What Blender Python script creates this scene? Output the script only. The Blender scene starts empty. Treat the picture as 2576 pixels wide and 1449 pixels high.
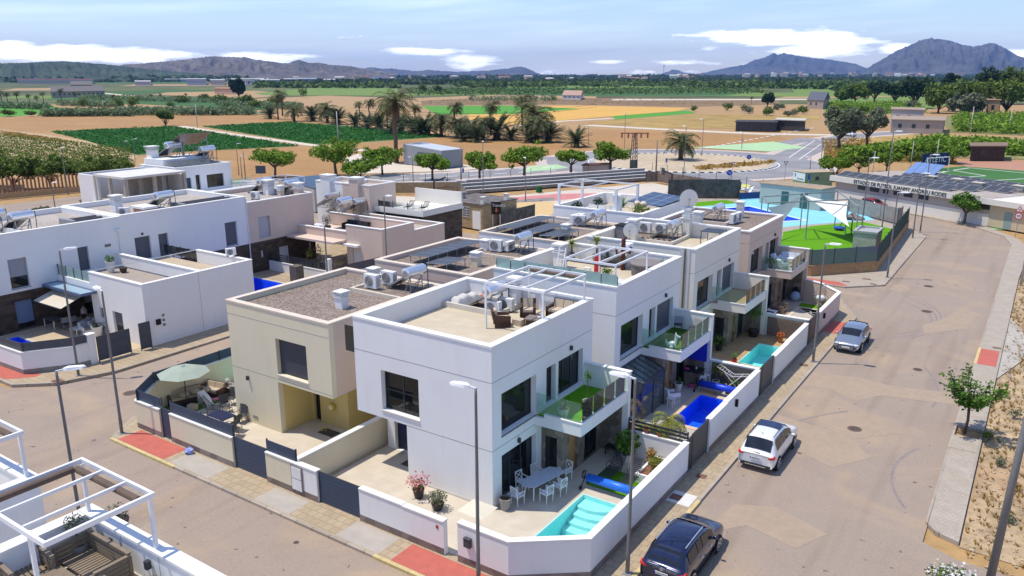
import bpy,math,random
from math import sin,cos,pi,radians,atan2,hypot
from mathutils import Vector,Matrix
from mathutils.geometry import tessellate_polygon
R = random.Random(7)
S = bpy.context.scene
COL = S.collection
# ---------------------------------------------------------------- camera
YAW,PIT,ROL,FV = radians(124.053),radians(15.125),radians(-0.1085),3115. * 2576 / 4032
_f = Vector((cos(PIT) * cos(YAW),cos(PIT) * sin(YAW),-sin(PIT)))
_r = _f.cross(Vector((0,0,1))).normalized()
_u = _r.cross(_f)
RR = cos(ROL) * _r + sin(ROL) * _u
UU = -sin(ROL) * _r + cos(ROL) * _u
CP = Vector((18.09,-25.23,18.5))
cam = bpy.data.cameras.new('camera')
camo = bpy.data.objects.new('camera',cam)
COL.objects.link(camo)
camo.matrix_world = Matrix(((RR.x,UU.x,-_f.x,CP.x),(RR.y,UU.y,-_f.y,CP.y),(RR.z,UU.z,-_f.z,CP.z),(0,0,0,1)))
cam.sensor_width = 36
cam.lens = 36 * FV / 2576
cam.clip_end = 60000
cam.clip_start = 0.3
S.camera = camo
# ---------------------------------------------------------------- world, sun, exposure
SUN_EL,SUN_AZ = radians(69.5),radians(210)          # direction towards the sun
w = bpy.data.worlds.new('World')
S.world = w
w.use_nodes = True
nt = w.node_tree
nt.nodes.clear()
def N(nt,t,**k):
 n = nt.nodes.new(t)
 for a,b in k.items():
  if a == 'ins':
   for i,v in b.items():
    if isinstance(v,bpy.types.NodeSocket): nt.links.new(v,n.inputs[i])
    else: n.inputs[i].default_value = v
  else: setattr(n,a,b)
 return n
def MA(nt,op,a,b=0.0,c=0.0,clamp=False):
 return N(nt,'ShaderNodeMath',operation=op,use_clamp=clamp,ins={0: a,1: b,2: c}).outputs[0]
def MIX(nt,f,a,b,mode='MIX'):
 n = N(nt,'ShaderNodeMix',data_type='RGBA',blend_type=mode)
 for i,v in ((0,f),(6,a),(7,b)):
  if isinstance(v,bpy.types.NodeSocket): nt.links.new(v,n.inputs[i])
  else: n.inputs[i].default_value = v if i == 0 else (*v[:3],1)
 return n.outputs[2]
sky = N(nt,'ShaderNodeTexSky',sky_type='NISHITA',sun_disc=False)
sky.sun_elevation = SUN_EL
sky.sun_rotation = pi / 2 - SUN_AZ
sky.altitude = 50
sky.air_density = 1.0
sky.dust_density = 0.3
sky.ozone_density = 2.5
tc = N(nt,'ShaderNodeTexCoord')
sep = N(nt,'ShaderNodeSeparateXYZ',ins={0: tc.outputs['Generated']})
az = MA(nt,'ARCTAN2',sep.outputs[1],sep.outputs[0])
el = sep.outputs[2]
tint = MIX(nt,1.0,sky.outputs[0],(0.90,0.94,1.14),'MULTIPLY')
hb = MA(nt,'EXPONENT',MA(nt,'MULTIPLY',MA(nt,'MAXIMUM',el,0.0),-16.0))
tint = MIX(nt,1.0,tint,MIX(nt,hb,(1,1,1),(1.18,1.10,1.08)),'MULTIPLY')
cv = N(nt,'ShaderNodeCombineXYZ',ins={0: MA(nt,'MULTIPLY',az,11.0),1: MA(nt,'MULTIPLY',el,60.0),2: 0.0})
n1 = N(nt,'ShaderNodeTexNoise',ins={0: cv.outputs[0],'Scale': 1.3,'Detail': 8.0,'Roughness': 0.6})
cv2 = N(nt,'ShaderNodeCombineXYZ',ins={0: MA(nt,'MULTIPLY',az,3.0),1: MA(nt,'MULTIPLY',MA(nt,'ADD',el,MA(nt,'MULTIPLY',az,0.05)),38.0),2: 3.0})
n2 = N(nt,'ShaderNodeTexNoise',ins={0: cv2.outputs[0],'Scale': 1.0,'Detail': 6.0,'Roughness': 0.55})
def azel(px,py):
 d = _f * FV + RR * (px - 1288) - UU * (py - 724.5)
 d.normalize()
 return atan2(d.y,d.x),d.z
acc = None
for px,py,sx,sy,a in ((110,130,240,20,1.0),(330,140,170,19,1.0),(690,147,130,15,.85),(1080,128,150,12,.8),(1190,150,90,20,.85),(1520,157,60,8,.6),
        (1950,98,190,24,1.0),(2060,122,130,24,1.0),(1760,158,120,10,.7),(2270,122,60,13,.9),(2560,140,60,16,.8),(880,92,120,7,.45),(530,178,240,14,.5),(1500,182,900,14,.35)):
 a0,e0 = azel(px,py)
 dx = MA(nt,'MULTIPLY',MA(nt,'SUBTRACT',az,a0),FV / sx)
 dy = MA(nt,'MULTIPLY',MA(nt,'SUBTRACT',el,e0),FV / sy)
 g = MA(nt,'MULTIPLY',MA(nt,'EXPONENT',MA(nt,'MULTIPLY',MA(nt,'ADD',MA(nt,'MULTIPLY',dx,dx),MA(nt,'MULTIPLY',dy,dy)),-0.9)),a)
 acc = g if acc is None else MA(nt,'MAXIMUM',acc,g)
cum = MA(nt,'MULTIPLY',MA(nt,'SUBTRACT',MA(nt,'ADD',acc,MA(nt,'MULTIPLY',MA(nt,'SUBTRACT',n1.outputs[0],0.5),1.9)),0.42),3.2,clamp=True)
cir = MA(nt,'MULTIPLY',MA(nt,'SUBTRACT',n2.outputs[0],0.47),2.2,clamp=True)
skyc = MIX(nt,MA(nt,'MULTIPLY',cir,0.40),tint,(11,12,14))
skyc = MIX(nt,MA(nt,'MULTIPLY',cum,0.85),skyc,(16.5,16.5,17))
bg = N(nt,'ShaderNodeBackground',ins={0: skyc,1: 0.122})
out = N(nt,'ShaderNodeOutputWorld')
nt.links.new(bg.outputs[0],out.inputs[0])
sun = bpy.data.lights.new('sun','SUN')
sun.energy = 3.15
sun.angle = radians(0.5)
sun.color = (1.0,0.93,0.81)
suno = bpy.data.objects.new('sun',sun)
COL.objects.link(suno)
suno.rotation_euler = Vector((cos(SUN_EL) * cos(SUN_AZ),cos(SUN_EL) * sin(SUN_AZ),sin(SUN_EL))).to_track_quat('Z','Y').to_euler()
S.view_settings.view_transform = 'Standard'
S.view_settings.look = 'None'
S.view_settings.exposure = 0.46
S.view_settings.gamma = 1.0
S.cycles.max_bounces = 8
S.cycles.transparent_max_bounces = 16
# ---------------------------------------------------------------- surveying helpers: photo sightline met with a real plane
def _ray(x,y):
 return _f * FV + RR * (x - 1288) - UU * (y - 724.5)
def G(x,y,z=0.0):
 d = _ray(x,y); t = (z - CP.z) / d.z; p = CP + d * t
 return p
def GX(x,y,X):
 d = _ray(x,y); t = (X - CP.x) / d.x; return CP + d * t
def GY(x,y,Y):
 d = _ray(x,y); t = (Y - CP.y) / d.y; return CP + d * t
def HZ(x,y,gx,gy):                        # height of the point over (gx,gy) seen at image row y
 def g(z):
  d = Vector((gx,gy,z)) - CP
  return 724.5 - FV * (d @ UU) / (d @ _f) - y
 a,b = 0.0,1.0
 for _ in range(40):
  if abs(g(b) - g(a)) < 1e-9: break
  a,b = b,b - g(b) * (b - a) / (g(b) - g(a))
 return b
def crop(K,x,y):
 return ((K[0] + x / K[2]) * 2576 / 4032,(K[1] + y / K[2]) * 2576 / 4032)
KC = (900,650,2.576); KA = (1900,750,2.415); KB = (2700,900,2.8986); K16 = (0,550,2.07); K14 = (3200,550,2.898)
K15 = (2500,450,2.862); K12 = (3200,1000,2.0697); K10 = (0,1100,2.576); K5 = (2400,1200,2.415); K18 = (2300,550,3.22); K17 = (1700,700,4.293); K19 = (3000,580,3.68)
# ---------------------------------------------------------------- materials
MATS = {}
def mat(name,col,rough=0.85,var=0.06,scale=2.0,big=0.0,bump=0.0,bscale=40.0,metal=0.0,spec=0.3,build=None):
 if name in MATS: return MATS[name]
 m = bpy.data.materials.new(name); m.use_nodes = True
 t = m.node_tree; p = t.nodes['Principled BSDF']
 co = N(t,'ShaderNodeTexCoord').outputs['Object']
 p.inputs['Roughness'].default_value = rough
 p.inputs['Metallic'].default_value = metal
 p.inputs['Specular IOR Level'].default_value = spec
 lo = tuple(c * (1 - var) for c in col); hi = tuple(min(1,c * (1 + var)) for c in col)
 no = N(t,'ShaderNodeTexNoise',ins={0: co,'Scale': scale,'Detail': 5.0,'Roughness': 0.6})
 c = MIX(t,MA(t,'MULTIPLY',MA(t,'SUBTRACT',no.outputs[0],0.3),2.5,clamp=True),lo,hi)
 if big:
  nb = N(t,'ShaderNodeTexNoise',ins={0: co,'Scale': scale * 0.13,'Detail': 3.0})
  c = MIX(t,MA(t,'MULTIPLY',MA(t,'SUBTRACT',nb.outputs[0],0.4),3.0,clamp=True),MIX(t,1.0,c,(1 - big,) * 3,'MULTIPLY'),c)
 if build: c = build(t,co,c,p) or c
 t.links.new(c,p.inputs['Base Color'])
 if bump:
  nb = N(t,'ShaderNodeTexNoise',ins={0: co,'Scale': bscale,'Detail': 3.0})
  bn = N(t,'ShaderNodeBump',ins={'Strength': bump,'Distance': 0.02,'Height': nb.outputs[0]})
  t.links.new(bn.outputs[0],p.inputs['Normal'])
 MATS[name] = m
 return m
def streaks(amount,col=(0.62,0.58,0.52)):
 def f(t,co,c,p):        # faint vertical rain streaks and dust on render
  mp = N(t,'ShaderNodeMapping',ins={0: co,3: (1.3,1.3,0.16)})
  a = N(t,'ShaderNodeTexNoise',ins={0: mp.outputs[0],'Scale': 2.2,'Detail': 6.0,'Roughness': 0.65})
  return MIX(t,MA(t,'MULTIPLY',MA(t,'SUBTRACT',a.outputs[0],0.52),4.0 * amount,clamp=True),c,col,'MULTIPLY')
 return f
def voro(name,cols,scale,rough=0.9,bump=0.5,var=1.0,rnd=1.0):
 if name in MATS: return MATS[name]
 m = bpy.data.materials.new(name); m.use_nodes = True
 t = m.node_tree; p = t.nodes['Principled BSDF']
 co = N(t,'ShaderNodeTexCoord').outputs['Object']
 v = N(t,'ShaderNodeTexVoronoi',ins={0: co,'Scale': scale,'Randomness': rnd})
 r = N(t,'ShaderNodeValToRGB',ins={0: N(t,'ShaderNodeSeparateColor',ins={0: v.outputs['Color']}).outputs[0]})
 e = r.color_ramp.elements
 e[0].color = (*cols[0],1); e[1].color = (*cols[-1],1)
 for i,c in enumerate(cols[1:-1]):
  x = e.new((i + 1) / (len(cols) - 1)); x.color = (*c,1)
 nb = N(t,'ShaderNodeTexNoise',ins={0: co,'Scale': 0.35,'Detail': 4.0})
 c = MIX(t,MA(t,'MULTIPLY',MA(t,'SUBTRACT',nb.outputs[0],0.42),3.5,clamp=True),MIX(t,1.0,r.outputs[0],(0.84,0.82,0.80),'MULTIPLY'),r.outputs[0])
 t.links.new(c,p.inputs['Base Color'])
 p.inputs['Roughness'].default_value = rough
 bn = N(t,'ShaderNodeBump',ins={'Strength': bump,'Distance': 0.03,'Height': v.outputs['Distance']})
 t.links.new(bn.outputs[0],p.inputs['Normal'])
 MATS[name] = m
 return m
def tiles(name,col,mortar,w_,h_,gap=0.02,var=0.08,rough=0.7,rot=0.0,plane='XY',bump=0.15,offset=0.5):
 if name in MATS: return MATS[name]
 m = bpy.data.materials.new(name); m.use_nodes = True
 t = m.node_tree; p = t.nodes['Principled BSDF']
 co = N(t,'ShaderNodeTexCoord').outputs['Object']
 if plane != 'XY':
  s = N(t,'ShaderNodeSeparateXYZ',ins={0: co})
  co = N(t,'ShaderNodeCombineXYZ',ins={0: MA(t,'ADD',s.outputs[0],s.outputs[1]),1: s.outputs[2],2: 0.0}).outputs[0]
 mp = N(t,'ShaderNodeMapping',ins={0: co,2: (0,0,rot)})
 b = N(t,'ShaderNodeTexBrick',offset=offset,ins={0: mp.outputs[0],'Color1': (*[c * (1 - var) for c in col],1),'Color2': (*[min(1,c * (1 + var)) for c in col],1),
    'Mortar': (*mortar,1),'Scale': 1.0,'Mortar Size': gap,'Mortar Smooth': 0.1,'Bias': 0.0,'Brick Width': w_,'Row Height': h_})
 no = N(t,'ShaderNodeTexNoise',ins={0: co,'Scale': 1.1,'Detail': 6.0})
 c = MIX(t,MA(t,'MULTIPLY',MA(t,'SUBTRACT',no.outputs[0],0.45),2.6,clamp=True),MIX(t,1.0,b.outputs[0],(0.86,0.83,0.79),'MULTIPLY'),b.outputs[0])
 t.links.new(c,p.inputs['Base Color'])
 p.inputs['Roughness'].default_value = rough
 p.inputs['Specular IOR Level'].default_value = 0.3
 if bump:
  bn = N(t,'ShaderNodeBump',invert=True,ins={'Strength': bump,'Distance': 0.01,'Height': b.outputs[1]})
  t.links.new(bn.outputs[0],p.inputs['Normal'])
 MATS[name] = m
 return m
def glassmat(name,tint,rough=0.02,alpha=0.2,fac=0.12):
 if name in MATS: return MATS[name]
 m = bpy.data.materials.new(name); m.use_nodes = True
 t = m.node_tree; t.nodes.clear()
 o = N(t,'ShaderNodeOutputMaterial')
 tr = N(t,'ShaderNodeBsdfTransparent',ins={0: (*tint,1)})
 gl = N(t,'ShaderNodeBsdfGlossy',ins={0: (1,1,1,1),'Roughness': rough})
 df = N(t,'ShaderNodeBsdfDiffuse',ins={0: (*[min(1,c * .8) for c in tint],1)})
 fr = N(t,'ShaderNodeFresnel',ins={0: 1.45})
 a = N(t,'ShaderNodeMixShader',ins={0: alpha,1: tr.outputs[0],2: df.outputs[0]})
 b = N(t,'ShaderNodeMixShader',ins={0: fr.outputs[0],1: a.outputs[0],2: gl.outputs[0]})
 t.links.new(b.outputs[0],o.inputs[0])
 MATS[name] = m
 return m
def watermat(name,tint,ripple=1.0):
 if name in MATS: return MATS[name]
 m = bpy.data.materials.new(name); m.use_nodes = True
 t = m.node_tree; t.nodes.clear()
 o = N(t,'ShaderNodeOutputMaterial')
 co = N(t,'ShaderNodeTexCoord').outputs['Object']
 no = N(t,'ShaderNodeTexNoise',ins={0: co,'Scale': 4.5 / ripple,'Detail': 3.0,'Distortion': 0.6})
 bn = N(t,'ShaderNodeBump',ins={'Strength': 0.35,'Distance': 0.05,'Height': no.outputs[0]})
 tr = N(t,'ShaderNodeBsdfTransparent',ins={0: (*tint,1)})
 gl = N(t,'ShaderNodeBsdfGlossy',ins={0: (1,1,1,1),'Roughness': 0.03})
 t.links.new(bn.outputs[0],gl.inputs['Normal'])
 fr = N(t,'ShaderNodeFresnel',ins={0: 1.33})
 t.links.new(bn.outputs[0],fr.inputs['Normal'])
 b = N(t,'ShaderNodeMixShader',ins={0: MA(t,'MULTIPLY',fr.outputs[0],0.4),1: tr.outputs[0],2: gl.outputs[0]})
 t.links.new(b.outputs[0],o.inputs[0])
 MATS[name] = m
 return m
def leafmat(name,c1,c2):
 if name in MATS: return MATS[name]
 m = bpy.data.materials.new(name); m.use_nodes = True
 t = m.node_tree; p = t.nodes['Principled BSDF']
 g = N(t,'ShaderNodeNewGeometry')
 c = MIX(t,g.outputs['Random Per Island'],c1,c2)
 t.links.new(c,p.inputs['Base Color'])
 p.inputs['Roughness'].default_value = 0.65
 p.inputs['Specular IOR Level'].default_value = 0.25
 p.inputs['Transmission Weight'].default_value = 0.0
 tl = N(t,'ShaderNodeBsdfTranslucent',ins={0: c})
 mx = N(t,'ShaderNodeMixShader',ins={0: 0.28,1: p.outputs[0],2: tl.outputs[0]})
 t.links.new(mx.outputs[0],t.nodes['Material Output'].inputs[0])
 MATS[name] = m
 return m
WHITE = mat('white render',(0.80,0.795,0.775),var=0.02,scale=0.6,bump=0.06,bscale=70,build=streaks(0.13))
WHITEB = mat('warm white render',(0.76,0.73,0.65),var=0.02,scale=0.6,bump=0.05,bscale=90,build=streaks(0.05))
CREAM = mat('cream render',(0.72,0.65,0.47),var=0.02,scale=0.6,bump=0.05,bscale=90,build=streaks(0.12))
YELL = mat('yellow ochre render',(0.62,0.50,0.20),var=0.03,scale=0.8,bump=0.05,bscale=90)
PINKR = mat('pinkish beige render',(0.64,0.51,0.42),var=0.03,scale=0.6,bump=0.05,bscale=90,build=streaks(0.15))
GREYR = mat('pale grey render',(0.60,0.60,0.57),var=0.02,scale=0.6,bump=0.05,bscale=90,build=streaks(0.08))
COPE = mat('white coping stone',(0.80,0.79,0.75),rough=0.7,var=0.04,scale=3)
COPEB = mat('sandy coping stone',(0.66,0.57,0.46),rough=0.75,var=0.10,scale=4)
JOINT = mat('shadow joint',(0.25,0.25,0.26),var=0.05)
DARKM = mat('anthracite metal',(0.035,0.04,0.05),rough=0.45,var=0.1,spec=0.5)
NAVY = mat('slate blue slat panel',(0.030,0.055,0.105),rough=0.45,var=0.12,scale=6,spec=0.4)
GREYM = mat('galvanised metal',(0.34,0.35,0.35),rough=0.45,var=0.08,metal=0.4,scale=5)
WHM = mat('white painted metal',(0.80,0.80,0.79),rough=0.4,var=0.02)
PLW = mat('white plastic',(0.75,0.75,0.73),rough=0.5,var=0.03)
BLACK = mat('black rubber',(0.015,0.015,0.016),rough=0.8,var=0.1)
_GW = 1
SHUT = mat('roller shutter',(0.115,0.125,0.15),rough=0.5,var=0.05,build=lambda t,co,c,p: MIX(t,MA(t,'MULTIPLY',MA(t,'ADD',MA(t,'SINE',MA(t,'MULTIPLY',N(t,'ShaderNodeSeparateXYZ',ins={0: co}).outputs[2],110.0)),1.0),0.25),c,(0.06,0.065,0.08)))
SHUTG = mat('grey roller blind',(0.30,0.31,0.34),rough=0.6,var=0.04)
RAIL = glassmat('balcony glass',(0.84,0.96,0.91),alpha=0.05)
GLASSW = glassmat('window glass',(0.42,0.47,0.45),alpha=0.03)
FROST = glassmat('frosted green glass',(0.55,0.75,0.70),rough=0.3,alpha=0.62)
CLEAR = glassmat('clear acrylic',(0.92,0.95,0.95),alpha=0.06)
GRAVEL = voro('roof gravel',[(0.14,0.10,0.075),(0.22,0.165,0.13),(0.29,0.23,0.185),(0.40,0.34,0.28)],14,bump=0.9)
GRAVP = voro('pale roof gravel',[(0.32,0.27,0.22),(0.45,0.40,0.35),(0.58,0.53,0.47)],14,bump=0.8)
STONE = voro('brown stone cladding',[(0.15,0.12,0.09),(0.26,0.22,0.17),(0.20,0.16,0.12),(0.36,0.31,0.25)],2.6,bump=0.35)
STONED = tiles('dark slate cladding',(0.085,0.062,0.045),(0.05,0.04,0.03),0.6,0.3,gap=0.008,var=0.35,plane='V')
PLINTH = voro('mottled stone plinth',[(0.20,0.15,0.13),(0.30,0.24,0.21),(0.25,0.20,0.17)],2.0,bump=0.15)
DECK = tiles('pale patio tile',(0.62,0.56,0.46),(0.54,0.51,0.43),1.2,0.6,gap=0.006,var=0.025,bump=0.04)
DECKG = tiles('grey patio tile',(0.52,0.49,0.45),(0.40,0.37,0.33),0.6,0.6,gap=0.006,var=0.03,bump=0.04)
TERR = tiles('cream terrace tile',(0.60,0.53,0.40),(0.54,0.47,0.36),0.45,0.45,gap=0.004,var=0.02,bump=0.03)
WOOD = tiles('timber decking',(0.52,0.36,0.19),(0.24,0.15,0.08),1.8,0.14,gap=0.008,var=0.12,rot=0.0)
WOODC = tiles('concrete block paving',(0.50,0.44,0.36),(0.30,0.26,0.20),0.4,0.4,gap=0.012,var=0.07,bump=0.1)
TURF = mat('artificial turf',(0.11,0.30,0.012),rough=0.95,var=0.25,scale=12,bump=0.5,bscale=150,spec=0.05)
TURFD = mat('olive artificial turf',(0.085,0.17,0.02),rough=0.95,var=0.3,scale=12,bump=0.5,bscale=150,spec=0.05)
STEEL = mat('stainless tank',(0.78,0.79,0.80),rough=0.22,var=0.03,metal=0.75,spec=0.5)
PANEL = tiles('solar cells',(0.018,0.022,0.035),(0.55,0.56,0.58),1.65,1.0,gap=0.018,var=0.2,rough=0.12,bump=0,offset=0)
PANELN = tiles('navy solar cells',(0.02,0.03,0.07),(0.50,0.52,0.55),1.05,1.7,gap=0.02,var=0.2,rough=0.15,bump=0,offset=0)
COLL = mat('dark solar collector',(0.05,0.045,0.04),rough=0.25,var=0.3,spec=0.5)
TERRA = mat('terracotta',(0.42,0.14,0.06),var=0.15)
RATTAN = mat('brown rattan',(0.085,0.045,0.032),rough=0.7,var=0.3,scale=40,bump=0.6,bscale=120)
CUSH = mat('beige cushion',(0.50,0.41,0.30),rough=0.95,var=0.06,scale=8,bump=0.3,bscale=12)
SOIL = mat('potting soil',(0.09,0.055,0.035),var=0.3,scale=20)
BARK = mat('grey brown bark',(0.15,0.11,0.08),var=0.3,scale=9,bump=0.8,bscale=25)
BARKD = mat('palm trunk bark',(0.13,0.09,0.06),var=0.4,scale=7,bump=1.0,bscale=12)
CONC = mat('raw concrete',(0.46,0.42,0.36),var=0.12,scale=2,big=0.12,bump=0.15)
CONCD = mat('weathered concrete',(0.30,0.28,0.25),var=0.2,scale=2,big=0.2,bump=0.2)
SANDB = tiles('sandstone block',(0.42,0.33,0.19),(0.30,0.23,0.13),0.5,0.22,gap=0.015,var=0.15,plane='V')
SANDR = tiles('orange brown block',(0.42,0.26,0.13),(0.30,0.19,0.10),0.5,0.22,gap=0.012,var=0.12,plane='V')
GREYB = tiles('grey concrete block',(0.50,0.50,0.48),(0.30,0.30,0.29),0.45,0.22,gap=0.02,var=0.1,plane='V')
LEAF1 = leafmat('mulberry leaf',(0.03,0.085,0.008),(0.14,0.27,0.025))
LEAF2 = leafmat('bright tree leaf',(0.06,0.14,0.010),(0.26,0.40,0.03))
LEAF3 = leafmat('dark conifer leaf',(0.012,0.035,0.012),(0.045,0.09,0.03))
LEAF4 = leafmat('olive green leaf',(0.07,0.09,0.045),(0.25,0.27,0.16))
LEAF5 = leafmat('grove leaf',(0.04,0.08,0.008),(0.18,0.25,0.03))
LEAFP = leafmat('date palm frond',(0.03,0.045,0.012),(0.21,0.22,0.08))
LEAFPY = leafmat('golden palm frond',(0.13,0.16,0.02),(0.34,0.34,0.07))
LEAFG = leafmat('fresh pot plant leaf',(0.04,0.12,0.01),(0.17,0.30,0.04))
LEAFC = leafmat('crop leaf',(0.015,0.09,0.012),(0.05,0.22,0.03))
LEAFD = leafmat('dead palm frond',(0.10,0.07,0.035),(0.24,0.17,0.09))
REED = leafmat('reed blade',(0.08,0.13,0.05),(0.22,0.28,0.13))
DRY = leafmat('dry weed',(0.26,0.15,0.03),(0.48,0.32,0.09))
FLOWER = leafmat('pink flower',(0.55,0.10,0.16),(0.75,0.25,0.32))
WFLOW = leafmat('white flower',(0.70,0.68,0.60),(0.85,0.83,0.78))
# ---------------------------------------------------------------- mesh builder
def rings(n,r0,r1=None,a0=0.0):
 return [(cos(a0 + 2 * pi * i / n),sin(a0 + 2 * pi * i / n)) for i in range(n)]
class B:
 def __init__(s):
  s.v = []; s.f = []; s.m = []; s.k = 0; s.T = None
 def add(s,vs,fs):
  o = len(s.v)
  if s.T is not None: vs = [tuple(s.T @ Vector(p)) for p in vs]
  s.v += [tuple(p) for p in vs]
  s.f += [tuple(i + o for i in f) for f in fs]
  s.m += [s.k] * len(fs)
  return s
 def box(s,x0,y0,z0,x1,y1,z1):
  v = [(x,y,z) for z in (z0,z1) for y in (y0,y1) for x in (x0,x1)]
  return s.add(v,[(0,2,3,1),(4,5,7,6),(0,1,5,4),(2,6,7,3),(0,4,6,2),(1,3,7,5)])
 def cbox(s,cx,cy,z0,wx,wy,h,rz=0.0,tx=0.0):
  T = s.T; M_ = Matrix.Translation((cx,cy,z0)) @ Matrix.Rotation(rz,4,'Z') @ Matrix.Rotation(tx,4,'X')
  s.T = M_ if T is None else T @ M_
  s.box(-wx / 2,-wy / 2,0,wx / 2,wy / 2,h); s.T = T
  return s
 def bar(s,p,q,w_,h=None):
  p,q = Vector(p),Vector(q); h = h or w_
  d = (q - p).normalized(); a = d.cross(Vector((0,0,1)))
  if a.length < 1e-3: a = Vector((1,0,0))
  a.normalize(); b = a.cross(d)
  a *= w_ / 2; b *= h / 2
  v = [c + i * a + j * b for c in (p,q) for i,j in ((-1,-1),(1,-1),(1,1),(-1,1))]
  return s.add(v,[(0,1,2,3),(7,6,5,4),(0,4,5,1),(1,5,6,2),(2,6,7,3),(3,7,4,0)])
 def tube(s,pts,rad,n=8):
  pts = [Vector(p) for p in pts]
  if not hasattr(rad,'__len__'): rad = [rad] * len(pts)
  v = []; a = None
  for i,p in enumerate(pts):
   d = (pts[min(i + 1,len(pts) - 1)] - pts[max(i - 1,0)]).normalized()
   if a is None:
    a = d.cross(Vector((0,0,1)))
    if a.length < 1e-3: a = Vector((1,0,0))
   a = (a - d * a.dot(d)).normalized(); b = d.cross(a)
   v += [p + rad[i] * (a * c + b * e) for c,e in rings(n,1)]
  f = []
  for i in range(len(pts) - 1):
   for j in range(n):
    f.append((i * n + j,i * n + (j + 1) % n,(i + 1) * n + (j + 1) % n,(i + 1) * n + j))
  f += [tuple(range(n - 1,-1,-1)),tuple((len(pts) - 1) * n + j for j in range(n))]
  return s.add(v,f)
 def cyl(s,x,y,z0,z1,r0,r1=None,n=14):
  r1 = r0 if r1 is None else r1
  v = [(x + r0 * c,y + r0 * e,z0) for c,e in rings(n,1)] + [(x + r1 * c,y + r1 * e,z1) for c,e in rings(n,1)]
  f = [(j,(j + 1) % n,n + (j + 1) % n,n + j) for j in range(n)] + [tuple(range(n - 1,-1,-1)),tuple(range(n,2 * n))]
  return s.add(v,f)
 def sph(s,c,rx,ry=None,rz=None,n=12,m=7,jit=0.0):
  ry = ry or rx; rz = rz or rx
  v = []; f = []
  for i in range(m + 1):
   a = -pi / 2 + pi * i / m
   for j in range(n):
    b = 2 * pi * j / n; k = 1 + R.uniform(-jit,jit)
    v.append((c[0] + rx * k * cos(a) * cos(b),c[1] + ry * k * cos(a) * sin(b),c[2] + rz * k * sin(a)))
  for i in range(m):
   for j in range(n):
    f.append((i * n + j,i * n + (j + 1) % n,(i + 1) * n + (j + 1) % n,(i + 1) * n + j))
  return s.add(v,f)
 def lathe(s,x,y,prof,n=16):
  v = [(x + r * c,y + r * e,z) for r,z in prof for c,e in rings(n,1)]
  f = [(i * n + j,i * n + (j + 1) % n,(i + 1) * n + (j + 1) % n,(i + 1) * n + j) for i in range(len(prof) - 1) for j in range(n)]
  f += [tuple(range(n - 1,-1,-1)),tuple((len(prof) - 1) * n + j for j in range(n))]
  return s.add(v,f)
 def sheet(s,poly,z,holes=()):
  loops = [[Vector((p[0],p[1],0)) for p in poly]] + [[Vector((p[0],p[1],0)) for p in h] for h in holes]
  vs = [(p.x,p.y,z) for l in loops for p in l]
  fs = []
  for t in tessellate_polygon(loops):
   a,b,c = [Vector(vs[i]) for i in t]
   fs.append(t if (b - a).cross(c - a).z > 0 else (t[0],t[2],t[1]))
  return s.add(vs,fs)
 def prism(s,poly,z0,z1,holes=(),bottom=False):
  s.sheet(poly,z1,holes)
  if bottom:
   s.sheet(poly,z0,holes)
  for l in [poly] + list(holes):
   n = len(l)
   s.add([(p[0],p[1],z0) for p in l] + [(p[0],p[1],z1) for p in l],[(i,(i + 1) % n,n + (i + 1) % n,n + i) for i in range(n)])
  return s
 def ring(s,outer,inner,z0,z1):
  n = len(outer)
  v = [(p[0],p[1],z) for l in (outer,inner) for z in (z0,z1) for p in l]
  f = []
  for i in range(n):
   j = (i + 1) % n
   f += [(n + i,n + j,3 * n + j,3 * n + i),(i,j,n + j,n + i),(2 * n + j,2 * n + i,3 * n + i,3 * n + j),(j,i,2 * n + i,2 * n + j)]
  return s.add(v,f)
 def rring(s,x0,y0,x1,y1,w_,z0,z1):
  return s.ring([(x0,y0),(x1,y0),(x1,y1),(x0,y1)],[(x0 + w_,y0 + w_),(x1 - w_,y0 + w_),(x1 - w_,y1 - w_),(x0 + w_,y1 - w_)],z0,z1)
 def wall(s,o,u,L,z0,z1,th,holes=()):
  """upright wall from o along unit (ux,uy); outer face on its right-hand side, thickness to the left; holes (s0,z0,s1,z1)"""
  ux,uy = u; nx,ny = -uy,ux
  ss = sorted({0,L,*[h[0] for h in holes],*[h[2] for h in holes]}); zs = sorted({z0,z1,*[h[1] for h in holes],*[h[3] for h in holes]})
  ss = [a for a in ss if -1e-6 <= a <= L + 1e-6]; zs = [a for a in zs if z0 - 1e-6 <= a <= z1 + 1e-6]
  P = lambda a,d,z: (o[0] + ux * a + nx * d,o[1] + uy * a + ny * d,z)
  def solid(i,j):
   if i < 0 or j < 0 or i >= len(ss) - 1 or j >= len(zs) - 1: return False
   c,e = (ss[i] + ss[i + 1]) / 2,(zs[j] + zs[j + 1]) / 2
   return not any(h[0] < c < h[2] and h[1] < e < h[3] for h in holes)
  for i in range(len(ss) - 1):
   for j in range(len(zs) - 1):
    if not solid(i,j): continue
    a,b,c,d = ss[i],ss[i + 1],zs[j],zs[j + 1]
    s.add([P(a,0,c),P(b,0,c),P(b,0,d),P(a,0,d)],[(0,1,2,3)])
    s.add([P(b,th,c),P(a,th,c),P(a,th,d),P(b,th,d)],[(0,1,2,3)])
    if not solid(i - 1,j): s.add([P(a,th,c),P(a,0,c),P(a,0,d),P(a,th,d)],[(0,1,2,3)])
    if not solid(i + 1,j): s.add([P(b,0,c),P(b,th,c),P(b,th,d),P(b,0,d)],[(0,1,2,3)])
    if not solid(i,j - 1): s.add([P(a,th,c),P(b,th,c),P(b,0,c),P(a,0,c)],[(0,1,2,3)])
    if not solid(i,j + 1): s.add([P(a,0,d),P(b,0,d),P(b,th,d),P(a,th,d)],[(0,1,2,3)])
  return s
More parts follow.
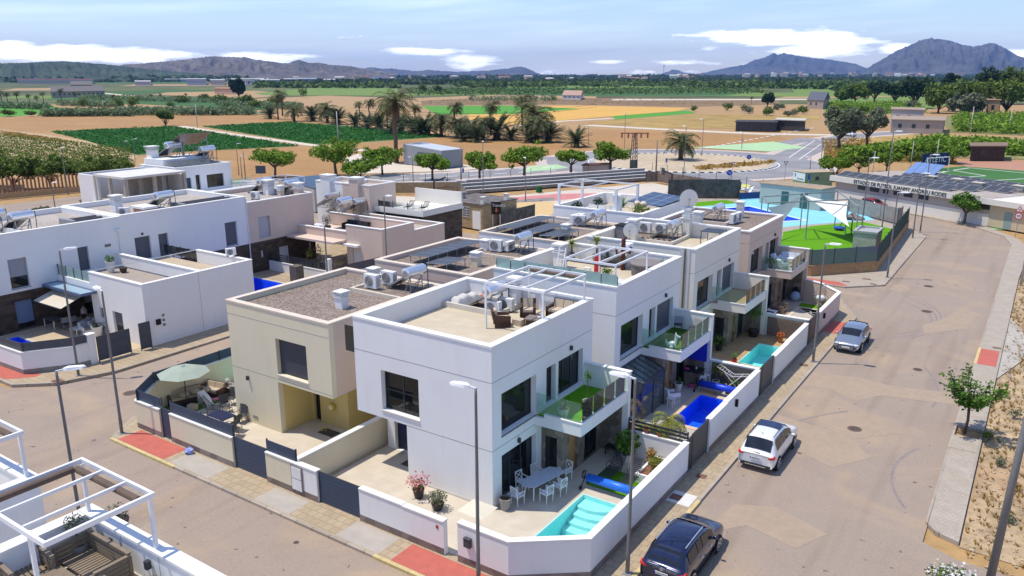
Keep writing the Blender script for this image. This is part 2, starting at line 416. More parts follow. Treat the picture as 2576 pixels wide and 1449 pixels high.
 def leaves(s,c,r,n,size,flat=0.5,shell=0.55,rnd=R):
  """n leaf quads spread through an ellipsoid, denser towards its skin"""
  c = Vector(c)
  for _ in range(n):
   d = Vector((rnd.gauss(0,1),rnd.gauss(0,1),rnd.gauss(0,1))).normalized()
   k = shell + (1 - shell) * rnd.random() ** 0.6
   p = c + Vector((d.x * r[0],d.y * r[1],d.z * r[2])) * k
   s.leaf(p,(d * 0.7 + Vector((rnd.gauss(0,.6),rnd.gauss(0,.6),rnd.gauss(flat,.6)))).normalized(),size * rnd.uniform(0.6,1.35),rnd)
  return s
 def leaf(s,p,nrm,sz,rnd=R):
  a = nrm.cross(Vector((rnd.gauss(0,1),rnd.gauss(0,1),rnd.gauss(0,1))))
  if a.length < 1e-4: return
  a.normalize(); b = nrm.cross(a)
  a = a * sz * 0.5; b = b * sz * 0.34
  s.add([p - a,p - b * 1.0 + nrm * sz * .06,p + a,p + b + nrm * sz * .06],[(0,1,2,3)])
 def obj(s,name,mats,parent=None,smooth=False,label=None,cat=None,group=None,kind=None):
  me = bpy.data.meshes.new(name)
  if parent is not None:
   Mi = (Matrix.Translation(parent_loc(parent)) @ Matrix.Rotation(parent_rot(parent),4,'Z')).inverted()
   vs = [tuple(Mi @ Vector(p)) for p in s.v] if Mi != Matrix.Identity(4) else s.v
  else: vs = s.v
  me.from_pydata(vs,[],s.f)
  if not isinstance(mats,(list,tuple)): mats = [mats]
  for m in mats: me.materials.append(m)
  if len(mats) > 1: me.polygons.foreach_set('material_index',s.m)
  if smooth: me.polygons.foreach_set('use_smooth',[True] * len(me.polygons))
  me.update()
  o = bpy.data.objects.new(name,me); COL.objects.link(o)
  if parent is not None: o.parent = parent
  tag(o,label,cat,group,kind)
  return o
def tag(o,label=None,cat=None,group=None,kind=None):
 if label: o['label'] = label
 if cat: o['category'] = cat
 if group: o['group'] = group
 if kind: o['kind'] = kind
 return o
def parent_loc(p):
 v = Vector(p.location)
 return v + parent_loc(p.parent) if p.parent else v
def parent_rot(p):
 return p.rotation_euler[2] + (parent_rot(p.parent) if p.parent else 0)
def thing(name,label,cat,loc=(0,0,0),rz=0.0,group=None):
 o = bpy.data.objects.new(name,None); COL.objects.link(o)
 o.location = loc; o.rotation_euler = (0,0,rz); o.empty_display_size = 0.2
 return tag(o,label,cat,group)
def struct(b,name,m,**k): return b.obj(name,m,kind='structure',**k)
def dup(o,loc=None,rz=None,label=None,group=None,sc=None,parent=None):
 c = o.copy(); COL.objects.link(c)
 if parent is not None: c.parent = parent
 if loc is not None: c.location = loc
 if rz is not None: c.rotation_euler = (0,0,rz)
 if sc is not None: c.scale = (sc,sc,sc) if not hasattr(sc,'__len__') else sc
 if label: c['label'] = label
 if group: c['group'] = group
 for ch in list(o.children): dup(ch,parent=c)
 return c
class Proto:
 """first use moves the original, later uses copy it with its parts"""
 def __init__(s,make): s.make = make; s.o = None
 def at(s,loc,rz,label,group=None,sc=None):
  if s.o is None:
   s.o = s.make(); o = s.o
   o.location = loc; o.rotation_euler = (0,0,rz)
   if sc is not None: o.scale = (sc,) * 3 if not hasattr(sc,'__len__') else sc
   o['label'] = label
   if group: o['group'] = group
   return o
  return dup(s.o,loc,rz,label,group,sc if sc is not None else 1.0)
def rect(x0,y0,x1,y1): return [(x0,y0),(x1,y0),(x1,y1),(x0,y1)]
def pg(pts,z=0): return [(G(x,y,z).x,G(x,y,z).y) for x,y in pts]
# ================================================================ SETTING
def asphalt_build(t,co,c,p):
 a = N(t,'ShaderNodeTexNoise',ins={0: co,'Scale': 0.16,'Detail': 6.0,'Roughness': 0.6,'Distortion': 1.2})
 c = MIX(t,MA(t,'MULTIPLY',MA(t,'SUBTRACT',a.outputs[0],0.50),5.0,clamp=True),c,(0.41,0.305,0.205))
 mp = N(t,'ShaderNodeMapping',ins={0: co,3: (1.0,0.05,1.0)})
 b = N(t,'ShaderNodeTexNoise',ins={0: mp.outputs[0],'Scale': 0.9,'Detail': 3.0})
 c = MIX(t,MA(t,'MULTIPLY',MA(t,'SUBTRACT',b.outputs[0],0.52),2.2,clamp=True),c,(0.66,0.63,0.62),'MULTIPLY')
 g_ = N(t,'ShaderNodeTexNoise',ins={0: co,'Scale': 14.0,'Detail': 8.0,'Roughness': 0.8})
 c = MIX(t,MA(t,'MULTIPLY',MA(t,'SUBTRACT',g_.outputs[0],0.5),2.2,clamp=True),c,(0.62,0.60,0.58),'MULTIPLY')
 d_ = N(t,'ShaderNodeTexNoise',ins={0: co,'Scale': 0.45,'Detail': 5.0,'Roughness': 0.7})
 c = MIX(t,MA(t,'MULTIPLY',MA(t,'SUBTRACT',d_.outputs[0],0.5),2.0,clamp=True),c,(0.86,0.84,0.83),'MULTIPLY')
 s = N(t,'ShaderNodeTexNoise',ins={0: co,'Scale': 2.3,'Detail': 2.0})
 return MIX(t,MA(t,'GREATER_THAN',s.outputs[0],0.73),c,(0.16,0.13,0.11))
ASPH = mat('sunbleached asphalt',(0.325,0.258,0.203),var=0.09,scale=9,bump=0.25,bscale=60,build=asphalt_build)
def road_build(t,co,c,p):
 a = N(t,'ShaderNodeTexNoise',ins={0: co,'Scale': 0.12,'Detail': 4.0})
 return MIX(t,MA(t,'MULTIPLY',MA(t,'SUBTRACT',a.outputs[0],0.45),2.5,clamp=True),c,(0.36,0.34,0.33))
ASPG = mat('grey asphalt',(0.235,0.23,0.235),var=0.07,scale=6,build=road_build)
PAVE = tiles('pavement slab',(0.46,0.37,0.25),(0.25,0.22,0.17),0.4,0.4,gap=0.013,var=0.07,bump=0.2)
PAVEG = tiles('grey pavement slab',(0.46,0.405,0.33),(0.34,0.30,0.26),0.2,0.2,gap=0.01,var=0.05,bump=0.1)
KERB = tiles('kerb stone',(0.42,0.37,0.31),(0.2,0.17,0.14),1.0,3.0,gap=0.02,var=0.12,bump=0.2)
REDP = mat('faded red paint',(0.50,0.135,0.10),var=0.10,scale=2.5,big=0.08)
YELP = mat('worn yellow paint',(0.55,0.44,0.21),var=0.2,scale=4)
WHP = mat('white road paint',(0.72,0.72,0.70),var=0.08,scale=3)
def soil_build(t,co,c,p):
 a = N(t,'ShaderNodeTexNoise',ins={0: co,'Scale': 0.05,'Detail': 6.0,'Roughness': 0.65})
 c = MIX(t,MA(t,'MULTIPLY',MA(t,'SUBTRACT',a.outputs[0],0.48),4.0,clamp=True),c,(0.36,0.22,0.115))
 b = N(t,'ShaderNodeTexNoise',ins={0: co,'Scale': 0.9,'Detail': 7.0,'Roughness': 0.7})
 return MIX(t,MA(t,'MULTIPLY',MA(t,'SUBTRACT',b.outputs[0],0.53),5.0,clamp=True),c,(0.62,0.58,0.52),'MULTIPLY')
SOILG = mat('dry earth',(0.40,0.25,0.105),var=0.14,scale=1.2,bump=0.5,bscale=3,build=soil_build)
def furrow(ang,f=1.0,amt=0.35):
 def b(t,co,c,p):
  mp = N(t,'ShaderNodeMapping',ins={0: co,2: (0,0,ang)})
  wv = N(t,'ShaderNodeTexWave',ins={0: mp.outputs[0],'Scale': f,'Distortion': 1.2,'Detail': 2.0,'Detail Scale': 2.0})
  return MIX(t,MA(t,'MULTIPLY',wv.outputs[1],amt),c,(0.72,0.70,0.68),'MULTIPLY')
 return b
PLOW = mat('ploughed earth',(0.42,0.235,0.085),var=0.12,scale=0.5,big=0.14,bump=.5,bscale=1.5,build=furrow(0.5,0.45))
PLOW2 = mat('pale ploughed earth',(0.43,0.275,0.13),var=0.06,scale=0.5,big=0.06,build=furrow(1.9,0.4))
CROPB = mat('green crop ground',(0.040,0.13,0.020),var=0.35,scale=1.6,bump=0.8,bscale=3)
GRN2 = mat('bright green field',(0.08,0.28,0.02),var=0.15,scale=0.5)
GRN3 = mat('yellow green field',(0.16,0.24,0.04),var=0.3,scale=0.25,build=furrow(0.9,0.15,0.5))
GRN4 = mat('dark green field',(0.05,0.13,0.025),var=0.4,scale=0.3,build=furrow(0.2,0.12,0.5))
OCH = mat('ochre stubble',(0.62,0.36,0.08),var=0.08,scale=0.2,big=0.05)
OCH2 = mat('golden dry grass',(0.42,0.28,0.08),var=0.3,scale=0.12,big=0.2)
SCRUB = mat('brown scrub ground',(0.24,0.155,0.075),var=0.4,scale=0.3,big=0.15)
OLIVE = mat('olive scrub ground',(0.20,0.19,0.09),var=0.4,scale=0.2,big=0.2)
PALE = mat('pale dirt track',(0.60,0.52,0.41),var=0.08,scale=0.5)
# --- pools: rectangle, water colour
P1 = (2.65,-1.95,5.62,3.4); P2 = (2.8,12.9,5.6,17.45); P3 = (2.85,24.1,5.6,28.65); P4 = (2.85,35.9,5.6,39.4)
P5 = (-21.9,2.75,-18.6,7.4); P6 = (-42.6,17.3,-36.6,21.1); P7 = (-42.7,-3.0,-40.4,0.05)
def ccw(p):
 a = sum(p[i][0] * p[(i + 1) % len(p)][1] - p[(i + 1) % len(p)][0] * p[i][1] for i in range(len(p)))
 return list(p) if a > 0 else list(p)[::-1]
NEARP = [P1,P2,P3,P4,P5,P6,P7]
MUNI = [(G(*crop(K15,x,y)).x,G(*crop(K15,x,y)).y) for x,y in ((300,1160),(470,1110),(1290,1040),(1900,1196),(1650,1208),(1150,1420))]
MUNI = ccw(MUNI)
g_in = (-190.0,-70.0,70.0,260.0)
b = B()
b.sheet(rect(*g_in),-0.20,[rect(*p) for p in NEARP] + [MUNI])
b.ring([(-2000,-2000),(2000,-2000),(2000,2500),(-2000,2500)],rect(*g_in),-0.20,-0.21)
struct(b,'ground',SOILG)
b = B()
c64 = [(16000 * cos(2 * pi * i / 64 + pi / 4 * 5),16000 * sin(2 * pi * i / 64 + pi / 4 * 5)) for i in range(64)]
b.sheet(c64,-1.2,[rect(-1990,-1990,1990,2490)])
struct(b,'plain',mat('far plain',(0.20,0.20,0.10),var=0.45,scale=0.004,big=0.3))
# --- roads
def road(name,pts,width,z,m,closed=False):
 b = B(); P_ = [Vector((p[0],p[1])) for p in pts]; L_,R_ = [],[]
 for i,p in enumerate(P_):
  d = (P_[min(i + 1,len(P_) - 1)] - P_[max(i - 1,0)]).normalized(); n = Vector((-d.y,d.x)) * width / 2
  L_.append(p + n); R_.append(p - n)
 b.add([(p.x,p.y,z) for p in L_ + R_],[(i + len(P_),i + 1 + len(P_),i + 1,i) for i in range(len(P_) - 1)])
 return struct(b,name,m)
b = B(); b.sheet([(7.1,-13),(60,-13),(60,5.0),(17.3,7.4),(16.0,8.0),(16.0,78),(15.0,83),(10.8,89),(3.3,93.8),(-8,100.2),(-14,104.5),(-16.5,100.5),(4.6,82.4),(7.1,78)],-0.12)
b.sheet([(7.1,-13),(7.1,-2),(4,-5.2),(-20,-5.3),(-23.9,-1),(-23.9,52),(-29.9,52),(-29.9,0),(-31,-3.2),(-33.2,-5.0),(-90,-5.2),(-90,-13)],-0.12)
b.sheet([(7.1,39),(7.1,51.3),(4.4,48.5),(-23.9,48.5),(-23.9,44.6),(4.4,44.6)],-0.121)
b.sheet([(-29.9,40),(-29.9,50),(-70,50),(-70,42)],-0.122)
b.sheet([(G(*p).x,G(*p).y) for p in ((-60,545),(330,497),(700,470),(700,455),(330,478),(-60,520))],-0.12)
struct(b,'road',ASPH)
road('road',[(-16,103),(-24,110),(-34,120)],8,-0.118,ASPG)
CX,CY = -48.5,139.5
b = B()
b.ring([(CX + 29.5 * c,CY + 29.5 * e) for c,e in rings(72,1)],[(CX + 19.5 * c,CY + 19.5 * e) for c,e in rings(72,1)],-0.13,-0.112)
struct(b,'road',ASPG)
VRG = mat('pale pinkish verge',(0.52,0.43,0.37),var=.08,scale=.6)
b = B(); b.ring([(CX + 32 * c,CY + 32 * e) for c,e in rings(72,1)],[(CX + 19.6 * c,CY + 19.6 * e) for c,e in rings(72,1)],-.14,-.128); struct(b,'verge',VRG)
wr = [tuple(G(x,y)[:2]) for x,y in ((380,470),(600,464),(900,452),(1150,440),(1330,428),(1450,417))]
road('road',wr,9.5,-0.115,ASPG); road('verge',wr,14,-0.126,VRG)
ne = [tuple(G(x,y)[:2]) for x,y in ((1940,420),(1990,392),(2040,370),(2085,352),(2150,340),(2300,330))]
road('road',ne,8.5,-0.114,ASPG); road('verge',ne,14,-0.125,VRG)
road('road',[tuple(G(x,y)[:2]) for x,y in ((1900,375),(1960,362),(2040,347))],6.5,-0.116,ASPG)
road('road',[tuple(G(x,y)[:2]) for x,y in ((1520,400),(1440,398),(1300,395))],6,-0.117,ASPG)
road('dirt_track',[tuple(G(x,y)[:2]) for x,y in ((1478,314),(1700,326),(1920,336),(2060,338),(2300,345),(2576,352))],7,-0.14,PALE)
road('dirt_track',[tuple(G(x,y)[:2]) for x,y in ((452,316),(600,339),(788,364),(920,378))],3.5,-0.14,PALE)
road('dirt_track',[tuple(G(x,y)[:2]) for x,y in ((1290,316),(1412,304),(1541,297))],5,-0.14,PALE)
road('dirt_track',[tuple(G(x,y)[:2]) for x,y in ((130,222),(240,232),(330,241))],9,-0.13,PALE)
b = B()
for rr,wd in ((19.3,0.7),):
 for i in range(72):
  a0 = 2 * pi * i / 72; a1 = a0 + 2 * pi / 72 * (0.5)
  b.k = 0
  b.add([(CX + r_ * cos(a),CY + r_ * sin(a),0.03) for a in (a0,a1) for r_ in (19.0,19.9)] ,[(0,1,3,2)])
  b.add([(CX + 19.9 * cos(a),CY + 19.9 * sin(a),z) for a in (a0,a1) for z in (-.11,.03)],[(0,2,3,1)])
  a0,a1 = a1,a0 + 2 * pi / 72; b.k = 1
  b.add([(CX + r_ * cos(a),CY + r_ * sin(a),0.03) for a in (a0,a1) for r_ in (19.0,19.9)] ,[(0,1,3,2)])
  b.add([(CX + 19.9 * cos(a),CY + 19.9 * sin(a),z) for a in (a0,a1) for z in (-.11,.03)],[(0,2,3,1)])
b.k = 0
b.ring([(CX + 20.4 * c,CY + 20.4 * e) for c,e in rings(72,1)],[(CX + 20.15 * c,CY + 20.15 * e) for c,e in rings(72,1)],-.108,-.104)
struct(b,'roundabout_kerb',[WHP,mat('black kerb paint',(0.04,0.04,0.04))])
b = B(); b.sheet([(CX + 19.0 * c,CY + 19.0 * e) for c,e in rings(48,1)],0.0)
struct(b,'roundabout_island',mat('pale island earth',(0.54,0.43,0.29),var=0.16,scale=0.5,big=0.15,bump=0.4,bscale=2))
b = B()
for (pts,k) in ((((1740,362),(1945,347),(2030,362),(1930,372)),0),(((1310,432),(1395,425),(1430,420),(1400,412),(1330,418)),0),(((1845,463),(1880,462),(1895,468),(1860,471)),1)):
 b.k = k; b.sheet(pg([(x,y + (8 if k == 0 and x > 1700 else 0)) for x,y in pts]),-0.10 if k == 0 else -.09)
b.k = 0
struct(b,'painted_island',[mat('pale green road paint',(0.38,0.55,0.30),var=0.08,scale=0.4),mat('yellow green road paint',(0.55,0.55,0.16),var=0.08)])
b = B()
def stripe(b,p,q,wd,z=-0.09):
 p,q = G(*p),G(*q); d = (q - p).normalized(); n = Vector((-d.y,d.x,0)) * wd / 2
 b.add([(v.x,v.y,z) for v in (p + n,p - n,q - n,q + n)],[(0,1,2,3)])
for i in range(14):
 x = 560 + i * 62; y = 474 - (x - 560) * 0.055
 stripe(b,(x,y),(x + 34,y - 2),0.5); stripe(b,(x,y - 9),(x + 28,y - 11),0.5)
for i in range(22):
 x = 1745 + i * 14; y = 377 - i * 2.6
 stripe(b,(x,y),(x + 8,y - 1.5),0.8)
for i in range(5): stripe(b,(1930 + i * 22,459 + i * .3),(1942 + i * 22,459),0.5)
stripe(b,(1860,477),(1895,466),.4); stripe(b,(1895,466),(1880,492),.4); stripe(b,(1800,462),(1930,480),.4)
for a_,b_ in (((1952,467),(1976,467)),((1976,467),(1963,475)),((1963,475),(1952,467))): stripe(b,a_,b_,.35)
stripe(b,(2010,400),(2065,362),.25); stripe(b,(1985,395),(2050,352),.25)
struct(b,'road_markings',WHP)
# --- pavements with real kerbs
def slab(name,poly,z1=0.0,m=PAVE,holes=(),kerb=None):
 b = B(); b.prism(poly,-0.19,z1,holes)
 return struct(b,name,m)
def inset(poly,d):
 n = len(poly); out_ = []
 for i in range(n):
  a,c,e = Vector(poly[i - 1]),Vector(poly[i]),Vector(poly[(i + 1) % n])
  d1,d2 = (c - a).normalized(),(e - c).normalized()
  n1_,n2_ = Vector((-d1.y,d1.x)),Vector((-d2.y,d2.x))
  k = (n1_ + n2_); k = k / max(0.2,k.dot(n1_)) if k.length > 1e-6 else n1_
  out_.append(tuple(c + k * d))
 return out_
estate = [(-21.1,-5.25),(-20.2,-5.45),(4.4,-5.45),(6.2,-4.8),(7.1,-3.2),(7.28,-1.0),(7.28,39.2),(4.6,44.9),(-23.6,44.9),(-23.6,-1.6)]
eh = [rect(*p) for p in NEARP[:5]]
slab('pavement',inset(estate,0.14),0.0,PAVE,eh)
b = B(); b.ring(estate,inset(estate,0.14),-0.19,0.003); struct(b,'kerb',KERB)
left = [(-33.2,-4.7),(-31.2,-3.0),(-30.1,0.3),(-30.0,9),(-30.0,40),(-66,40),(-66,-4.9)]
slab('pavement',inset(left,0.14),0.0,PAVE,[rect(*P6),rect(*P7)])
b = B(); b.ring(left,inset(left,0.14),-0.19,0.003); struct(b,'kerb',KERB)
park = [(4.45,48.35),(7.3,51.1),(7.3,77.8),(4.9,82.3),(-16,100),(-40,80),(-34,49.4),(-34,48.4)]
slab('pavement',inset(park,0.14),0.0,PAVEG,[MUNI])
b = B(); b.ring(park,inset(park,0.14),-0.19,0.003); struct(b,'kerb',KERB)
rp = [(15.85,18.0),(17.25,18.0),(17.25,60.0),(17.6,76),(16.4,82),(12,90.2),(4.0,95.4),(-9,103),(-10,101.8),(3.2,94.0),(10.6,88.9),(14.9,82.9),(15.85,77.6)]
b = B(); b.prism(rect(15.97,18.02,17.13,19.8),-0.19,0.0); b.prism(rect(15.97,21.3,17.13,60),-0.19,0.0); b.prism([(15.97,60.002),(17.13,60.002),(17.47,76),(16.3,81.9),(15.0,83),(15.97,77.6)],-.19,0.0); b.prism([(15.0,83.004),(16.3,81.904),(11.93,90.1),(10.66,89.0)],-.19,0.0); b.prism([(10.66,89.004),(11.93,90.104),(3.9,95.3),(3.25,94.1)],-.19,0.0); b.prism([(3.25,94.104),(3.9,95.304),(-9,102.9),(-9.9,101.9)],-.19,0.0); struct(b,'pavement',PAVEG)
b = B(); b.ring(rp,inset(rp,.12),-.19,.003); struct(b,'kerb',KERB)
isl = [(15.9,9.6),(16.35,8.95),(17.25,8.6),(17.25,18.0 - .002),(15.85,18.0 - .002)]
b = B(); b.prism(inset(isl,.12),-0.19,0.0); struct(b,'pavement',PAVEG)
b = B(); b.ring(isl,inset(isl,.12),-.19,.003); struct(b,'kerb',KERB)
b = B()
b.sheet(rect(-20.45,-5.28,-16.4,-3.95),0.006); b.sheet([(-1.2,-5.28),(4.3,-5.28),(5.4,-4.75),(3.1,-3.95),(-1.2,-3.95)],0.006)
b.sheet([(-40,-4.5),(-34.5,-4.5),(-33.3,-3.2),(-33.5,-2.8),(-40,-2.6)],0.006)
b.sheet(rect(5.9,34.0,7.1,37.2),0.006); b.sheet(rect(15.99,32.6,17.1,36.2),0.006)
b.sheet([(-1,48.6),(4.2,48.6),(4.6,48.9),(3.6,49.9),(-1,49.9)],0.006)
struct(b,'red_paving',REDP)
b = B()
for p,q in (((-20.9,-5.39),(-15.3,-5.39)),((-2.0,-5.39),(4.2,-5.39))): b.box(p[0],p[1] - .085,-.13,q[0],q[1] + .08,0.009)
for y0,y1 in ((-1.2,0.9),(4.0,5.8)): b.box(7.13,y0,-.13,7.30,y1,0.009)
b.box(15.83,32.6,-.13,16.0,36.4,.009)
struct(b,'yellow_kerb_paint',YELP)
b = B(); b.sheet(rect(5.95,5.0,7.05,6.1),.007); b.sheet(rect(6.1,-4.1,6.2,-4.0),.007)
struct(b,'concrete_patch',mat('new concrete',(0.62,0.61,0.58),var=.04))
b = B()
for x0,x1,y0,y1 in ((-9.5,-7.2,-5.25,-4.0),(-4.3,-1.9,-5.25,-3.95),(-15.9,-12.9,-5.25,-3.98)): b.sheet(rect(x0,y0,x1,y1),.005)
struct(b,'cement_patch',mat('grey cement patch',(0.40,0.36,0.31),var=.08,scale=1.5))
b = B()
b.sheet([(7.4,12),(9.2,13.6),(11.4,12.6),(12.8,14.8),(11.5,16.4),(13.5,18.6),(12.4,19.2),(10.3,16.9),(7.4,17.4)],-.114)
b.sheet([(7.4,22.5),(9,23.0),(10.6,21.8),(11.7,23.6),(15.7,24.6),(15.7,26.6),(12.2,25.6),(10,26.0),(7.4,25.2)],-.114)
b.sheet([(8.7,49.3),(9.4,50.8),(8.9,52.6),(7.9,52.2),(7.8,50.2)],-.114)
b.sheet([(8.2,3.5),(9.6,5.2),(11.8,4.6),(12.6,6.4),(10.2,7.4),(8.6,6.6)],-.114)
b.sheet([(12.2,38),(14.6,41),(15.2,46),(13.8,47),(12.9,43),(11.8,40)],-.114)
b.sheet([(4.4,46.0),(7.0,46.2),(7.2,47.3),(4.4,47.6)],-.114)
struct(b,'dust_patch',mat('dusty asphalt',(0.37,0.285,0.205),var=0.07,scale=3,big=.05))
b = B()
for k,(r0_,x_,y_,a0,a1) in enumerate(((11.5,3.0,24.8,-.12,.5),(12,19.5,12,2.4,3.3),(9,3.5,41.5,-.9,.9),(6.2,6.0,41.2,-.8,1.0),(10.8,2.0,41.5,-.5,.6),(7,21,14.2,2.7,3.7),(13,5,30,.1,.5))):
 n = 24
 for i in range(n):
  u0,u1 = a0 + (a1 - a0) * i / n,a0 + (a1 - a0) * (i + 1) / n
  b.add([(x_ + rr * cos(u),y_ + rr * sin(u),-.116) for u in (u0,u1) for rr in (r0_,r0_ + .14)],[(0,1,3,2)])
struct(b,'tyre_marks',mat('tyre mark',(0.255,0.21,0.19),var=0.15,scale=4))
# --- manhole covers and drain grates: each one a thing
RUST = mat('rusty iron cover',(0.19,0.10,0.07),rough=0.8,var=0.3,scale=9,bump=0.4)
for x,y,z,r_,lab in ((11.4,17.85,-.118,.38,'rusty round manhole cover in the road beside the white car'),(11.56,44.42,-.118,.42,'dark round manhole cover in the road beyond the silver car'),
       (10.6,53.24,-.118,.42,'round manhole cover far up the main road'),(-26.1,-1.2,-.118,.42,'grey manhole cover in the side street between two lamp posts'),
       (-5.4,-6.4,-.118,.12,'small dark valve cover in the front street'),(12.9,29.6,-.118,.3,'faint worn manhole cover in mid road')):
 b = B(); b.cyl(0,0,-.02,.008,r_,n=24); b.k = 1; b.cyl(0,0,.0,.012,r_ * .82,n=24)
 for i in range(-3,4): b.box(-r_ * .6,i * r_ * .2 - .01,.012,r_ * .6,i * r_ * .2 + .01,.018)
 o = b.obj('manhole_cover',[RUST,mat('dark iron',(0.11,0.085,0.075),var=.3,scale=12)],label=lab,cat='manhole cover',group='manhole covers in the roads'); o.location = (x,y,z)
for x,y,z,wx,wy,lab in ((6.25,5.5,0.008,.5,.5,'rusty square utility cover in the white concrete patch'),(6.5,8.0,.006,.45,.4,'rusty square utility cover near the first grey gate'),
        (-31.4,-1.9 - .9,.006,.7,.55,'square cover in the pavement by the leaning lamp post on the left'),(16.9,36.9,.006,.5,.3,'dark drain cover above the red kerb crossing'),
        (6.6,26.0,.006,.5,.4,'rusty cover at the foot of the lamp post by the third pool'),(5.5,52.4,.006,.7,.4,'square cover on the pavement below the park wall'),(6.4,50.8,.006,.55,.35,'square cover at the pavement corner beside the park'),
        (4.1,50.4,.006,.6,.35,'square cover in the pavement beside red paint by the park')):
 b = B(); b.rring(-wx / 2,-wy / 2,wx / 2,wy / 2,.05,-.02,.012); b.box(-wx / 2 + .055,-wy / 2 + .055,-.02,wx / 2 - .055,wy / 2 - .055,.008)
 o = b.obj('utility_cover',RUST,label=lab,cat='utility cover',group='utility covers in the pavements'); o.location = (x,y,z)
# --- fields (each patch real, flat, at its true distance)
FZ = [-0.185]
def field(name,pts,m,z=None):
 FZ[0] += 0.0015
 b = B(); b.sheet(pg(pts),FZ[0] if z is None else z); return struct(b,name,m)
field('rough_fields',[(-400,203),(3000,203),(3000,262),(2060,262),(1060,256),(640,262),(-400,262)],mat('olive green plain',(0.13,0.145,0.04),var=.5,scale=.02,big=.35))
for k_,(x0,x1,y0,y1,m_) in enumerate(((640,1500,208,212,GRN4),(1500,2500,205,210,GRN3),(0,500,205,210,GRN4),(1240,1900,228,233,PLOW2),(1950,2300,240,247,PLOW2),(0,300,240,247,GRN3),(100,620,246,251,GRN4),(860,1300,236,240,GRN3),(1560,1900,236,240,GRN2),(300,640,212,216,PLOW2),(1700,2100,214,217,PLOW2),(0,160,222,228,PLOW2))): field('field_strip',[(x0,y1),(x0 + 40,y0),(x1,y0 - 1),(x1 - 30,y1 - 1)],m_)
field('ploughed_field',[(-200,330),(-200,305),(0,294),(243,288),(640,288),(900,300),(855,313),(721,305),(639,307),(509,315),(417,315),(87,333),(0,320)],PLOW)
field('ploughed_field',[(345,390),(500,378),(750,368),(888,360),(1125,344),(1300,345),(1490,330),(1480,322),(1700,330),(1960,342),(1990,352),(1800,372),(1600,378),(1520,392),(1460,408),(1300,418),(1150,425),(900,436),(700,446),(560,452),(590,400)],PLOW)
cr1 = [(124,329),(435,317),(750,366),(500,378),(345,388),(216,352)]
cr2 = [(509,317),(639,309),(721,306),(855,314),(1000,329),(1125,342),(888,358),(790,362)]
field('crop_field',cr1,CROPB); field('crop_field',cr2,CROPB)
field('grass_field',[(-100,262),(100,262),(190,276),(60,290),(-100,296)],GRN2)
field('dry_field',[(280,264),(500,275),(700,283),(640,287),(380,283)],OLIVE)
field('stubble_field',[(1180,267),(1478,265),(1731,271),(1700,279),(1541,291),(1412,302),(1300,314),(1180,300)],OCH)
field('grass_field',[(1060,266),(1280,265),(1464,273),(1290,286),(1100,287)],GRN2)
field('grass_field',[(1541,291),(1731,277),(1750,284),(1545,300)],GRN2)
field('stubble_field',[(1476,308),(1541,301),(1749,287),(2060,290),(2060,303),(1870,303),(1850,322),(1625,320)],OCH2)
field('stubble_field',[(1640,240),(2100,243),(2250,240),(2250,232),(1700,232)],GRN3)
field('scrub_field',[(1060,256),(1180,246),(1560,246),(1960,252),(1960,262),(1730,268),(1400,262),(1060,265)],SCRUB)
field('ploughed_field',[(640,262),(640,248),(820,240),(1000,246),(1060,254),(1060,266),(860,272)],PLOW2)
field('ploughed_field',[(1030,247),(1250,238),(1500,242),(1500,247),(1180,247),(1060,254)],PLOW2)
field('ploughed_field',[(420,232),(640,228),(760,236),(640,246),(380,238)],PLOW2)
field('grass_field',[(640,234),(800,219),(1000,222),(1000,232),(900,240),(660,239)],GRN3)
field('orchard_field',[(1020,235),(1120,223),(1450,218),(1740,219),(1900,228),(1830,240),(1500,241)],GRN4)
field('grass_field',[(1130,218),(1330,213),(1700,216),(1740,219),(1450,222)],GRN3)
field('orchard_field',[(150,236),(420,225),(640,226),(420,232),(200,243)],GRN4)
field('orchard_field',[(220,240),(560,255),(640,262),(700,278),(400,264),(230,254)],GRN4)
field('stubble_field',[(1540,252),(2030,251),(2030,248),(1540,248.5)],PALE)
field('grass_field',[(1900,212),(2160,210),(2300,216),(2300,226),(1900,222)],GRN4)
field('grass_field',[(1990,222),(2300,226),(2300,240),(2000,232)],GRN3)
field('orchard_field',[(2050,250),(2300,240),(2400,262),(2250,286),(2080,285)],GRN3)
field('stubble_field',[(2060,340),(2090,362),(2070,400),(2110,405),(2300,360),(2400,348),(2230,333)],OCH2)
field('orchard_field',[(2360,292),(2700,285),(2700,345),(2390,332)],mat('grove floor',(0.20,0.20,0.07),var=.3,scale=.6))
field('orchard_field',[(2290,362),(2576,365),(2700,380),(2700,402),(2500,398),(2300,392),(2120,402)],mat('weedy plot',(0.26,0.25,0.09),var=.5,scale=.6,big=.2))
field('paddock',[(2600,405),(2440,398),(2400,405),(2430,418),(2600,432)],mat('red clay ground',(0.42,0.22,0.14),var=.1))
field('orchard_field',[(-100,318),(90,334),(216,353),(345,392),(330,424),(-100,440)],mat('orchard earth',(0.44,0.32,0.17),var=.3,scale=.5))
field('yard',[(900,385),(1010,412),(1160,412),(1240,420),(1150,428),(900,436),(860,400)],PALE)
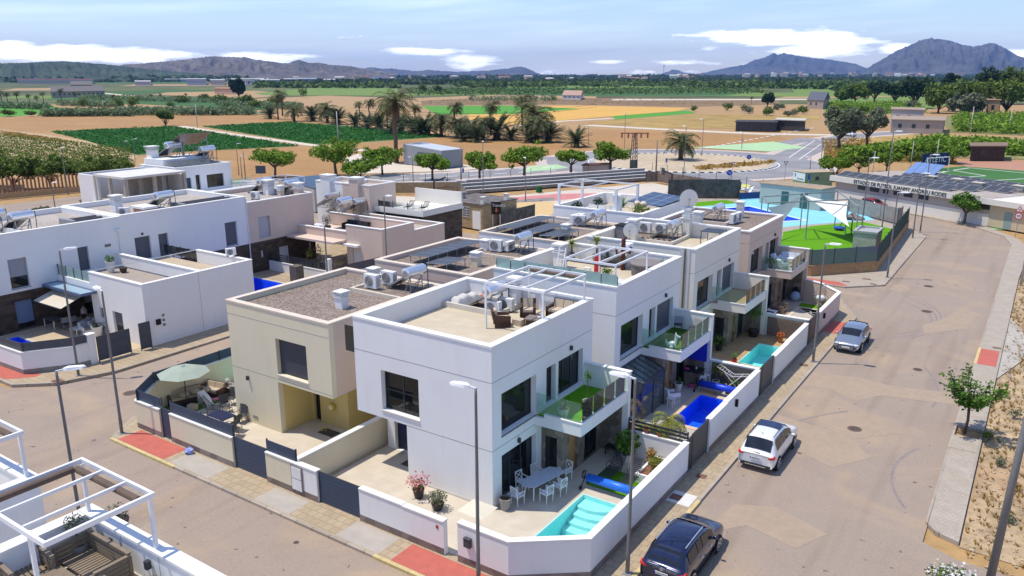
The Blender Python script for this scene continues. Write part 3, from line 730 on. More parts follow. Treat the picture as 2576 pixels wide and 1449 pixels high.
# football pitch with its lines
b = B(); FP = [(2290,436),(2330,425),(2420,417),(2600,430),(2750,470),(2750,560),(2500,480)]
b.sheet(pg(FP),-0.10); struct(b,'football_pitch',mat('football turf',(0.05,0.15,0.03),var=.12,scale=.3))
b = B()
for p,q in (((2310,440),(2440,421)),((2440,421),(2620,438)),((2345,449),(2480,441)),((2480,441),(2395,427)),((2370,433),(2395,427)),((2365,460),(2600,447)),((2310,440),(2520,486))): stripe(b,p,q,.35,-.09)
struct(b,'pitch_markings',WHP)
b = B(); b.sheet(pg([(1925,465),(1960,462),(2060,462),(2105,470),(2090,492),(1960,488)]),-.10)
b.sheet(pg([(2420,540),(2600,545),(2600,580),(2500,575)]),-.10)
b.sheet(pg([(1040,530),(1105,530),(1105,548),(1060,548)]),-.10)
struct(b,'sports_court',mat('pale green court',(0.25,0.44,0.20),var=.05))
b = B(); b.k = 0
b.sheet(pg([(970,490),(1180,500),(1640,458),(1700,470),(1810,480),(1740,500),(1690,560),(1390,570),(1180,560),(1040,545)]),-.11)
b.k = 1; b.sheet(pg([(1080,508),(1180,503),(1400,486),(1520,484),(1500,492),(1400,503),(1200,508),(1090,516)]),-.105)
b.k = 2; b.sheet(pg([(1150,524),(1270,508),(1395,505),(1395,545),(1330,545)]),-.105)
b.k = 3; b.sheet(pg([(1090,514),(1240,506),(1395,494),(1395,503),(1260,510),(1130,524),(1090,522)]),-.100)
struct(b,'sports_yard',[mat('pale concrete yard',(0.56,0.50,0.41),var=.06,scale=.5),mat('pink court paint',(0.55,0.22,0.20),var=.12,scale=.6),mat('ochre sand floor',(0.60,0.42,0.20),var=.08),mat('grey rubber matting',(0.24,0.21,0.19),var=.25,scale=1)])
# --- municipal pool surroundings
MP_ = lambda *q: [tuple(G(*crop(K15,x,y))[:2]) for x,y in q]
b = B(); b.k = 0
b.sheet(MP_((300,1080),(1180,1000),(1180,960),(1400,930),(2500,1080),(2700,1190),(1990,1240),(1500,1290),(1100,1500),(200,1300)),.004,[MUNI])
b.k = 1
b.sheet(MP_((440,1010),(1020,965),(1170,1000),(440,1062)),.008)
struct(b,'pool_deck',[mat('pale blue pool deck',(0.24,0.58,0.72),var=.07,scale=.4),TURF])
b = B(); b.sheet([(G(*crop(KB,x,y)).x,G(*crop(KB,x,y)).y) for x,y in ((1090,140),(1115,40))] + [tuple(G(*crop(K14,x,y))[:2]) for x,y in ((0,985),(560,935),(915,1020),(900,1100),(760,1200),(740,1400))] + [(1.0,51.5),(-9,51.5)],.012)
struct(b,'lawn',TURF)
# --- weeds and rubble on the waste ground to the right
b = B(); b.sheet([(17.27,8.5),(60,6),(60,100),(17.8,76),(17.3,60)],-.17)
struct(b,'waste_ground',mat('stony waste ground',(0.46,0.34,0.20),var=.35,scale=1.5,big=.15,bump=.8,bscale=5,build=soil_build))
b = B(); b.sheet([(17.27,30.5),(18.4,35),(18.7,40),(17.9,44),(17.27,46)],-.10)
struct(b,'concrete_apron',CONC)
# --- distant ridges: real terrain with a front slope, a crest and a back slope
from mathutils import noise as MN
def ridge(name,pts,dist,m,rows=26,seed=1,rough=0.10):
 rr = random.Random(seed); b = B(); xs = []
 for i in range(len(pts) - 1):
  n = max(2,int((pts[i + 1][0] - pts[i][0]) / 3))
  for k in range(n):
   u = k / n; xs.append((pts[i][0] + (pts[i + 1][0] - pts[i][0]) * u,pts[i][1] + (pts[i + 1][1] - pts[i][1]) * u + rr.uniform(-.9,.9)))
 xs.append(pts[-1]); W_ = len(xs)
 off = [0.0] * W_; prev = [0.0] * W_
 for j in range(rows + 6):
  t = j / rows
  s_ = max(0.0,min(1.0,t if t <= 1 else 1 - (t - 1) * 2.6))
  off = [o_ * .75 + rr.uniform(-1,1) * rough for o_ in off]
  sm = [(off[max(0,i - 1)] + off[i] + off[min(W_ - 1,i + 1)]) / 3 for i in range(W_)]
  for i,(px,py) in enumerate(xs):
   d = _ray(px,py); d2 = Vector((d.x,d.y,0)); k = dist / d2.length
   D = dist * (0.72 + 0.28 * t) if t <= 1 else dist * (1 + 0.2 * (t - 1))
   hz = CP.z + d.z * k
   g_ = MN.ridged_multi_fractal(Vector((i * .10,j * .11,seed)),1.0,2.1,5,1.0,2.0) - 1.1
   z = max(0,hz * (s_ ** 1.25) * (1 + g_ * .8 * (1 - s_) ** .6 * min(1,s_ * 3)) * (1 + .05 * g_)) - 3
   if t == 1.0: z = hz
   q = d2.normalized() * D
   b.v.append((CP.x + q.x,CP.y + q.y,z))
 for j in range(rows + 5):
  for i in range(W_ - 1):
   b.f.append((j * W_ + i,j * W_ + i + 1,(j + 1) * W_ + i + 1,(j + 1) * W_ + i)); b.m.append(0)
 return struct(b,name,m,smooth=True)
ROCK = mat('mountain rock and scrub',(0.115,0.10,0.085),var=.5,scale=.006,big=.4)
HILLM = mat('quarried hill',(0.15,0.12,0.09),var=.55,scale=.012,big=.35)
HILLG = mat('wooded hillside',(0.05,0.075,0.03),var=.6,scale=.02,big=.3)
ridge('mountains',[(2120,187),(2165,183),(2200,160),(2235,140),(2255,128),(2290,113),(2315,102),(2332,97),(2375,99),(2395,104),(2420,112),(2455,118),(2490,108),(2505,110),(2530,122),(2560,140),(2600,152),(2700,170),(2820,187)],9000,ROCK,seed=3)
ridge('mountains',[(1655,189),(1680,180),(1692,175),(1703,176),(1725,184),(1750,186),(1790,179),(1830,170),(1872,163),(1895,152),(1920,146),(1945,134),(1958,137),(1973,134),(2016,142),(2060,147),(2110,153),(2150,160),(2190,175),(2240,186)],11500,ROCK,seed=5)
ridge('mountains',[(880,184),(922,171),(937,169),(960,173),(981,172),(1020,176),(1048,179),(1080,176),(1148,181),(1230,177),(1278,172),(1307,167),(1325,171),(1345,181),(1368,189)],9500,ROCK,seed=8)
ridge('hills',[(250,172),(310,163),(372,158),(430,153),(472,149),(500,145),(531,142),(580,143),(620,144),(640,150),(690,156),(723,160),(738,154),(751,150),(765,154),(778,158),(801,157),(831,163),(876,166),(921,173),(964,180),(1001,187)],5200,HILLM,seed=11,rough=.16)
ridge('hills',[(-260,170),(-100,163),(0,159),(60,158),(87,156),(159,154),(211,157),(270,162),(330,168),(420,178),(520,186)],3300,HILLG,seed=14)
# ================================================================ HOUSES
FR = mat('dark window frame',(0.03,0.032,0.036),rough=0.4,var=.05,spec=.5)
SILL = mat('grey stone sill',(0.22,0.20,0.18),rough=.5,var=.2)
SILLW = mat('pale stone sill',(0.62,0.58,0.50),rough=.6,var=.06)
CURT = mat('pale curtain',(0.35,0.36,0.36),var=.1)
OAK = mat('oak door',(0.42,0.23,0.09),rough=.5,var=.15,scale=5)
NAVYD = mat('navy door',(0.02,0.025,0.07),rough=.5,var=.1)
def win(parent,o,u,s0,z0,s1,z1,dep=0.24,nx=2,nz=1,shut=0.0,sill=None,name='window',label=None,shm=None,fr=None,glass=None):
 """frame with its pane, blind and sill set back in a wall opening"""
 ux,uy = u; nx_,ny_ = -uy,ux
 def bx(b,a0,a1,d0,d1,c0,c1):
  P = lambda a,d,z: (o[0] + ux * a + nx_ * d,o[1] + uy * a + ny_ * d,z)
  b.add([P(a,d,z) for z in (c0,c1) for d in (d0,d1) for a in (a0,a1)],[(0,2,3,1),(4,5,7,6),(0,1,5,4),(2,6,7,3),(0,4,6,2),(1,3,7,5)])
 e = 0.004; t = 0.06
 s0 += e; s1 -= e; z0 += e; z1 -= e
 b = B()
 bx(b,s0,s0 + t,dep,dep + .06,z0,z1); bx(b,s1 - t,s1,dep,dep + .06,z0,z1)
 bx(b,s0 + t,s1 - t,dep,dep + .06,z0,z0 + t); bx(b,s0 + t,s1 - t,dep,dep + .06,z1 - t,z1)
 for i in range(1,nx):
  c = s0 + (s1 - s0) * i / nx; bx(b,c - .03,c + .03,dep + .003,dep + .057,z0 + t,z1 - t)
 for j in range(1,nz):
  c = z0 + (z1 - z0) * j / nz; bx(b,s0 + t,s1 - t,dep + .006,dep + .054,c - .03,c + .03)
 f = b.obj(name,fr or FR,parent,label=label)
 b = B(); bx(b,s0 + t,s1 - t,dep + .03,dep + .04,z0 + t,z1 - t); b.obj('pane',glass or GLASSW,f)
 if not shut and not glass and s1 - s0 > 1.1:
  b = B(); k = 0; a = s0 + .08
  while a < s0 + (s1 - s0) * .36: bx(b,a,a + .07,dep + .2 + .03 * (k % 2),dep + .23 + .03 * (k % 2),z0 + .02,z1 - .02); a += .072; k += 1
  b.obj('curtain',CURT,f)
 if shut:
  b = B(); bx(b,s0 + .02,s1 - .02,dep - .035,dep - .004,z1 - (z1 - z0) * shut,z1); b.obj('roller_shutter',shm or SHUT,f)
 if sill:
  b = B(); bx(b,s0 - .03,s1 + .03,-.05,dep - .01,z0 - .055,z0 - .008); b.obj('sill',sill,f)
 return f
def coping(parent,outer,w_=.36,z=7.5,h=.09,m=None):
 b = B(); b.ring(inset(outer,-.035),inset(outer,w_ - .035),z,z + h); return b.obj('coping',m or COPE,parent)
def chimney(parent,x,y,z,h=.85,w_=.5,m=None,capm=None):
 b = B(); b.box(x - w_ / 2,y - w_ / 2,z,x + w_ / 2,y + w_ / 2,z + h * .62); c = b.obj('chimney',m or WHITE,parent)
 b = B()
 for i in range(3): b.box(x - w_ * .6,y - w_ * .6,z + h * (.64 + i * .09),x + w_ * .6,y + w_ * .6,z + h * (.64 + i * .09) + .045)
 b.box(x - w_ * .42,y - w_ * .42,z + h * .62,x + w_ * .42,y + w_ * .42,z + h * .93)
 b.box(x - w_ * .66,y - w_ * .66,z + h * .93,x + w_ * .66,y + w_ * .66,z + h)
 b.obj('chimney_cap',capm or COPE,c)
 return c
def lightspot(parent,x,y,z,n=(1,0)):
 b = B(); b.box(x - .06 + n[0] * .07,y - .06 + n[1] * .07,z,x + .06 + n[0] * .07,y + .06 + n[1] * .07,z + .22); return b.obj('wall_lamp',DARKM,parent)
def houseA(y0,label,wm,stm=STONE,top=7.5,floor=6.55,shuts=(0,0,0,0),tile=TERR,fl=None,balc=TURF,glass_ground=True,side=None,frontwin=True):
 t = thing('villa',label,'house',(-4,y0 + 4.4,0),group='two storey villas along the main road')
 Y = y0; sm = side or wm
 b = B()
 b.wall((-8,Y),(1,0),8,2.8,top,.3,[(1.64,3.22,3.93,5.22)] if frontwin else [])
 b.wall((0,Y + .3),(0,1),8.25,2.8,top,.3,[(.4,3.26,3.22,5.24),(4.1,3.32,4.95,5.24),(5.2,3.32,7.6,5.24)])
 b.wall((0,Y + 8.85),(-1,0),8,2.8,top,.3)
 b.wall((-8,Y + 8.55),(0,-1),8.25,2.8,top,.3)
 b.box(-7.7,Y + .3,2.8,-.3,Y + 8.55,3.0)
 b.wall((-4.87,Y),(1,0),4.87,0,2.8,.3)
 b.wall((0,Y + .3),(0,1),8.55,0,2.8,.3,[(.4,.04,3.24,2.32)])
 b.wall((-4.87,Y + 2.0),(0,-1),1.7,0,2.8,.3)
 b.wall((-8,Y + 2.0),(1,0),3.43,0,2.8,.3,[(.5,.02,1.4,2.1)])
 b.wall((-8,Y + 8.85),(0,-1),6.55,0,2.8,.3)
 b.wall((-.3,Y + 8.85),(-1,0),7.4,0,2.8,.3)
 b.k = 1
 for z in (2.79,5.95):
  b.box(-7.99 if z > 3 else -4.86,Y - .004,z - .012,-.01,Y,z + .012); b.box(0,Y + .01,z - .012,.004,Y + 8.8,z + .012)
 b.obj('wall',[wm,JOINT],t)
 b = B(); b.box(-7.7,Y + .3,floor - .15,-.3,Y + 8.55,floor); b.obj('roof',tile,t)
 coping(t,rect(-8,Y,0,Y + 8.85),.36,top)
 b = B()
 b.box(-4.85,Y - .02,0,-.02,Y - .001,.11); b.box(.001,Y + .02,0,.02,Y + 3.95,.11)
 b.obj('plinth',SILLW,t)
 if frontwin: win(t,(-8,Y),(1,0),1.64,3.22,3.93,5.22,.26,2,2,sill=SILLW)
 win(t,(0,Y + .3),(0,1),.4,3.26,3.22,5.24,.3,1,1,shut=shuts[0],sill=SILL)
 win(t,(0,Y + .3),(0,1),4.1,3.32,4.95,5.24,.25,1,1,shut=shuts[1])
 win(t,(0,Y + .3),(0,1),5.2,3.32,7.6,5.24,.25,3,1,shut=shuts[2],name='sliding_door')
 win(t,(0,Y + .3),(0,1),.4,.04,3.24,2.32,.25,3,1,shut=shuts[3],name='sliding_door')
 win(t,(-8,Y + 2.0),(1,0),.5,.02,1.4,2.1,.2,1,1,name='door',glass=NAVYD)
 b = B()
 b.wall((0.002,Y + 4),(1,0),1.15,0,2.77,.2,[(.16,.06,.86,2.05)])
 b.wall((1.152,Y + 4.2),(0,1),3.85,0,2.77,.2,[(.45,.02,1.3,2.15),(1.95,.02,3.4,2.15)])
 b.wall((1.155,Y + 8.05 - .03),(1,0),1.05,0,2.77,.028)
 b.obj('stone_cladding',stm,t)
 win(t,(0.002,Y + 4),(1,0),.16,.06,.86,2.05,.12,1,1)
 win(t,(1.152,Y + 4.2),(0,1),.45,.02,1.3,2.15,.15,1,1,name='door',glass=OAK,fr=OAK,label='oak front door')
 win(t,(1.152,Y + 4.2),(0,1),1.95,.02,3.4,2.15,.12,2,1,name='sliding_door')
 b = B()
 b.box(.004,Y + 3.4,2.78,2.45,Y + 8.05,3.18)
 b.box(.5,Y + 3.4,3.18,2.45,Y + 3.55,3.38); b.box(2.3,Y + 3.55,3.18,2.45,Y + 8.05,3.38)
 b.box(.004,Y + 8.05,2.78,2.52,Y + 8.3,4.36); b.box(1.16,Y + 8.052,0,2.52,Y + 8.298,2.78)
 bal = b.obj('balcony',sm,t)
 b = B(); b.box(.5,Y + 3.37,3.38,2.48,Y + 3.57,3.42); b.box(2.28,Y + 3.57,3.38,2.48,Y + 8.02,3.42); b.box(.01,Y + 8.02,4.36,2.56,Y + 8.33,4.42); b.obj('coping',COPE,bal)
 b = B(); b.box(.008,Y + 3.56,3.18,2.29,Y + 8.04,3.2); b.obj('balcony_floor',balc,bal)
 b = B(); b.box(.05,Y + 3.46,3.36,.48,Y + 3.475,4.36)
 for i in range(2): b.box(.5 + i * .95,Y + 3.46,3.42,1.43 + i * .95,Y + 3.475,4.36)
 for i in range(4): b.box(2.38,Y + 3.6 + i * 1.1,3.42,2.395,Y + 4.68 + i * 1.1,4.36)
 b.obj('glass_railing',RAIL,bal)
 lightspot(t,0,Y + 6.6,5.5); lightspot(t,0,Y + 2.0,2.45)
 return t
H1 = houseA(0,'white villa nearest the road corner with turf balcony and white pergola on its roof',WHITE)
H2 = houseA(11.45,'white villa with frosted glass roof rail and white dog ornament on its balcony',WHITE,shuts=(0,0,1,0),balc=TURFD)
H3 = houseA(22.7,'pale cream villa with timber balcony floor and a long drainpipe down its front corner',WHITEB,shuts=(.0,.6,1,1),balc=WOOD,tile=TERR,side=WHITEB)
H4 = houseA(33.9,'pinkish beige villa at the far row end, its balcony packed with white furniture',PINKR,top=6.85,floor=6.6,tile=GRAVEL,shuts=(0,0,.0,0),balc=DECKG)
# extra fittings of the single houses
b = B(); b.rring(-7.68,6.25,-4.0,8.53,.14,6.55,6.83); c_ = b.obj('equipment_pad',SILLW,H1)
b = B(); b.box(-7.52,6.41,6.552,-4.16,8.37,6.64); b.obj('gravel_bed',GRAVEL,c_)
chimney(H1,-4.3,8.15,6.6,1.65,.5)
b = B(); b.box(-.75,2.2,6.552,-.32,4.6,6.75); b.box(-1.4,4.6,6.552,-.32,5.4,6.9); b.obj('terrace_step',COPE,H1)
b = B(); b.box(-8.9,-.3 + .6,5.6,-8.02,.33,6.9); b.obj('glass_screen',RAIL,H1)
chimney(H2,-6.9,17.2,6.55,1.6,.62); chimney(H2,-3.6,20.0,6.55,1.5,.5)
b = B()
for i in range(8): b.box(-7.85 + i * .98,11.6,7.6,-6.93 + i * .98,11.615,8.2)
r_ = b.obj('glass_railing',FROST,H2)
b = B()
for i in range(9): b.box(-7.89 + i * .98,11.585,7.59,-7.86 + i * .98,11.63,8.12)
b.obj('rail_post',DARKM,r_)
b = B(); b.rring(-7.6,27.5,-3.6,31.2,.14,6.55,6.8); c_ = b.obj('equipment_pad',SILLW,H3)
b = B(); b.box(-7.44,27.66,6.552,-3.76,31.04,6.62); b.obj('gravel_bed',GRAVEL,c_)
chimney(H3,-6.6,27.2,6.55,1.7,.62,WHITEB); chimney(H3,-3.9,30.9,6.55,2.3,.55,WHITEB)
b = B(); b.tube([(-.7,22.66,7.55),(-.7,22.62,7.3),(-.7,22.62,.1)],.055,8); b.obj('drainpipe',mat('brown drainpipe',(.20,.15,.10),rough=.4),H3)
b = B(); b.box(-1.05,22.655,2.8,-.35,22.70,7.45); b.obj('pipe_chase',GREYR,H3)
b = B(); b.rring(-7.0,36.8,-2.9,40.2,.14,6.6,6.85); c_ = b.obj('equipment_pad',COPEB,H4)
b = B(); b.box(-6.85,36.95,6.602,-3.05,40.05,6.66); b.obj('gravel_bed',GRAVEL,c_)
chimney(H4,-4.6,35.0,6.6,1.3,.6,WHITEB); chimney(H4,-3.3,41.3,6.6,1.4,.55,WHITE)
def houseB(y0,label,wm,low=None,top=6.78,gravel=GRAVEL,cope=COPEB,x1=-9.7,depth=8.85,recess=True,sidem=None):
 t = thing('villa',label,'house',(-13.7,y0 + 4.4,0),group='two storey villas in the row behind')
 Y = y0; low = low or wm; X0 = -17.5
 b = B(); L = x1 - X0
 b.wall((X0,Y),(1,0),L,2.95,top,.3,[(3.78,3.4,6.08,5.38)])
 b.wall((X0,Y + depth),(0,-1),depth - .3,2.95,top,.3)
 b.box(X0 + .3,Y + .3,2.95,x1 - .3,Y + 5.2,3.1)
 b.k = 1
 b.box(X0 + .01,Y - .004,3.09,x1 - .01,Y,3.112); b.box(X0 + .01,Y - .004,6.1,x1 - .01,Y,6.122)
 b.k = 0
 b.obj('wall',[wm,JOINT],t)
 b = B()
 b.wall((x1,Y + .3),(0,1),4.9,2.95,top,.3)
 b.wall((x1,Y + 5.2),(1,0),-8.05 - x1,2.95,top,.3)
 b.wall((-8.05,Y + 5.5),(0,1),depth - 5.5,2.95,top,.3)
 b.wall((-8.05,Y + depth),(-1,0),-8.05 - X0 - .3,2.95,top,.3)
 b.obj('side_wall',sidem or wm,t)
 b = B()
 b.wall((X0,Y),(1,0),3.7,0,2.95,.3)
 b.wall((X0,Y + depth),(0,-1),depth - .3,0,2.95,.3)
 b.obj('ground_wall',wm,t)
 b = B()
 b.wall((-13.8,Y + .3),(0,1),1.9,0,2.95,.3)
 b.wall((-14.1,Y + 2.2),(1,0),3.1,0,2.95,.3,[(.45,.02,.95,2.3)])
 b.wall((-11.0,Y + 2.5),(0,1),depth - 2.8,0,2.95,.3)
 b.obj('recess_wall',low,t)
 b = B(); b.box(X0 + .3,Y + .3,top - .45,x1 - .3,Y + depth - .3,top - .22); b.box(x1 - .3,Y + 5.5,top - .45,-8.35,Y + depth - .3,top - .22); b.obj('roof',gravel,t)
 P = [(X0,Y),(x1,Y),(x1,Y + 5.2),(-8.05,Y + 5.2),(-8.05,Y + depth),(X0,Y + depth)]
 coping(t,P,.36,top,.09,cope)
 win(t,(X0,Y),(1,0),3.78,3.4,6.08,5.38,.26,2,1,shut=.97,sill=SILLW,shm=mat('slate blue shutter',(.055,.06,.08),rough=.5))
 win(t,(-14.1,Y + 2.2),(1,0),.45,.02,.95,2.3,.15,1,1,name='door')
 b = B(); b.rring(-13.9,Y + 5.6,-9.9,Y + 8.56,.16,top - .22,top + .02); c_ = b.obj('equipment_pad',cope,t)
 b = B(); b.box(-13.72,Y + 5.78,top - .218,-10.08,Y + 8.38,top - .12); b.obj('gravel_bed',gravel,c_)
 return t
G1 = houseB(0,'cream villa with a flat gravel roof and ochre yellow ground floor recess',CREAM,YELL,sidem=PINKR)  # cream side wall takes the pinkish render: its shade is put into the colour
G2 = houseB(11.45,'pinkish beige villa with one long and one short solar strip on its roof',PINKR,sidem=PINKR)
G3 = houseB(22.9,'white villa with three strips of solar panels on its gravel roof',WHITE)
chimney(G1,-11.9,3.05,6.55,.95,.5); chimney(G1,-14.4,8.1,6.55,.85,.5)
chimney(G2,-11.6,14.6,6.55,.95,.5,CREAM); chimney(G2,-13.7,18.5,6.55,.85,.5)
chimney(G3,-11.7,26.2,6.55,.95,.5); chimney(G3,-13.3,31.3,6.55,.85,.5)
b = B(); b.box(-16.1,-.03,.35,-15.7,-.003,.52)
for i in range(4): b.box(-16.1 + i * .11,-.034,.37,-16.03 + i * .11,-.03,.5)
b.obj('vent_grille',GREYM,G1)
lightspot(G1,-16.2,0,2.55,(0,-1)); lightspot(G1,-13.4,2.2,1.7,(0,-1))
# white end villa of the rear row with its planted, pergola-covered roof terrace
W4 = thing('villa','white villa ending the rear row, with big white pergola on its planted terrace','house',(-12.5,41,0),group='two storey villas in the row behind')
b = B(); b.wall((-17.9,34.6),(1,0),8.6,0,7.2,.3); b.wall((-9.3,34.9),(0,1),9.3,0,7.2,.3); b.wall((-17.9,44.2),(0,-1),9.3,0,7.2,.3); b.wall((-9.3,44.2),(-1,0),8.3,0,7.2,.3)
b.wall((-9.3 + .002,36.6),(1,0),1.2,0,6.6,.3); b.wall((-8.1,36.9),(0,1),7.0,0,6.6,.3)
b.obj('wall',WHITE,W4)
b = B(); b.box(-17.6,34.9,6.0,-9.6,43.9,6.2); b.obj('roof',TERR,W4)
coping(W4,rect(-17.9,34.6,-9.3,44.2),.34,7.2)
b = B(); b.add([(-12.6,38.4,7.6),(-9.35,38.4,7.4),(-9.35,44.1,7.5),(-12.6,44.1,7.75)],[(0,1,2,3)]); b.add([(-12.6,38.4,7.55),(-9.35,38.4,7.35),(-9.35,44.1,7.45),(-12.6,44.1,7.7)],[(0,1,2,3)]); b.obj('solar_roof',PANELN,W4)
# ---------------------------------------------------------------- rooftop equipment prototypes
def mk_heater():
 t = thing('solar_water_heater','','water heater')
 b = B(); b.tube([(0,-.78,1.12),(0,-.74,1.12),(0,.74,1.12),(0,.78,1.12)],[.20,.31,.31,.20],20); b.obj('tank',STEEL,t,smooth=False)
 for y in (-.79,.79): b = B(); b.tube([(0,y - .012,1.12),(0,y + .012,1.12)],.16,16); b.obj('tank_cap',GREYM,t)
 M_ = Matrix.Translation((-.78,0,.56)) @ Matrix.Rotation(radians(-30),4,'Y')
 b = B(); b.T = M_; b.box(-.95,-.6,-.04,.95,.6,.04); b.k = 1; b.rring(-.97,-.62,.97,.62,.05,-.05,.055); b.obj('collector',[COLL,GREYM],t)
 b = B()
 for y in (-.5,.5):
  b.bar((.12,y,0),(.12,y,.9),.045); b.bar((-.3,y,0),(.1,y,.85),.04); b.bar((-1.55,y,0),(.14,y,0.02),.045); b.bar((-1.5,y,0),(-1.5,y,.16),.04)
 b.bar((.12,-.5,.45),(.12,.5,.45),.035); b.bar((.12,-.5,.1),(.12,.5,.8),.03)
 b.obj('frame',GREYM,t)
 b = B(); b.tube([(-.2,.62,.98),(-.1,.72,1.0),(0,.82,1.2),(.2,.84,1.35),(.3,.8,.9),(.4,.7,.1)],.025,6); b.obj('pipe',mat('black pipe lagging',(.03,.03,.03)),t)
 return t
HEAT = Proto(mk_heater)
def mk_ac():
 t = thing('air_conditioner','','air conditioner')
 b = B(); b.box(-.42,-.16,.09,.42,.16,.72); b.obj('casing',PLW,t)
 b = B(); b.T = Matrix.Translation((-.1,-.165,.4)) @ Matrix.Rotation(pi / 2,4,'X')
 b.cyl(0,0,-.002,.012,.24,n=20); b.k = 1
 for i in range(4): r0 = .05 + i * .055; b.ring([(r0 * c + 0,r0 * e) for c,e in rings(20,1)],[((r0 - .012) * c,(r0 - .012) * e) for c,e in rings(20,1)],.013,.02)
 b.obj('fan_grille',[mat('fan shadow grey',(.07,.07,.07)),PLW],t)
 b = B(); b.box(-.36,-.17,0,-.28,.17,.09); b.box(.28,-.17,0,.36,.17,.09); b.obj('foot',DARKM,t)
 return t
ACU = Proto(mk_ac)
def mk_bigac():
 t = thing('air_conditioner','','air conditioner')
 b = B(); b.box(-.46,-.18,.08,.46,.18,.86); b.obj('casing',PLW,t)
 b = B(); b.T = Matrix.Translation((-.08,-.185,.47)) @ Matrix.Rotation(pi / 2,4,'X'); b.cyl(0,0,-.002,.014,.31,n=24); b.k = 1
 for i in range(5): r0 = .06 + i * .06; b.ring([(r0 * c,r0 * e) for c,e in rings(24,1)],[((r0 - .012) * c,(r0 - .012) * e) for c,e in rings(24,1)],.015,.022)
 b.obj('fan_grille',[MATS['fan shadow grey'],PLW],t)
 b = B()
 for i in range(9): b.box(.455,-.14,.2 + i * .06,.468,.14,.215 + i * .06)
 b.obj('side_grille',MATS['fan shadow grey'],t)
 return t
ACB = Proto(mk_bigac)
HG = 'solar water heaters on the flat roofs'; AG = 'air conditioner units on the roofs'
for x,y,z,rz,lab in ((-4.75,7.0,6.64,0,'steel tank solar heater on the nearest white villa roof beside a covered bundle'),
 (-10.75,7.6,6.66,0,'solar heater with dark collector on the cream villa gravel roof'),(-11.0,19.2,6.66,0,'solar heater on the beige gravel roof with the long strip of solar panels'),
 (-11.1,30.2,6.66,0,'solar heater on the gravel roof between the panels and the white pergola terrace'),(-4.4,29.6,6.62,0,'solar heater on the cream villa roof among small flower pots'),
 (-4.2,38.4,6.66,0,'solar heater on the far gravel roof beside a white louvred chimney'),(-3.5,20.6 - .9,6.56,0.2,'shiny tank half hidden behind the planted pergola terrace')):
 HEAT.at((x,y,z),rz,lab,HG)
for P_,x,y,z,rz,lab in ((ACU,-4.55,6.55,6.56,.1,'small white air conditioner behind the rattan armchair, nearer of two'),(ACU,-4.3,7.35,6.56,.1,'small white air conditioner behind the rattan armchair, farther of two'),
 (ACB,-13.0,6.5,6.66,0,'air conditioner at the left end of the cream villa roof pad'),(ACB,-12.7,7.6,6.66,0,'air conditioner with blue sticker behind the collector on the cream villa roof'),
 (ACB,-12.7,18.4,6.66,.1,'air conditioner on the beige gravel roof next to the chimney'),(ACU,-12.0,19.0,6.66,pi / 2,'air conditioner seen side on beside the beige roof heater'),
 (ACB,-13.2,30.1,6.66,pi / 2,'dark backed air conditioner beside the chimney on the roof with three panel strips'),(ACB,-12.6,30.0,6.66,0.2,'white air conditioner with round fan on the roof with three panel strips'),
 (ACB,-7.0,30.3,6.62,0,'left of two air conditioners against the cream roof parapet'),(ACB,-5.8,30.5,6.62,0,'right of two air conditioners against the cream roof parapet'),
 (ACB,-2.7,37.8,6.62,pi / 2,'near air conditioner on the far gravel roof'),(ACB,-2.6,38.8,6.62,pi / 2,'far air conditioner on the far gravel roof')):
 P_.at((x,y,z),rz,lab,AG)
# solar panel strips, tilted up towards the road side
def strip(x,y0,n,lab,z=6.62,w_=1.7,rz=0.0,tilt=4,hi=.38,pw=1.02):
 t = thing('solar_array',lab,'solar panels',(x,y0,z),rz,'solar panel strips on the gravel roofs')
 M0 = Matrix.Translation((x,y0,z)) @ Matrix.Rotation(rz,4,'Z')
 for i in range(n):
  b = B(); b.T = M0 @ Matrix.Translation((0,i * pw,hi)) @ Matrix.Rotation(radians(-tilt),4,'Y'); b.box(0,.012,0,w_,pw - .012,.035); b.k = 1; b.rring(-.012,0,w_ + .012,pw,.022,-.005,.042); b.obj('panel',[mat('black solar cell',(.055,.056,.062),rough=.42,spec=.35,var=.2),GREYM],t)
 b = B(); b.T = M0
 for i in range(n + 1):
  yy = min(max(i * pw,.08),n * pw - .08)
  b.bar((0.06,yy,0),(.06,yy,hi),.05); b.bar((w_ * .93,yy,0),(w_ * .93,yy,hi + w_ * .93 * math.tan(radians(tilt)) - .02),.04)
 b.obj('frame',GREYM,t)
 return t
strip(-15.9,13.0,6,'long strip of dark solar panels on the beige gravel roof')
strip(-13.6,12.0,2,'short strip of solar panels in front of the chimney on the beige roof')
strip(-16.8,24.2,6,'long strip of solar panels along the left edge of the white villa roof')
strip(-14.3,24.0,4,'middle strip of solar panels beside the chimney on the white villa roof')
strip(-12.3,23.4,3,'nearest strip of solar panels behind the potted yucca')
# satellite dishes
def mk_dish():
 t = thing('satellite_dish','','satellite dish')
 b = B(); n = 20; v = []
 for k in range(6):
  r = .5 * k / 5
  for c,e in rings(n,1): v.append((r * c,-.02 + .35 * r * r * 1.0,.9 + r * e * 1.15))
 f = [(k * n + j,k * n + (j + 1) % n,(k + 1) * n + (j + 1) % n,(k + 1) * n + j) for k in range(5) for j in range(n)]
 b.T = Matrix.Rotation(radians(14),4,'X'); b.add(v,f); b.add([(x,y + .015,z) for x,y,z in v],f); b.obj('reflector',PLW,t,smooth=True)
 b = B(); b.tube([(0,.15,0),(0,.15,1.0)],.03,8); b.tube([(0,.2,.35),(0,-.4,.55),(0,-.55,.9)],.015,6); b.box(-.05,-.6,.88,.05,-.48,.98); b.obj('mast',GREYM,t)
 return t
DISH = Proto(mk_dish)
DISH.at((-3.9,30.85,8.3),.5,'large white satellite dish on top of the cream villa chimney','satellite dishes',1.35)
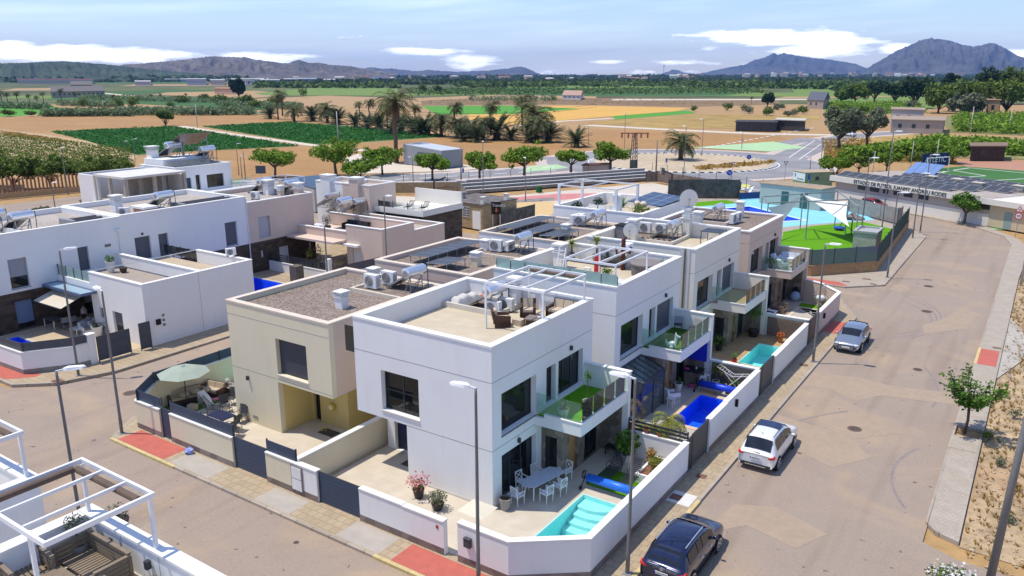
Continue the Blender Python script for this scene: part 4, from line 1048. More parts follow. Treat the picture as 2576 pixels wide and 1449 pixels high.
DISH.at((-6.35,26.2,6.7),.4,'round satellite dish tilted beside the cream parapet corner','satellite dishes',1.0)
DISH.at((-6.3,12.2,7.3),.2,'small round dish on the white parapet behind the first pergola','satellite dishes',.6)
# pergola
def pergola(loc,wx,wy,h,lab,beams,post=.085,awn=None,rz=0.0,posts=None,name='pergola',along='x',m=None):
 t = thing(name,lab,'pergola',loc,rz,'white roof terrace pergolas'); m = m or WHM
 T = Matrix.Translation(loc) @ Matrix.Rotation(rz,4,'Z')
 for (px,py,z0) in posts or [(0,0,0),(wx,0,0),(wx,wy,0),(0,wy,0)]:
  b = B(); b.T = T; b.box(px - post / 2,py - post / 2,z0,px + post / 2,py + post / 2,h - .1); b.obj('post',m,t)
 b = B(); b.T = T; b.rring(-post / 2,-post / 2,wx + post / 2,wy + post / 2,.075,h - .1,h + .02); b.obj('top_frame',m,t)
 for k in range(beams):
  b = B(); b.T = T
  if along == 'y': x = wx * (k + 1) / (beams + 1); b.box(x - .03,.05,h - .07,x + .03,wy - .05,h + .015)
  else: y = wy * (k + 1) / (beams + 1); b.box(.05,y - .03,h - .07,wx - .05,y + .03,h + .015)
  b.obj('beam',m,t)
 if awn:
  b = B(); b.T = T
  for (a,c) in awn: b.tube([a,c],.09,10)
  b.obj('folded_awning',mat('folded brown awning',(.14,.10,.075),var=.15),t)
 return t
pergola((-3.5,4.45,6.56),3.3,3.9,2.35,'white pergola over the rattan seats on the nearest villa roof',2,awn=[((.2,3.7,2.2),(3.1,3.7,2.2))],posts=[(0,0,0),(3.25,0,0),(3.25,3.9,0),(0,3.9,0)],along='y')
pergola((-3.3,11.75,6.56),3.05,4.0,2.15,'white pergola over the hot tub and pots on the second villa roof',2,awn=[((.15,.25,2.0),(2.9,.25,2.0))],along='y')
pergola((-17.5,34.9,6.2),5.6,4.2,2.9,'large white pergola on the planted roof terrace of the end villa',1,post=.2,along='y')
# ---------------------------------------------------------------- garden walls, gates
def bwall(label,pts,h,wm,th=.24,z0=0.0,cope=None,plinth=None,slat=None,group='garden walls',left=True,post=None):
 """pts: outer face, walked with the plot on the left"""
 P_ = [Vector(p) for p in pts]; off = []
 for i,p in enumerate(P_):
  d1 = (p - P_[i - 1]).normalized() if i else (P_[1] - p).normalized(); d2 = (P_[i + 1] - p).normalized() if i < len(P_) - 1 else d1
  n1_,n2_ = Vector((-d1.y,d1.x)),Vector((-d2.y,d2.x)); k = n1_ + n2_; off.append(k / k.dot(n1_))
 def strip_(b,d0,d1,a,c):
  o1 = [tuple(p + o * d0) for p,o in zip(P_,off)]; o2 = [tuple(p + o * d1) for p,o in zip(P_,off)]
  b.prism(o1 + o2[::-1],a,c,bottom=False)
 t = thing('garden_wall',label,'wall',(P_[0].x,P_[0].y,0),group=group)
 b = B(); strip_(b,0,th,z0,h); b.obj('wall',wm,t)
 b = B(); strip_(b,-.03,th + .03,h,h + .055); b.obj('coping',cope or COPE,t)
 if plinth is not None: b = B(); strip_(b,-.012,0,0,.3); b.obj('plinth',plinth,t)
 if slat:
  b = B(); k = 0; zz = h + .07
  while zz < slat[0] - .02: strip_(b,th * .45,th * .45 + .03,zz,min(zz + .11,slat[0])); zz += slat[2] if len(slat) > 2 else .115
  b.obj('slat_panel',slat[1],t)
  b = B()
  for i in range(len(P_) - 1):
   n = max(1,int((P_[i + 1] - P_[i]).length / 2)); d = (P_[i + 1] - P_[i])
   for j in range(n + 1):
    q = P_[i] + d * j / n + off[i] * (th * .45 + .06); b.box(q.x - .03,q.y - .03,h + .05,q.x + .03,q.y + .03,slat[0] + .03)
  b.obj('fence_post',DARKM,t)
 return t
def gate(label,p,q,h,m,z0=.05,th=.05,group='gates',boards=7,name='gate'):
 p,q = Vector(p),Vector(q); d = (q - p); L = d.length; d.normalize(); n = Vector((-d.y,d.x))
 t = thing(name,label,'gate',(p.x,p.y,0),atan2(d.y,d.x),group)
 b = B(); b.T = Matrix.Translation((p.x,p.y,0)) @ Matrix.Rotation(atan2(d.y,d.x),4,'Z')
 bh = (h - z0) / boards
 for i in range(boards): b.box(.04,0,z0 + i * bh + .004,L - .04,th,z0 + (i + 1) * bh - .004)
 b.obj('boards',m,t)
 b = B(); b.T = Matrix.Translation((p.x,p.y,0)) @ Matrix.Rotation(atan2(d.y,d.x),4,'Z')
 b.box(0,-.01,0,.045,th + .01,h + .03); b.box(L - .045,-.01,0,L,th + .01,h + .03); b.box(.045,-.005,h,L - .045,th + .005,h + .03); b.obj('gate_frame',DARKM,t)
 return t
bwall('cream wall by the street corner below a slate blue slat fence',[(-22.5,11.4),(-22.5,-1.8),(-20.9,-3.85),(-18.7,-3.85)],1.55,CREAM,plinth=PLINTH,slat=(2.2,NAVY))
gate('narrow slate blue gate in the cream front wall',(-18.68,-3.75),(-17.82,-3.75),1.65,NAVY)
bwall('cream front wall with slate blue slats between the narrow and wide blue gates',[(-17.8,-3.85),(-12.72,-3.85)],1.55,CREAM,plinth=PLINTH,slat=(2.2,NAVY))
gate('wide slate blue sliding gate of the cream villa',(-12.7,-3.75),(-10.3,-3.75),1.6,NAVY)
bwall('cream half of the front wall with a short slat panel and the meter cupboard',[(-10.28,-3.85),(-8.3,-3.85)],1.5,CREAM,plinth=PLINTH,slat=(2.12,NAVY))
bwall('short white front wall left of the second wide blue gate',[(-8.298,-3.852),(-6.85,-3.852)],1.5,WHITE,plinth=PLINTH)
gate('wide slate blue gate in front of the pale patio of the white villa',(-6.82,-3.75),(-4.27,-3.75),1.5,NAVY)
bwall('white front wall behind the pink flowering pot, first length',[(-4.25,-3.85),(-1.8,-3.85)],1.5,WHITE,plinth=PLINTH)
bwall('white front wall with a house number, second length',[(-1.798,-3.852),(0.36,-3.852)],1.47,WHITE,plinth=PLINTH)
bwall('white wall wrapping the nearest corner around the pool',[(1.05,-3.85),(3.45,-3.85),(5.9,-1.95),(5.9,7.7)],1.68,WHITE,plinth=PLINTH)
gate('narrow grey garden gate at the end of the nearest pool wall',(5.8,7.72),(5.8,8.4),1.75,DARKM)
GB = mat('grey composite board',(.085,.085,.085),rough=.5,var=.2,scale=4)
GB2 = mat('brown composite board',(.15,.10,.085),rough=.6,var=.2,scale=4)
gate('wide grey board gate beside the deep blue pool',(5.8,8.45),(5.8,10.5),1.8,GB)
bwall('white wall beside the deep blue pool',[(5.9,10.52),(5.9,13.0)],1.78,WHITE,plinth=PLINTH)
bwall('long white wall behind the white car with a black wall light',[(5.902,13.0),(5.902,18.55)],1.84,WHITE,plinth=PLINTH)
gate('narrow grey garden gate by the folding clothes airer',(5.8,18.6),(5.8,19.25),1.8,DARKM)
gate('wide grey board gate beside the turquoise pool and timber deck',(5.8,19.3),(5.8,21.55),1.85,GB)
bwall('pale wall beside the turquoise pool and timber deck',[(5.9,21.57),(5.9,24.5)],1.78,WHITEB,plinth=PLINTH)
bwall('pale wall next to the orange potted plant',[(5.902,24.5),(5.902,29.35)],1.82,WHITEB,plinth=PLINTH)
gate('narrow dark gate by the fourth garden',(5.8,29.4),(5.8,30.3),1.85,DARKM)
gate('brownish red board gate beside the last pool',(5.8,30.35),(5.8,32.6),1.85,GB2)
bwall('pinkish wall around the garden with the hanging egg chair',[(5.9,32.62),(5.9,39.2),(3.9,41.4),(2.56,42.0)],1.8,PINKR,plinth=PLINTH)
bwall('white dividing wall under the dark slat screen and orange pots',[(2.55,8.02),(5.64,8.02)],1.35,WHITE,th=.26,slat=(1.95,DARKM,.2))
bwall('dividing wall lined with dark wicker beside the clothes airer',[(2.55,19.5),(5.64,19.5)],1.5,WHITE,th=.26)
bwall('dividing wall lined with brown boards behind the orange plant',[(2.55,30.85),(5.64,30.85)],1.6,WHITEB,th=.26)
bwall('long low cream wall between the ochre recess and the pale patio',[(-8.4,-3.6),(-8.4,5.15)],1.5,CREAM)
for y,lab,m in ((19.46,'dark wicker screen hung on the dividing wall by the airer',mat('dark wicker',(.12,.11,.10),var=.4,scale=14)),(30.81,'brown board screen with leaf motifs on the dividing wall',mat('brown board',(.20,.15,.12),var=.2,scale=6))):
 b = B()
 for i in range(30): b.box(2.7 + i * .095,y - .03,.05,2.78 + i * .095,y,1.45)
 b.obj('wall_screen',m,label=lab,cat='screen')
# plots
def deck(name,poly,m,z=.012,holes=()):
 b = B(); b.prism(poly,-.1,z,holes); return struct(b,name,m)
deck('patio',[(-8.14,-3.6),(3.35,-3.6),(5.64,-1.84),(5.64,8.0),(-8.14,8.0)],DECK,holes=[rect(*P1)])
deck('patio',[(0,8.29),(5.64,8.29),(5.64,19.49),(0,19.49)],DECKG,holes=[rect(*P2)])
deck('patio',[(0,19.77),(5.64,19.77),(5.64,30.84),(0,30.84)],WOOD,holes=[rect(*P3)])
deck('patio',[(0,31.12),(5.64,31.12),(5.64,39.0),(3.8,41.1),(2.5,41.8),(0,41.8)],DECKG,holes=[rect(*P4)])
deck('patio',[(-22.24,-1.75),(-20.8,-3.6),(-8.42,-3.6),(-8.42,9),(-22.24,9)],DECK,holes=[rect(*P5)])
deck('lawn',rect(2.35,4.25,5.6,6.25),TURF,.02)
deck('lawn',rect(-22.2,-1.7,-18.3,2.5),TURFD,.02)
deck('patio',rect(-20.1,-3.55,-9.0,2.2),DECK,.024)
deck('patio',[(-21.3,1.9),(-18.2,1.9),(-18.2,2.7),(-22.2,2.7),(-22.2,2.4)],DECK,.025)
deck('lawn',rect(2.6,39.6,4.9,40.9),TURF,.02)
BASIN = mat('pool tile',(0.42,0.80,0.78),var=.05,scale=3)
BASINB = mat('deep blue pool tile',(0.03,0.16,0.85),var=.08,scale=3)
BASINM = mat('mid blue pool tile',(0.03,0.17,0.70),var=.08,scale=1)
WTQ = watermat('turquoise water',(0.62,0.96,0.97)); WTB = watermat('blue water',(0.55,0.82,1.0))
def pool(label,poly,bm,wm,depth=1.3,zt=.012,coping_m=None,wz=-.10,extra=None,cw=.28):
 cx = sum(p[0] for p in poly) / len(poly); cy = sum(p[1] for p in poly) / len(poly)
 t = thing('swimming_pool',label,'swimming pool',(cx,cy,0),group='swimming pools')
 q_ = inset(poly,.02); b = B(); b.ring(inset(poly,-.03),q_,zt - .005,zt + .006); b.sheet(q_,-depth); n = len(poly); b.add([(p[0],p[1],z) for z in (-depth,zt - .004) for p in q_],[(i,(i + 1) % n,n + (i + 1) % n,n + i) for i in range(n)]); b.obj('basin',bm,t)
 b = B(); b.sheet(inset(poly,.022),wz); b.obj('water',wm,t)
 if coping_m: b = B(); b.ring(inset(poly,-cw),inset(poly,.015),zt - .01,zt + .03); b.obj('coping',coping_m,t)
 if extra:
  b = B(); extra(b); b.obj('steps',mat('pale pool step',(.66,.78,.76),var=.05,scale=3),t)
 return t
def steps1(b):
 for k in range(4):
  r = .95 + k * .42; cx_,cy_ = 3.2,3.55
  pts = [(cx_ + .0 - .4,3.39)] + [(min(5.6,cx_ + r * 1.25 * cos(a)),cy_ + r * sin(a)) for a in [radians(-168 + i * 158 / 14) for i in range(15)] if cy_ + r * sin(a) < 3.36] + [(min(5.6,cx_ + r * 1.25),3.39)]
  pts = [(max(2.66,x),y) for x,y in pts]
  b.prism(pts,-1.3,-.2 - .17 * k)
pool('turquoise pool with curved white steps in the nearest corner garden',rect(*P1),BASIN,WTQ,1.0,extra=steps1)
def ladder_arcs(b):
 for k in range(3): b.prism([(2.85,12.93)] + [(2.85 + (.5 + k * .3) * cos(a) * 1.6,12.93 + (.5 + k * .3) * sin(a)) for a in [i * pi / 2 / 8 for i in range(9)]],-1.4,-.2 - .22 * k)
pool('deep blue tiled pool in the second garden',rect(*P2),BASINB,WTB,.9,extra=None,coping_m=mat('sandstone coping',(.60,.46,.30),var=.08),cw=.3)
pool('bright turquoise pool set in the timber deck',rect(*P3),BASIN,WTQ,.8)
pool('turquoise pool with dark floating toys in the last garden',rect(*P4),BASIN,WTQ,.8,coping_m=mat('cream coping tile',(.62,.54,.42)),cw=.25)
pool('turquoise pool corner behind the grey parasol',rect(*P5),BASIN,WTQ,1.2,coping_m=DECK)
pool('deep blue pool behind the white box in the left block',rect(*P6),BASINB,WTB,1.3,coping_m=mat('sandy coping',(.52,.44,.33)))
pool('sliver of blue pool behind the grey fence on the left corner',rect(*P7),BASINB,WTB,1.2,coping_m=DECK)
pool('large public pool with white rim beyond the villas',MUNI,BASINM,WTB,1.5,coping_m=mat('white pool rim',(.60,.74,.78)),cw=.5)
# ================================================================ LEFT BLOCK
def rowhouse(label,ya,yb,top,wm,holes,wins,low=STONED,roofm=GRAVP,cope=COPE,X=-44.0,depth=9.0,band=2.95,lowholes=(),lowwins=()):
 t = thing('row_house',label,'house',(X - depth / 2,(ya + yb) / 2,0),group='two storey row houses across the side street')
 L = yb - ya
 b = B(); b.wall((X,ya),(0,1),L,band,top,.3,holes); b.wall((X - .3,yb),(-1,0),depth - .3,0,top,.3); b.wall((X - depth,yb - .3),(0,-1),L - .6,0,top,.3); b.wall((X - depth,ya),(1,0),depth - .3,0,top,.3)
 b.obj('wall',wm,t)
 b = B(); b.wall((X - .02,ya),(0,1),L,0,band,.3,lowholes); b.obj('stone_wall',low,t)
 b = B(); b.box(X - depth + .3,ya + .3,top - .6,X - .32,yb - .3,top - .38); b.obj('roof',roofm,t)
 coping(t,rect(X - depth,ya,X,yb),.34,top,.08,cope)
 for w_ in wins: win(t,(X,ya),(0,1),**w_)
 for w_ in lowwins: win(t,(X - .02,ya),(0,1),**w_)
 return t
def W_(y0,z0,y1,z1,**k): return dict(s0=y0,z0=z0,s1=y1,z1=z1,**k)
BLUSH = mat('blue grey shutter',(.16,.22,.36),rough=.5)
ya = -14.0
L1 = rowhouse('white row house nearest the left edge, awning below and plants by its door',ya,9.65,7.32,WHITE,
 [(14.78,3.23,16.1,5.45),(19.9,3.55,20.75,5.45)],[W_(14.78,3.23,16.1,5.45,nx=1,shut=.62,shm=SHUTG,sill=SILL),W_(19.9,3.55,20.75,5.45,nx=1,shut=1,name='door')],
 lowholes=[(14.8,.1,16.1,2.26),(19.9,0.02,21.0,2.2)],lowwins=[W_(14.8,.1,16.1,2.26,shut=.82,shm=BLUSH,sill=SILL),W_(19.9,.02,21.0,2.2,shut=.6,shm=SHUTG)])
L2 = rowhouse('white middle row house with wide shutter, door and tall blue grey window',9.65,21.95,7.4,WHITE,
 [(1.0,3.5,2.4,5.42),(3.15,3.4,4.05,5.38),(9.8,3.14,11.1,5.33)],[W_(1.0,3.5,2.4,5.42,nx=1,shut=1,shm=SHUT),W_(3.15,3.4,4.05,5.38,nx=1,shut=1,name='door'),W_(9.8,3.14,11.1,5.33,nx=1,shut=1,sill=SILL)])
L3 = rowhouse('pinkish beige row house with one pale shuttered window over dark stone',21.95,30.2,6.82,PINKR,
 [(1.25,3.25,2.65,5.3)],[W_(1.25,3.25,2.65,5.3,nx=1,shut=1,shm=mat('pale grey shutter',(.42,.43,.47),rough=.5),sill=GREYR)],cope=COPE,
 lowholes=[(3.5,.05,4.8,2.0),(1.3,1.3,1.7,2.05),(7.3,.3,7.8,1.9)],lowwins=[W_(3.5,.05,4.8,2.0,nx=1,shut=1,shm=mat('white door leaf',(.62,.63,.66))),W_(1.3,1.3,1.7,2.05,nx=1,shut=1,shm=MATS['white door leaf']),W_(7.3,.3,7.8,1.9,nx=1,shut=1,shm=MATS['white door leaf'])])
for t_,p in ((L1,(-44,8.1,5.1)),(L2,(-44,11.3,5.55))): b = B(); b.box(p[0],p[1],p[2],p[0] + .03,p[1] + .5 if t_ is L1 else p[1] + .18,p[2] + .22); b.obj('wall_plate' if t_ is L1 else 'wall_lamp',mat('bronze plate',(.22,.19,.15)) if t_ is L1 else DARKM,t_)
b = B(); b.tube([(-43.92,9.35,6.3),(-43.92,9.35,3.6)],.05,6); b.box(-43.98,9.1,6.25,-43.7,9.5,6.4); b.obj('drainpipe',WHM,L1)
b = B(); b.tube([(-43.93,21.95,7.3),(-43.93,21.95,.1)],.05,6); b.obj('drainpipe',WHM,L2)
b = B(); b.box(-47.2,2.2,6.94,-44.6,2.4,7.34); b.box(-47.2,9.3,6.94,-44.6,9.5,7.34); b.obj('roof_curb',COPE,L1)
chimney(L2,-48.4,12.0,7.0,1.5,.7); chimney(L3,-48.8,28.6,6.3,1.7,.8); chimney(L3,-46.1,27.9,6.3,1.4,.5,PINKR); chimney(L3,-45.0,29.3,6.3,1.6,.7,PINKR)
for x,y,z,rz,lab in ((-48.6,2.2,6.95,.15,'solar heater cut off at the left picture edge'),(-45.8,3.0,6.95,.15,'solar heater leaning on the white roof near the left edge'),(-46.2,15.1,7.0,.15,'solar heater standing high above the middle white row house'),
 (-49.6,28.8,6.45,.1,'left of two solar heaters on the beige row house'),(-46.3,29.6,6.45,.1,'right of two solar heaters on the beige row house'),(-40.6,27.3 + 4,4.9,.1,'solar heater at the foot of the white half of the tall block'),(-47.6,36.2,4.2,.1,'solar heater in front of the twin chimneys, farther left'),
 ):
 HEAT.at((x,y,z),rz,lab,HG,1.15)
HEAT.at((-43.6,36.4,4.0),.1,'solar heater in front of the pinkish half of the tall block',HG,1.1)
ACU.at((-47.2,25.6,6.45),.2,'air conditioner on the gravel of the beige row house',AG,1.1)
ACU.at((-46.0,11.2,7.0),.8,'air conditioner beside the flat topped box on the middle white roof',AG,1.0)
b = B(); b.box(-46.6,12.4,6.8,-44.9,13.4,7.5); b.k = 1; b.box(-46.75,12.25,7.5,-44.75,13.55,7.68); b.obj('flue_box',[mat('brick flue',(.42,.26,.2),var=.15),COPE],L2)
def lowstrip(x,y,L,lab,z,n=2):
 t = thing('solar_array',lab,'solar panels',(x,y,z),0,'dark collector rows on the left row houses')
 for i in range(n):
  b = B(); b.T = Matrix.Translation((x - i * .8,y,z + .25)) @ Matrix.Rotation(radians(28),4,'Y'); b.box(-.35,0,-.03,.35,L,.03); b.obj('panel',COLL,t)
 b = B(); b.box(x - n * .8,y - .35,z,x + .4,y - .05,z + .5); b.obj('end_box',GREYM,t); return t
lowstrip(-45.3,6.6,2.4,'dark collector tubes on the nearest white row house roof',6.95); lowstrip(-45.2,16.3,5.0,'long dark collector rows on the middle white roof',7.0)
lowstrip(-46.5,-1.5,1.8,'dark collector row cut by the left picture edge',6.95)
# white garage block with roof terraces
GB1 = thing('garage_block','white garage block with two roof terraces behind the grey sliding gate','building',(-36,9,0))
b = B()
b.wall((-39.3,4.07),(1,0),6.8,0,4.5,.25,[(.85,1.2,1.35,2.0),(2.6,.05,3.85,2.0)])
b.wall((-32.5,4.32),(0,1),9.0,0,4.5,.25)
b.wall((-32.75,13.4 - .08),(-1,0),6.5,0,4.5,.25)
b.wall((-39.3,13.32),(0,-1),9.0,0,3.24,.25)
b.wall((-32.76,8.95),(-1,0),10.9,3.6,4.5,.25)
b.box(-43.98,4.33,3.25,-32.76,13.06,3.45)
b.box(-43.98,4.08,3.2,-39.31,4.32,3.7)
b.k = 1; b.box(-32.5,8.5,.02,-32.497,8.52,4.4)
b.obj('wall',[WHITE,JOINT],GB1)
b = B(); b.box(-43.7,4.34,3.452,-32.77,8.68,3.5); b.obj('terrace_floor',mat('brown grey terrace floor',(.34,.29,.24),var=.05,scale=2),GB1)
b = B(); b.box(-43.7,8.98,3.452,-32.77,13.04,3.5); b.obj('terrace_floor',mat('sandy terrace floor',(.47,.38,.27),var=.05,scale=2),GB1)
b = B(); b.ring([(-39.33,4.04),(-32.47,4.04),(-32.47,13.36),(-39.33,13.36)],[(-39.33 + .01,4.36),(-32.79,4.36),(-32.79,13.04),(-39.32,13.04)],4.5,4.57); b.box(-43.7,8.66,4.502,-32.8,8.99,4.56); b.obj('coping',COPE,GB1)
for y,lab in ((4.2,'frosted glass rail on the near terrace'),(13.2,'clear glass rail on the far terrace')):
 b = B()
 for i in range(4): b.box(-43.9 + i * 1.14,y,3.7,-42.82 + i * 1.14,y + .02,4.45)
 r_ = b.obj('glass_railing',FROST if y < 5 else RAIL,GB1,label=lab)
 b = B()
 for i in range(5): b.box(-43.93 + i * 1.14,y - .03,3.45,-43.88 + i * 1.14,y + .05,4.5)
 b.obj('rail_post',DARKM,r_)
win(GB1,(-39.3,4.07),(1,0),2.6,.05,3.85,2.0,.2,2,1,shut=.55,shm=SHUT,name='door'); win(GB1,(-39.3,4.07),(1,0),.85,1.2,1.35,2.0,.18,1,1)
b = B(); b.box(-32.5,4.8,1.45,-32.42,5.15,1.85); b.k = 1
for z in (1.25,1.6,1.95): b.box(-32.5,5.3,z,-32.48,5.5,z + .18)
b.obj('meter_box',[BLACK,SILL],GB1)
ACU.at((-34.6,13.0,4.62),1.2,'air conditioner sitting on the white terrace parapet',AG,.9)
bwall('white corner wall below a dark grey panel fence on the left',[(-60,-4.2),(-34.4,-3.38),(-32.75,-.89),(-32.6,.32)],1.42,WHITE,plinth=CONCD,slat=(2.05,mat('dark grey panel',(.085,.09,.105),rough=.5,var=.05),.113))
b = B(); b.box(-32.95,.0,0,-32.55,.45,2.0); b.box(-33.0,-.05,2.0,-32.5,.5,2.06); b.obj('gate_pillar',WHITE,label='white pillar between the grey panel fence and the grey sliding gate',cat='pillar')
GP = mat('dark grey gate panel',(.06,.07,.095),rough=.45,var=.06)
gate('big dark grey sliding gate pushed half open by the white garage block',(-32.5,.5),(-32.4,2.75),1.75,GP,z0=.1,boards=3)
gate('dark grey gate leaf standing against the garage block corner',(-32.25,3.35),(-32.2,4.15),1.95,GP,z0=.1,boards=2)
deck('patio',[(-43.9,-3.5),(-34.6,-3.1),(-33.0,-.8),(-32.9,4.05),(-39.3,4.05),(-39.3,13),(-43.9,13)],mat('sandy patio floor',(.50,.40,.27),var=.04,scale=1),holes=[rect(*P7)])
# blue glass canopy and beige awning over the yard
CAN = thing('glass_canopy','flat blue grey canopy above the shaded yard in the left block','canopy',(-41,4,3.2))
b = B(); b.box(-43.7,2.9,3.16,-38.5,4.6,3.2); b.obj('canopy_panel',mat('pale blue polycarbonate',(.30,.42,.50),rough=.3),CAN)
b = B(); b.rring(-43.8,2.8,-38.4,4.05,.12,3.05,3.24); b.obj('canopy_frame',mat('blue grey frame',(.10,.14,.24),rough=.4),CAN)
AWN = thing('awning','cream fabric awning sloping from the wall above the shaded table','awning',(-41.5,3,2.7))
b = B(); b.add([(-43.6,3.9,2.85),(-39.7,3.9,2.85),(-39.2,1.7,2.3),(-43.1,1.7,2.3)],[(0,1,2,3)]); b.add([(-43.6,3.9,2.83),(-39.7,3.9,2.83),(-39.2,1.7,2.28),(-43.1,1.7,2.28)],[(0,1,2,3)]); b.obj('fabric',mat('cream awning fabric',(.60,.53,.42),var=.03),AWN)
b = B(); b.bar((-43.15,1.68,2.28),(-39.15,1.68,2.28),.07); b.bar((-43.6,3.95,2.86),(-39.7,3.95,2.86),.1); b.bar((-43.3,3.9,2.7),(-43.0,1.8,2.25),.04); b.bar((-40.1,3.9,2.7),(-39.5,1.8,2.25),.04); b.obj('awning_arm',DARKM,AWN)
# pink block further along the street
PB = thing('garage_block','pinkish beige garage block with a furnished roof terrace and stained walls','building',(-37,32,0))
b = B()
b.wall((-37.2,28),(1,0),4.7,0,4.52,.25,[(.7,.05,1.9,2.3),(3.6,.2,4.1,1.3)]); b.wall((-32.5,28.25),(0,1),4.3,0,4.52,.25); b.wall((-32.5,32.55),(0,1),4.7,0,3.75,.25)
b.wall((-32.75,37.25),(-1,0),11,0,3.75,.25); b.wall((-37.2,37),(0,-1),8.75,0,3.3,.25); b.wall((-43.98,28),(1,0),6.75,3.05,3.85,.25); b.wall((-32.76,32.6),(-1,0),11.2,3.3,4.5,.25)
b.box(-43.98,28.26,3.05,-32.76,32.3,3.25); b.box(-43.98,32.65,3.05,-32.76,36.95,3.3)
b.obj('wall',PINKR,PB)
b = B(); b.box(-43.9,32.66,3.302,-32.8,36.9,3.36); b.obj('gravel_roof',GRAVP,PB)
b = B(); b.box(-37.23,27.97,4.52,-32.47,28.28,4.58); b.box(-32.79,28.28,4.52,-32.47,32.62,4.58); b.box(-43.98,32.32,4.502,-32.79,32.63,4.56); b.box(-32.79,32.62,3.75,-32.47,37.28,3.81); b.box(-43.9,36.97,3.75,-32.79,37.28,3.81); b.box(-43.98,27.95,3.85,-37.23,28.28,3.91); b.obj('coping',COPE,PB)
b = B(); b.box(-43.9,26.4,2.85,-37.3,28.2,3.05); b.obj('terrace_slab',PINKR,PB)
win(PB,(-37.2,28),(1,0),.7,.05,1.9,2.3,.2,1,1,shut=1,shm=GREYR,name='door'); win(PB,(-37.2,28),(1,0),3.6,.2,4.1,1.3,.15,1,1,shut=.5,shm=mat('brown hatch',(.22,.17,.13)))
b = B(); b.box(-37.3,27.55,2.55,-35.4,28.0,2.75); b.obj('awning_box',COPE,PB)
TW = thing('apartment_block','tall narrow block, half white and half pinkish, with twin flat chimneys','building',(-47,41,0))
b = B(); b.wall((-51.3,37.3),(1,0),4.3,0,6.75,.3); b.wall((-51.3,41.2),(0,-1),3.6,0,6.75,.3); b.obj('white_wall',WHITE,TW)
b = B(); b.wall((-47.0,37.3),(1,0),4.1,0,6.75,.3); b.wall((-42.9,37.6),(0,1),3.6,0,6.75,.3); b.wall((-42.9,41.5),(-1,0),8.4,0,6.75,.3); b.obj('beige_wall',PINKR,TW)
b = B(); b.box(-51,37.6,6.3,-43.2,41.2,6.45); b.obj('roof',GRAVP,TW); coping(TW,rect(-51.3,37.3,-42.9,41.5),.3,6.75)
b = B(); b.box(-47.2,37.6,6.45,-46.9,41.2,6.8); b.obj('party_curb',COPE,TW)
for x0,x1,m in ((-50.1,-48.7,WHITE),(-45.6,-44.3,PINKR)):
 b = B(); b.box(x0,36.95,0,x1,38.0,7.35); c_ = b.obj('chimney',m,TW); b = B(); b.box(x0 - .08,36.87,7.38,x1 + .08,38.08,7.44); b.box(x0 + .05,37.0,7.35,x1 - .05,37.95,7.5); b.box(x0 - .08,36.87,7.5,x1 + .08,38.08,7.6); b.obj('chimney_cap',COPE,c_)
ET = thing('terrace_house','dark stone house end with a white edged sun terrace carrying two white loungers','building',(-39,40,0))
b = B(); b.wall((-42.88,38.2),(1,0),6.7,0,4.0,.3); b.wall((-36.18,38.5),(0,1),6.5,0,4.0,.3); b.obj('stone_wall',STONED,ET)
b = B(); b.box(-42.88,37.9,3.95,-35.9,45,4.15); b.wall((-42.88,37.9),(1,0),6.98,4.15,4.55,.2); b.wall((-36.1,45),(-1,0),6.8,4.15,5.75,.2); b.wall((-35.9,38.1),(0,1),6.7,4.15,4.6,.2); b.obj('terrace',WHITEB,ET)
b = B()
for x in (-42.3,-40.2,-38.1,-36.1): b.box(x,37.95,4.55,x + .05,38.0,5.3)
b.k = 1; b.box(-42.3,37.97,4.6,-36.1,37.98,5.2); b.obj('glass_railing',[DARKM,CLEAR],ET)
bwall('low wall topped by dark horizontal slats across the pink block yard',[(-43.9,24.0),(-34.0,24.0)],.9,WHITE,slat=(1.75,DARKM,.2))
bwall('dark panel fence running to the pink block corner',[(-33.2,24.2),(-32.8,28.0)],1.1,PINKR,slat=(1.9,MATS['dark grey panel'],.113))
b = B(); b.box(-38.6,22.0,0,-37.7,22.9,1.5); b.obj('pool_plant_cabinet',mat('dark marbled block',(.13,.11,.09),var=.5,scale=8),label='dark marbled block at the edge of the blue pool in the left block',cat='cabinet')
b = B(); b.box(-35.6,23.7,.9,-35.2,24.1,2.2); b.obj('white_pillar',PLW,label='short white pillar among the dark slats',cat='pillar')
# ---------------------------------------------------------------- third row: unfinished shell and white house
SH = thing('unfinished_house','unfinished concrete house shell with bare columns and open floors','building',(-78,31,0))
b = B(); b.box(-83.2,27,0,-82.9,36,6.55); b.box(-82.9,27,0,-79,27.3,6.5); b.box(-82.9,35.4,0,-74,35.7,6.2); b.obj('side_wall',WHITE,SH)
b = B(); b.box(-79.6,26.9,6.45,-72.8,35.3,6.72); b.obj('roof_slab',mat('pale concrete slab',(.62,.60,.55),var=.06,scale=1),SH)
b = B(); b.box(-80.5,26.6,3.1,-72.6,35.4,3.4); b.box(-80.5,24.4,2.9,-73.5,26.6,3.2); b.obj('floor_slab',CONC,SH)
for x,y in ((-79.4,27.1),(-76.2,27.1),(-73.1,27.2),(-79.4,30.8),(-73.1,31),(-76.2,31),(-79.4,35.0),(-76.4,35.0),(-73.1,35.1)):
 b = B(); b.box(x - .18,y - .18,0,x + .18,y + .18,6.45); b.obj('column',CONC,SH)
for x,y in ((-80.2,24.6),(-78.6,24.6),(-77,24.6)): b = B(); b.box(x - .15,y - .15,0,x + .15,y + .15,2.9); b.obj('column',CONC,SH)
b = B(); b.box(-78.8,33.2,3.4,-75,33.35,6.4); b.box(-77.2,29.9,3.4,-77.05,33.2,6.4); b.obj('block_wall',mat('grey block wall',(.42,.38,.33),var=.15),SH)
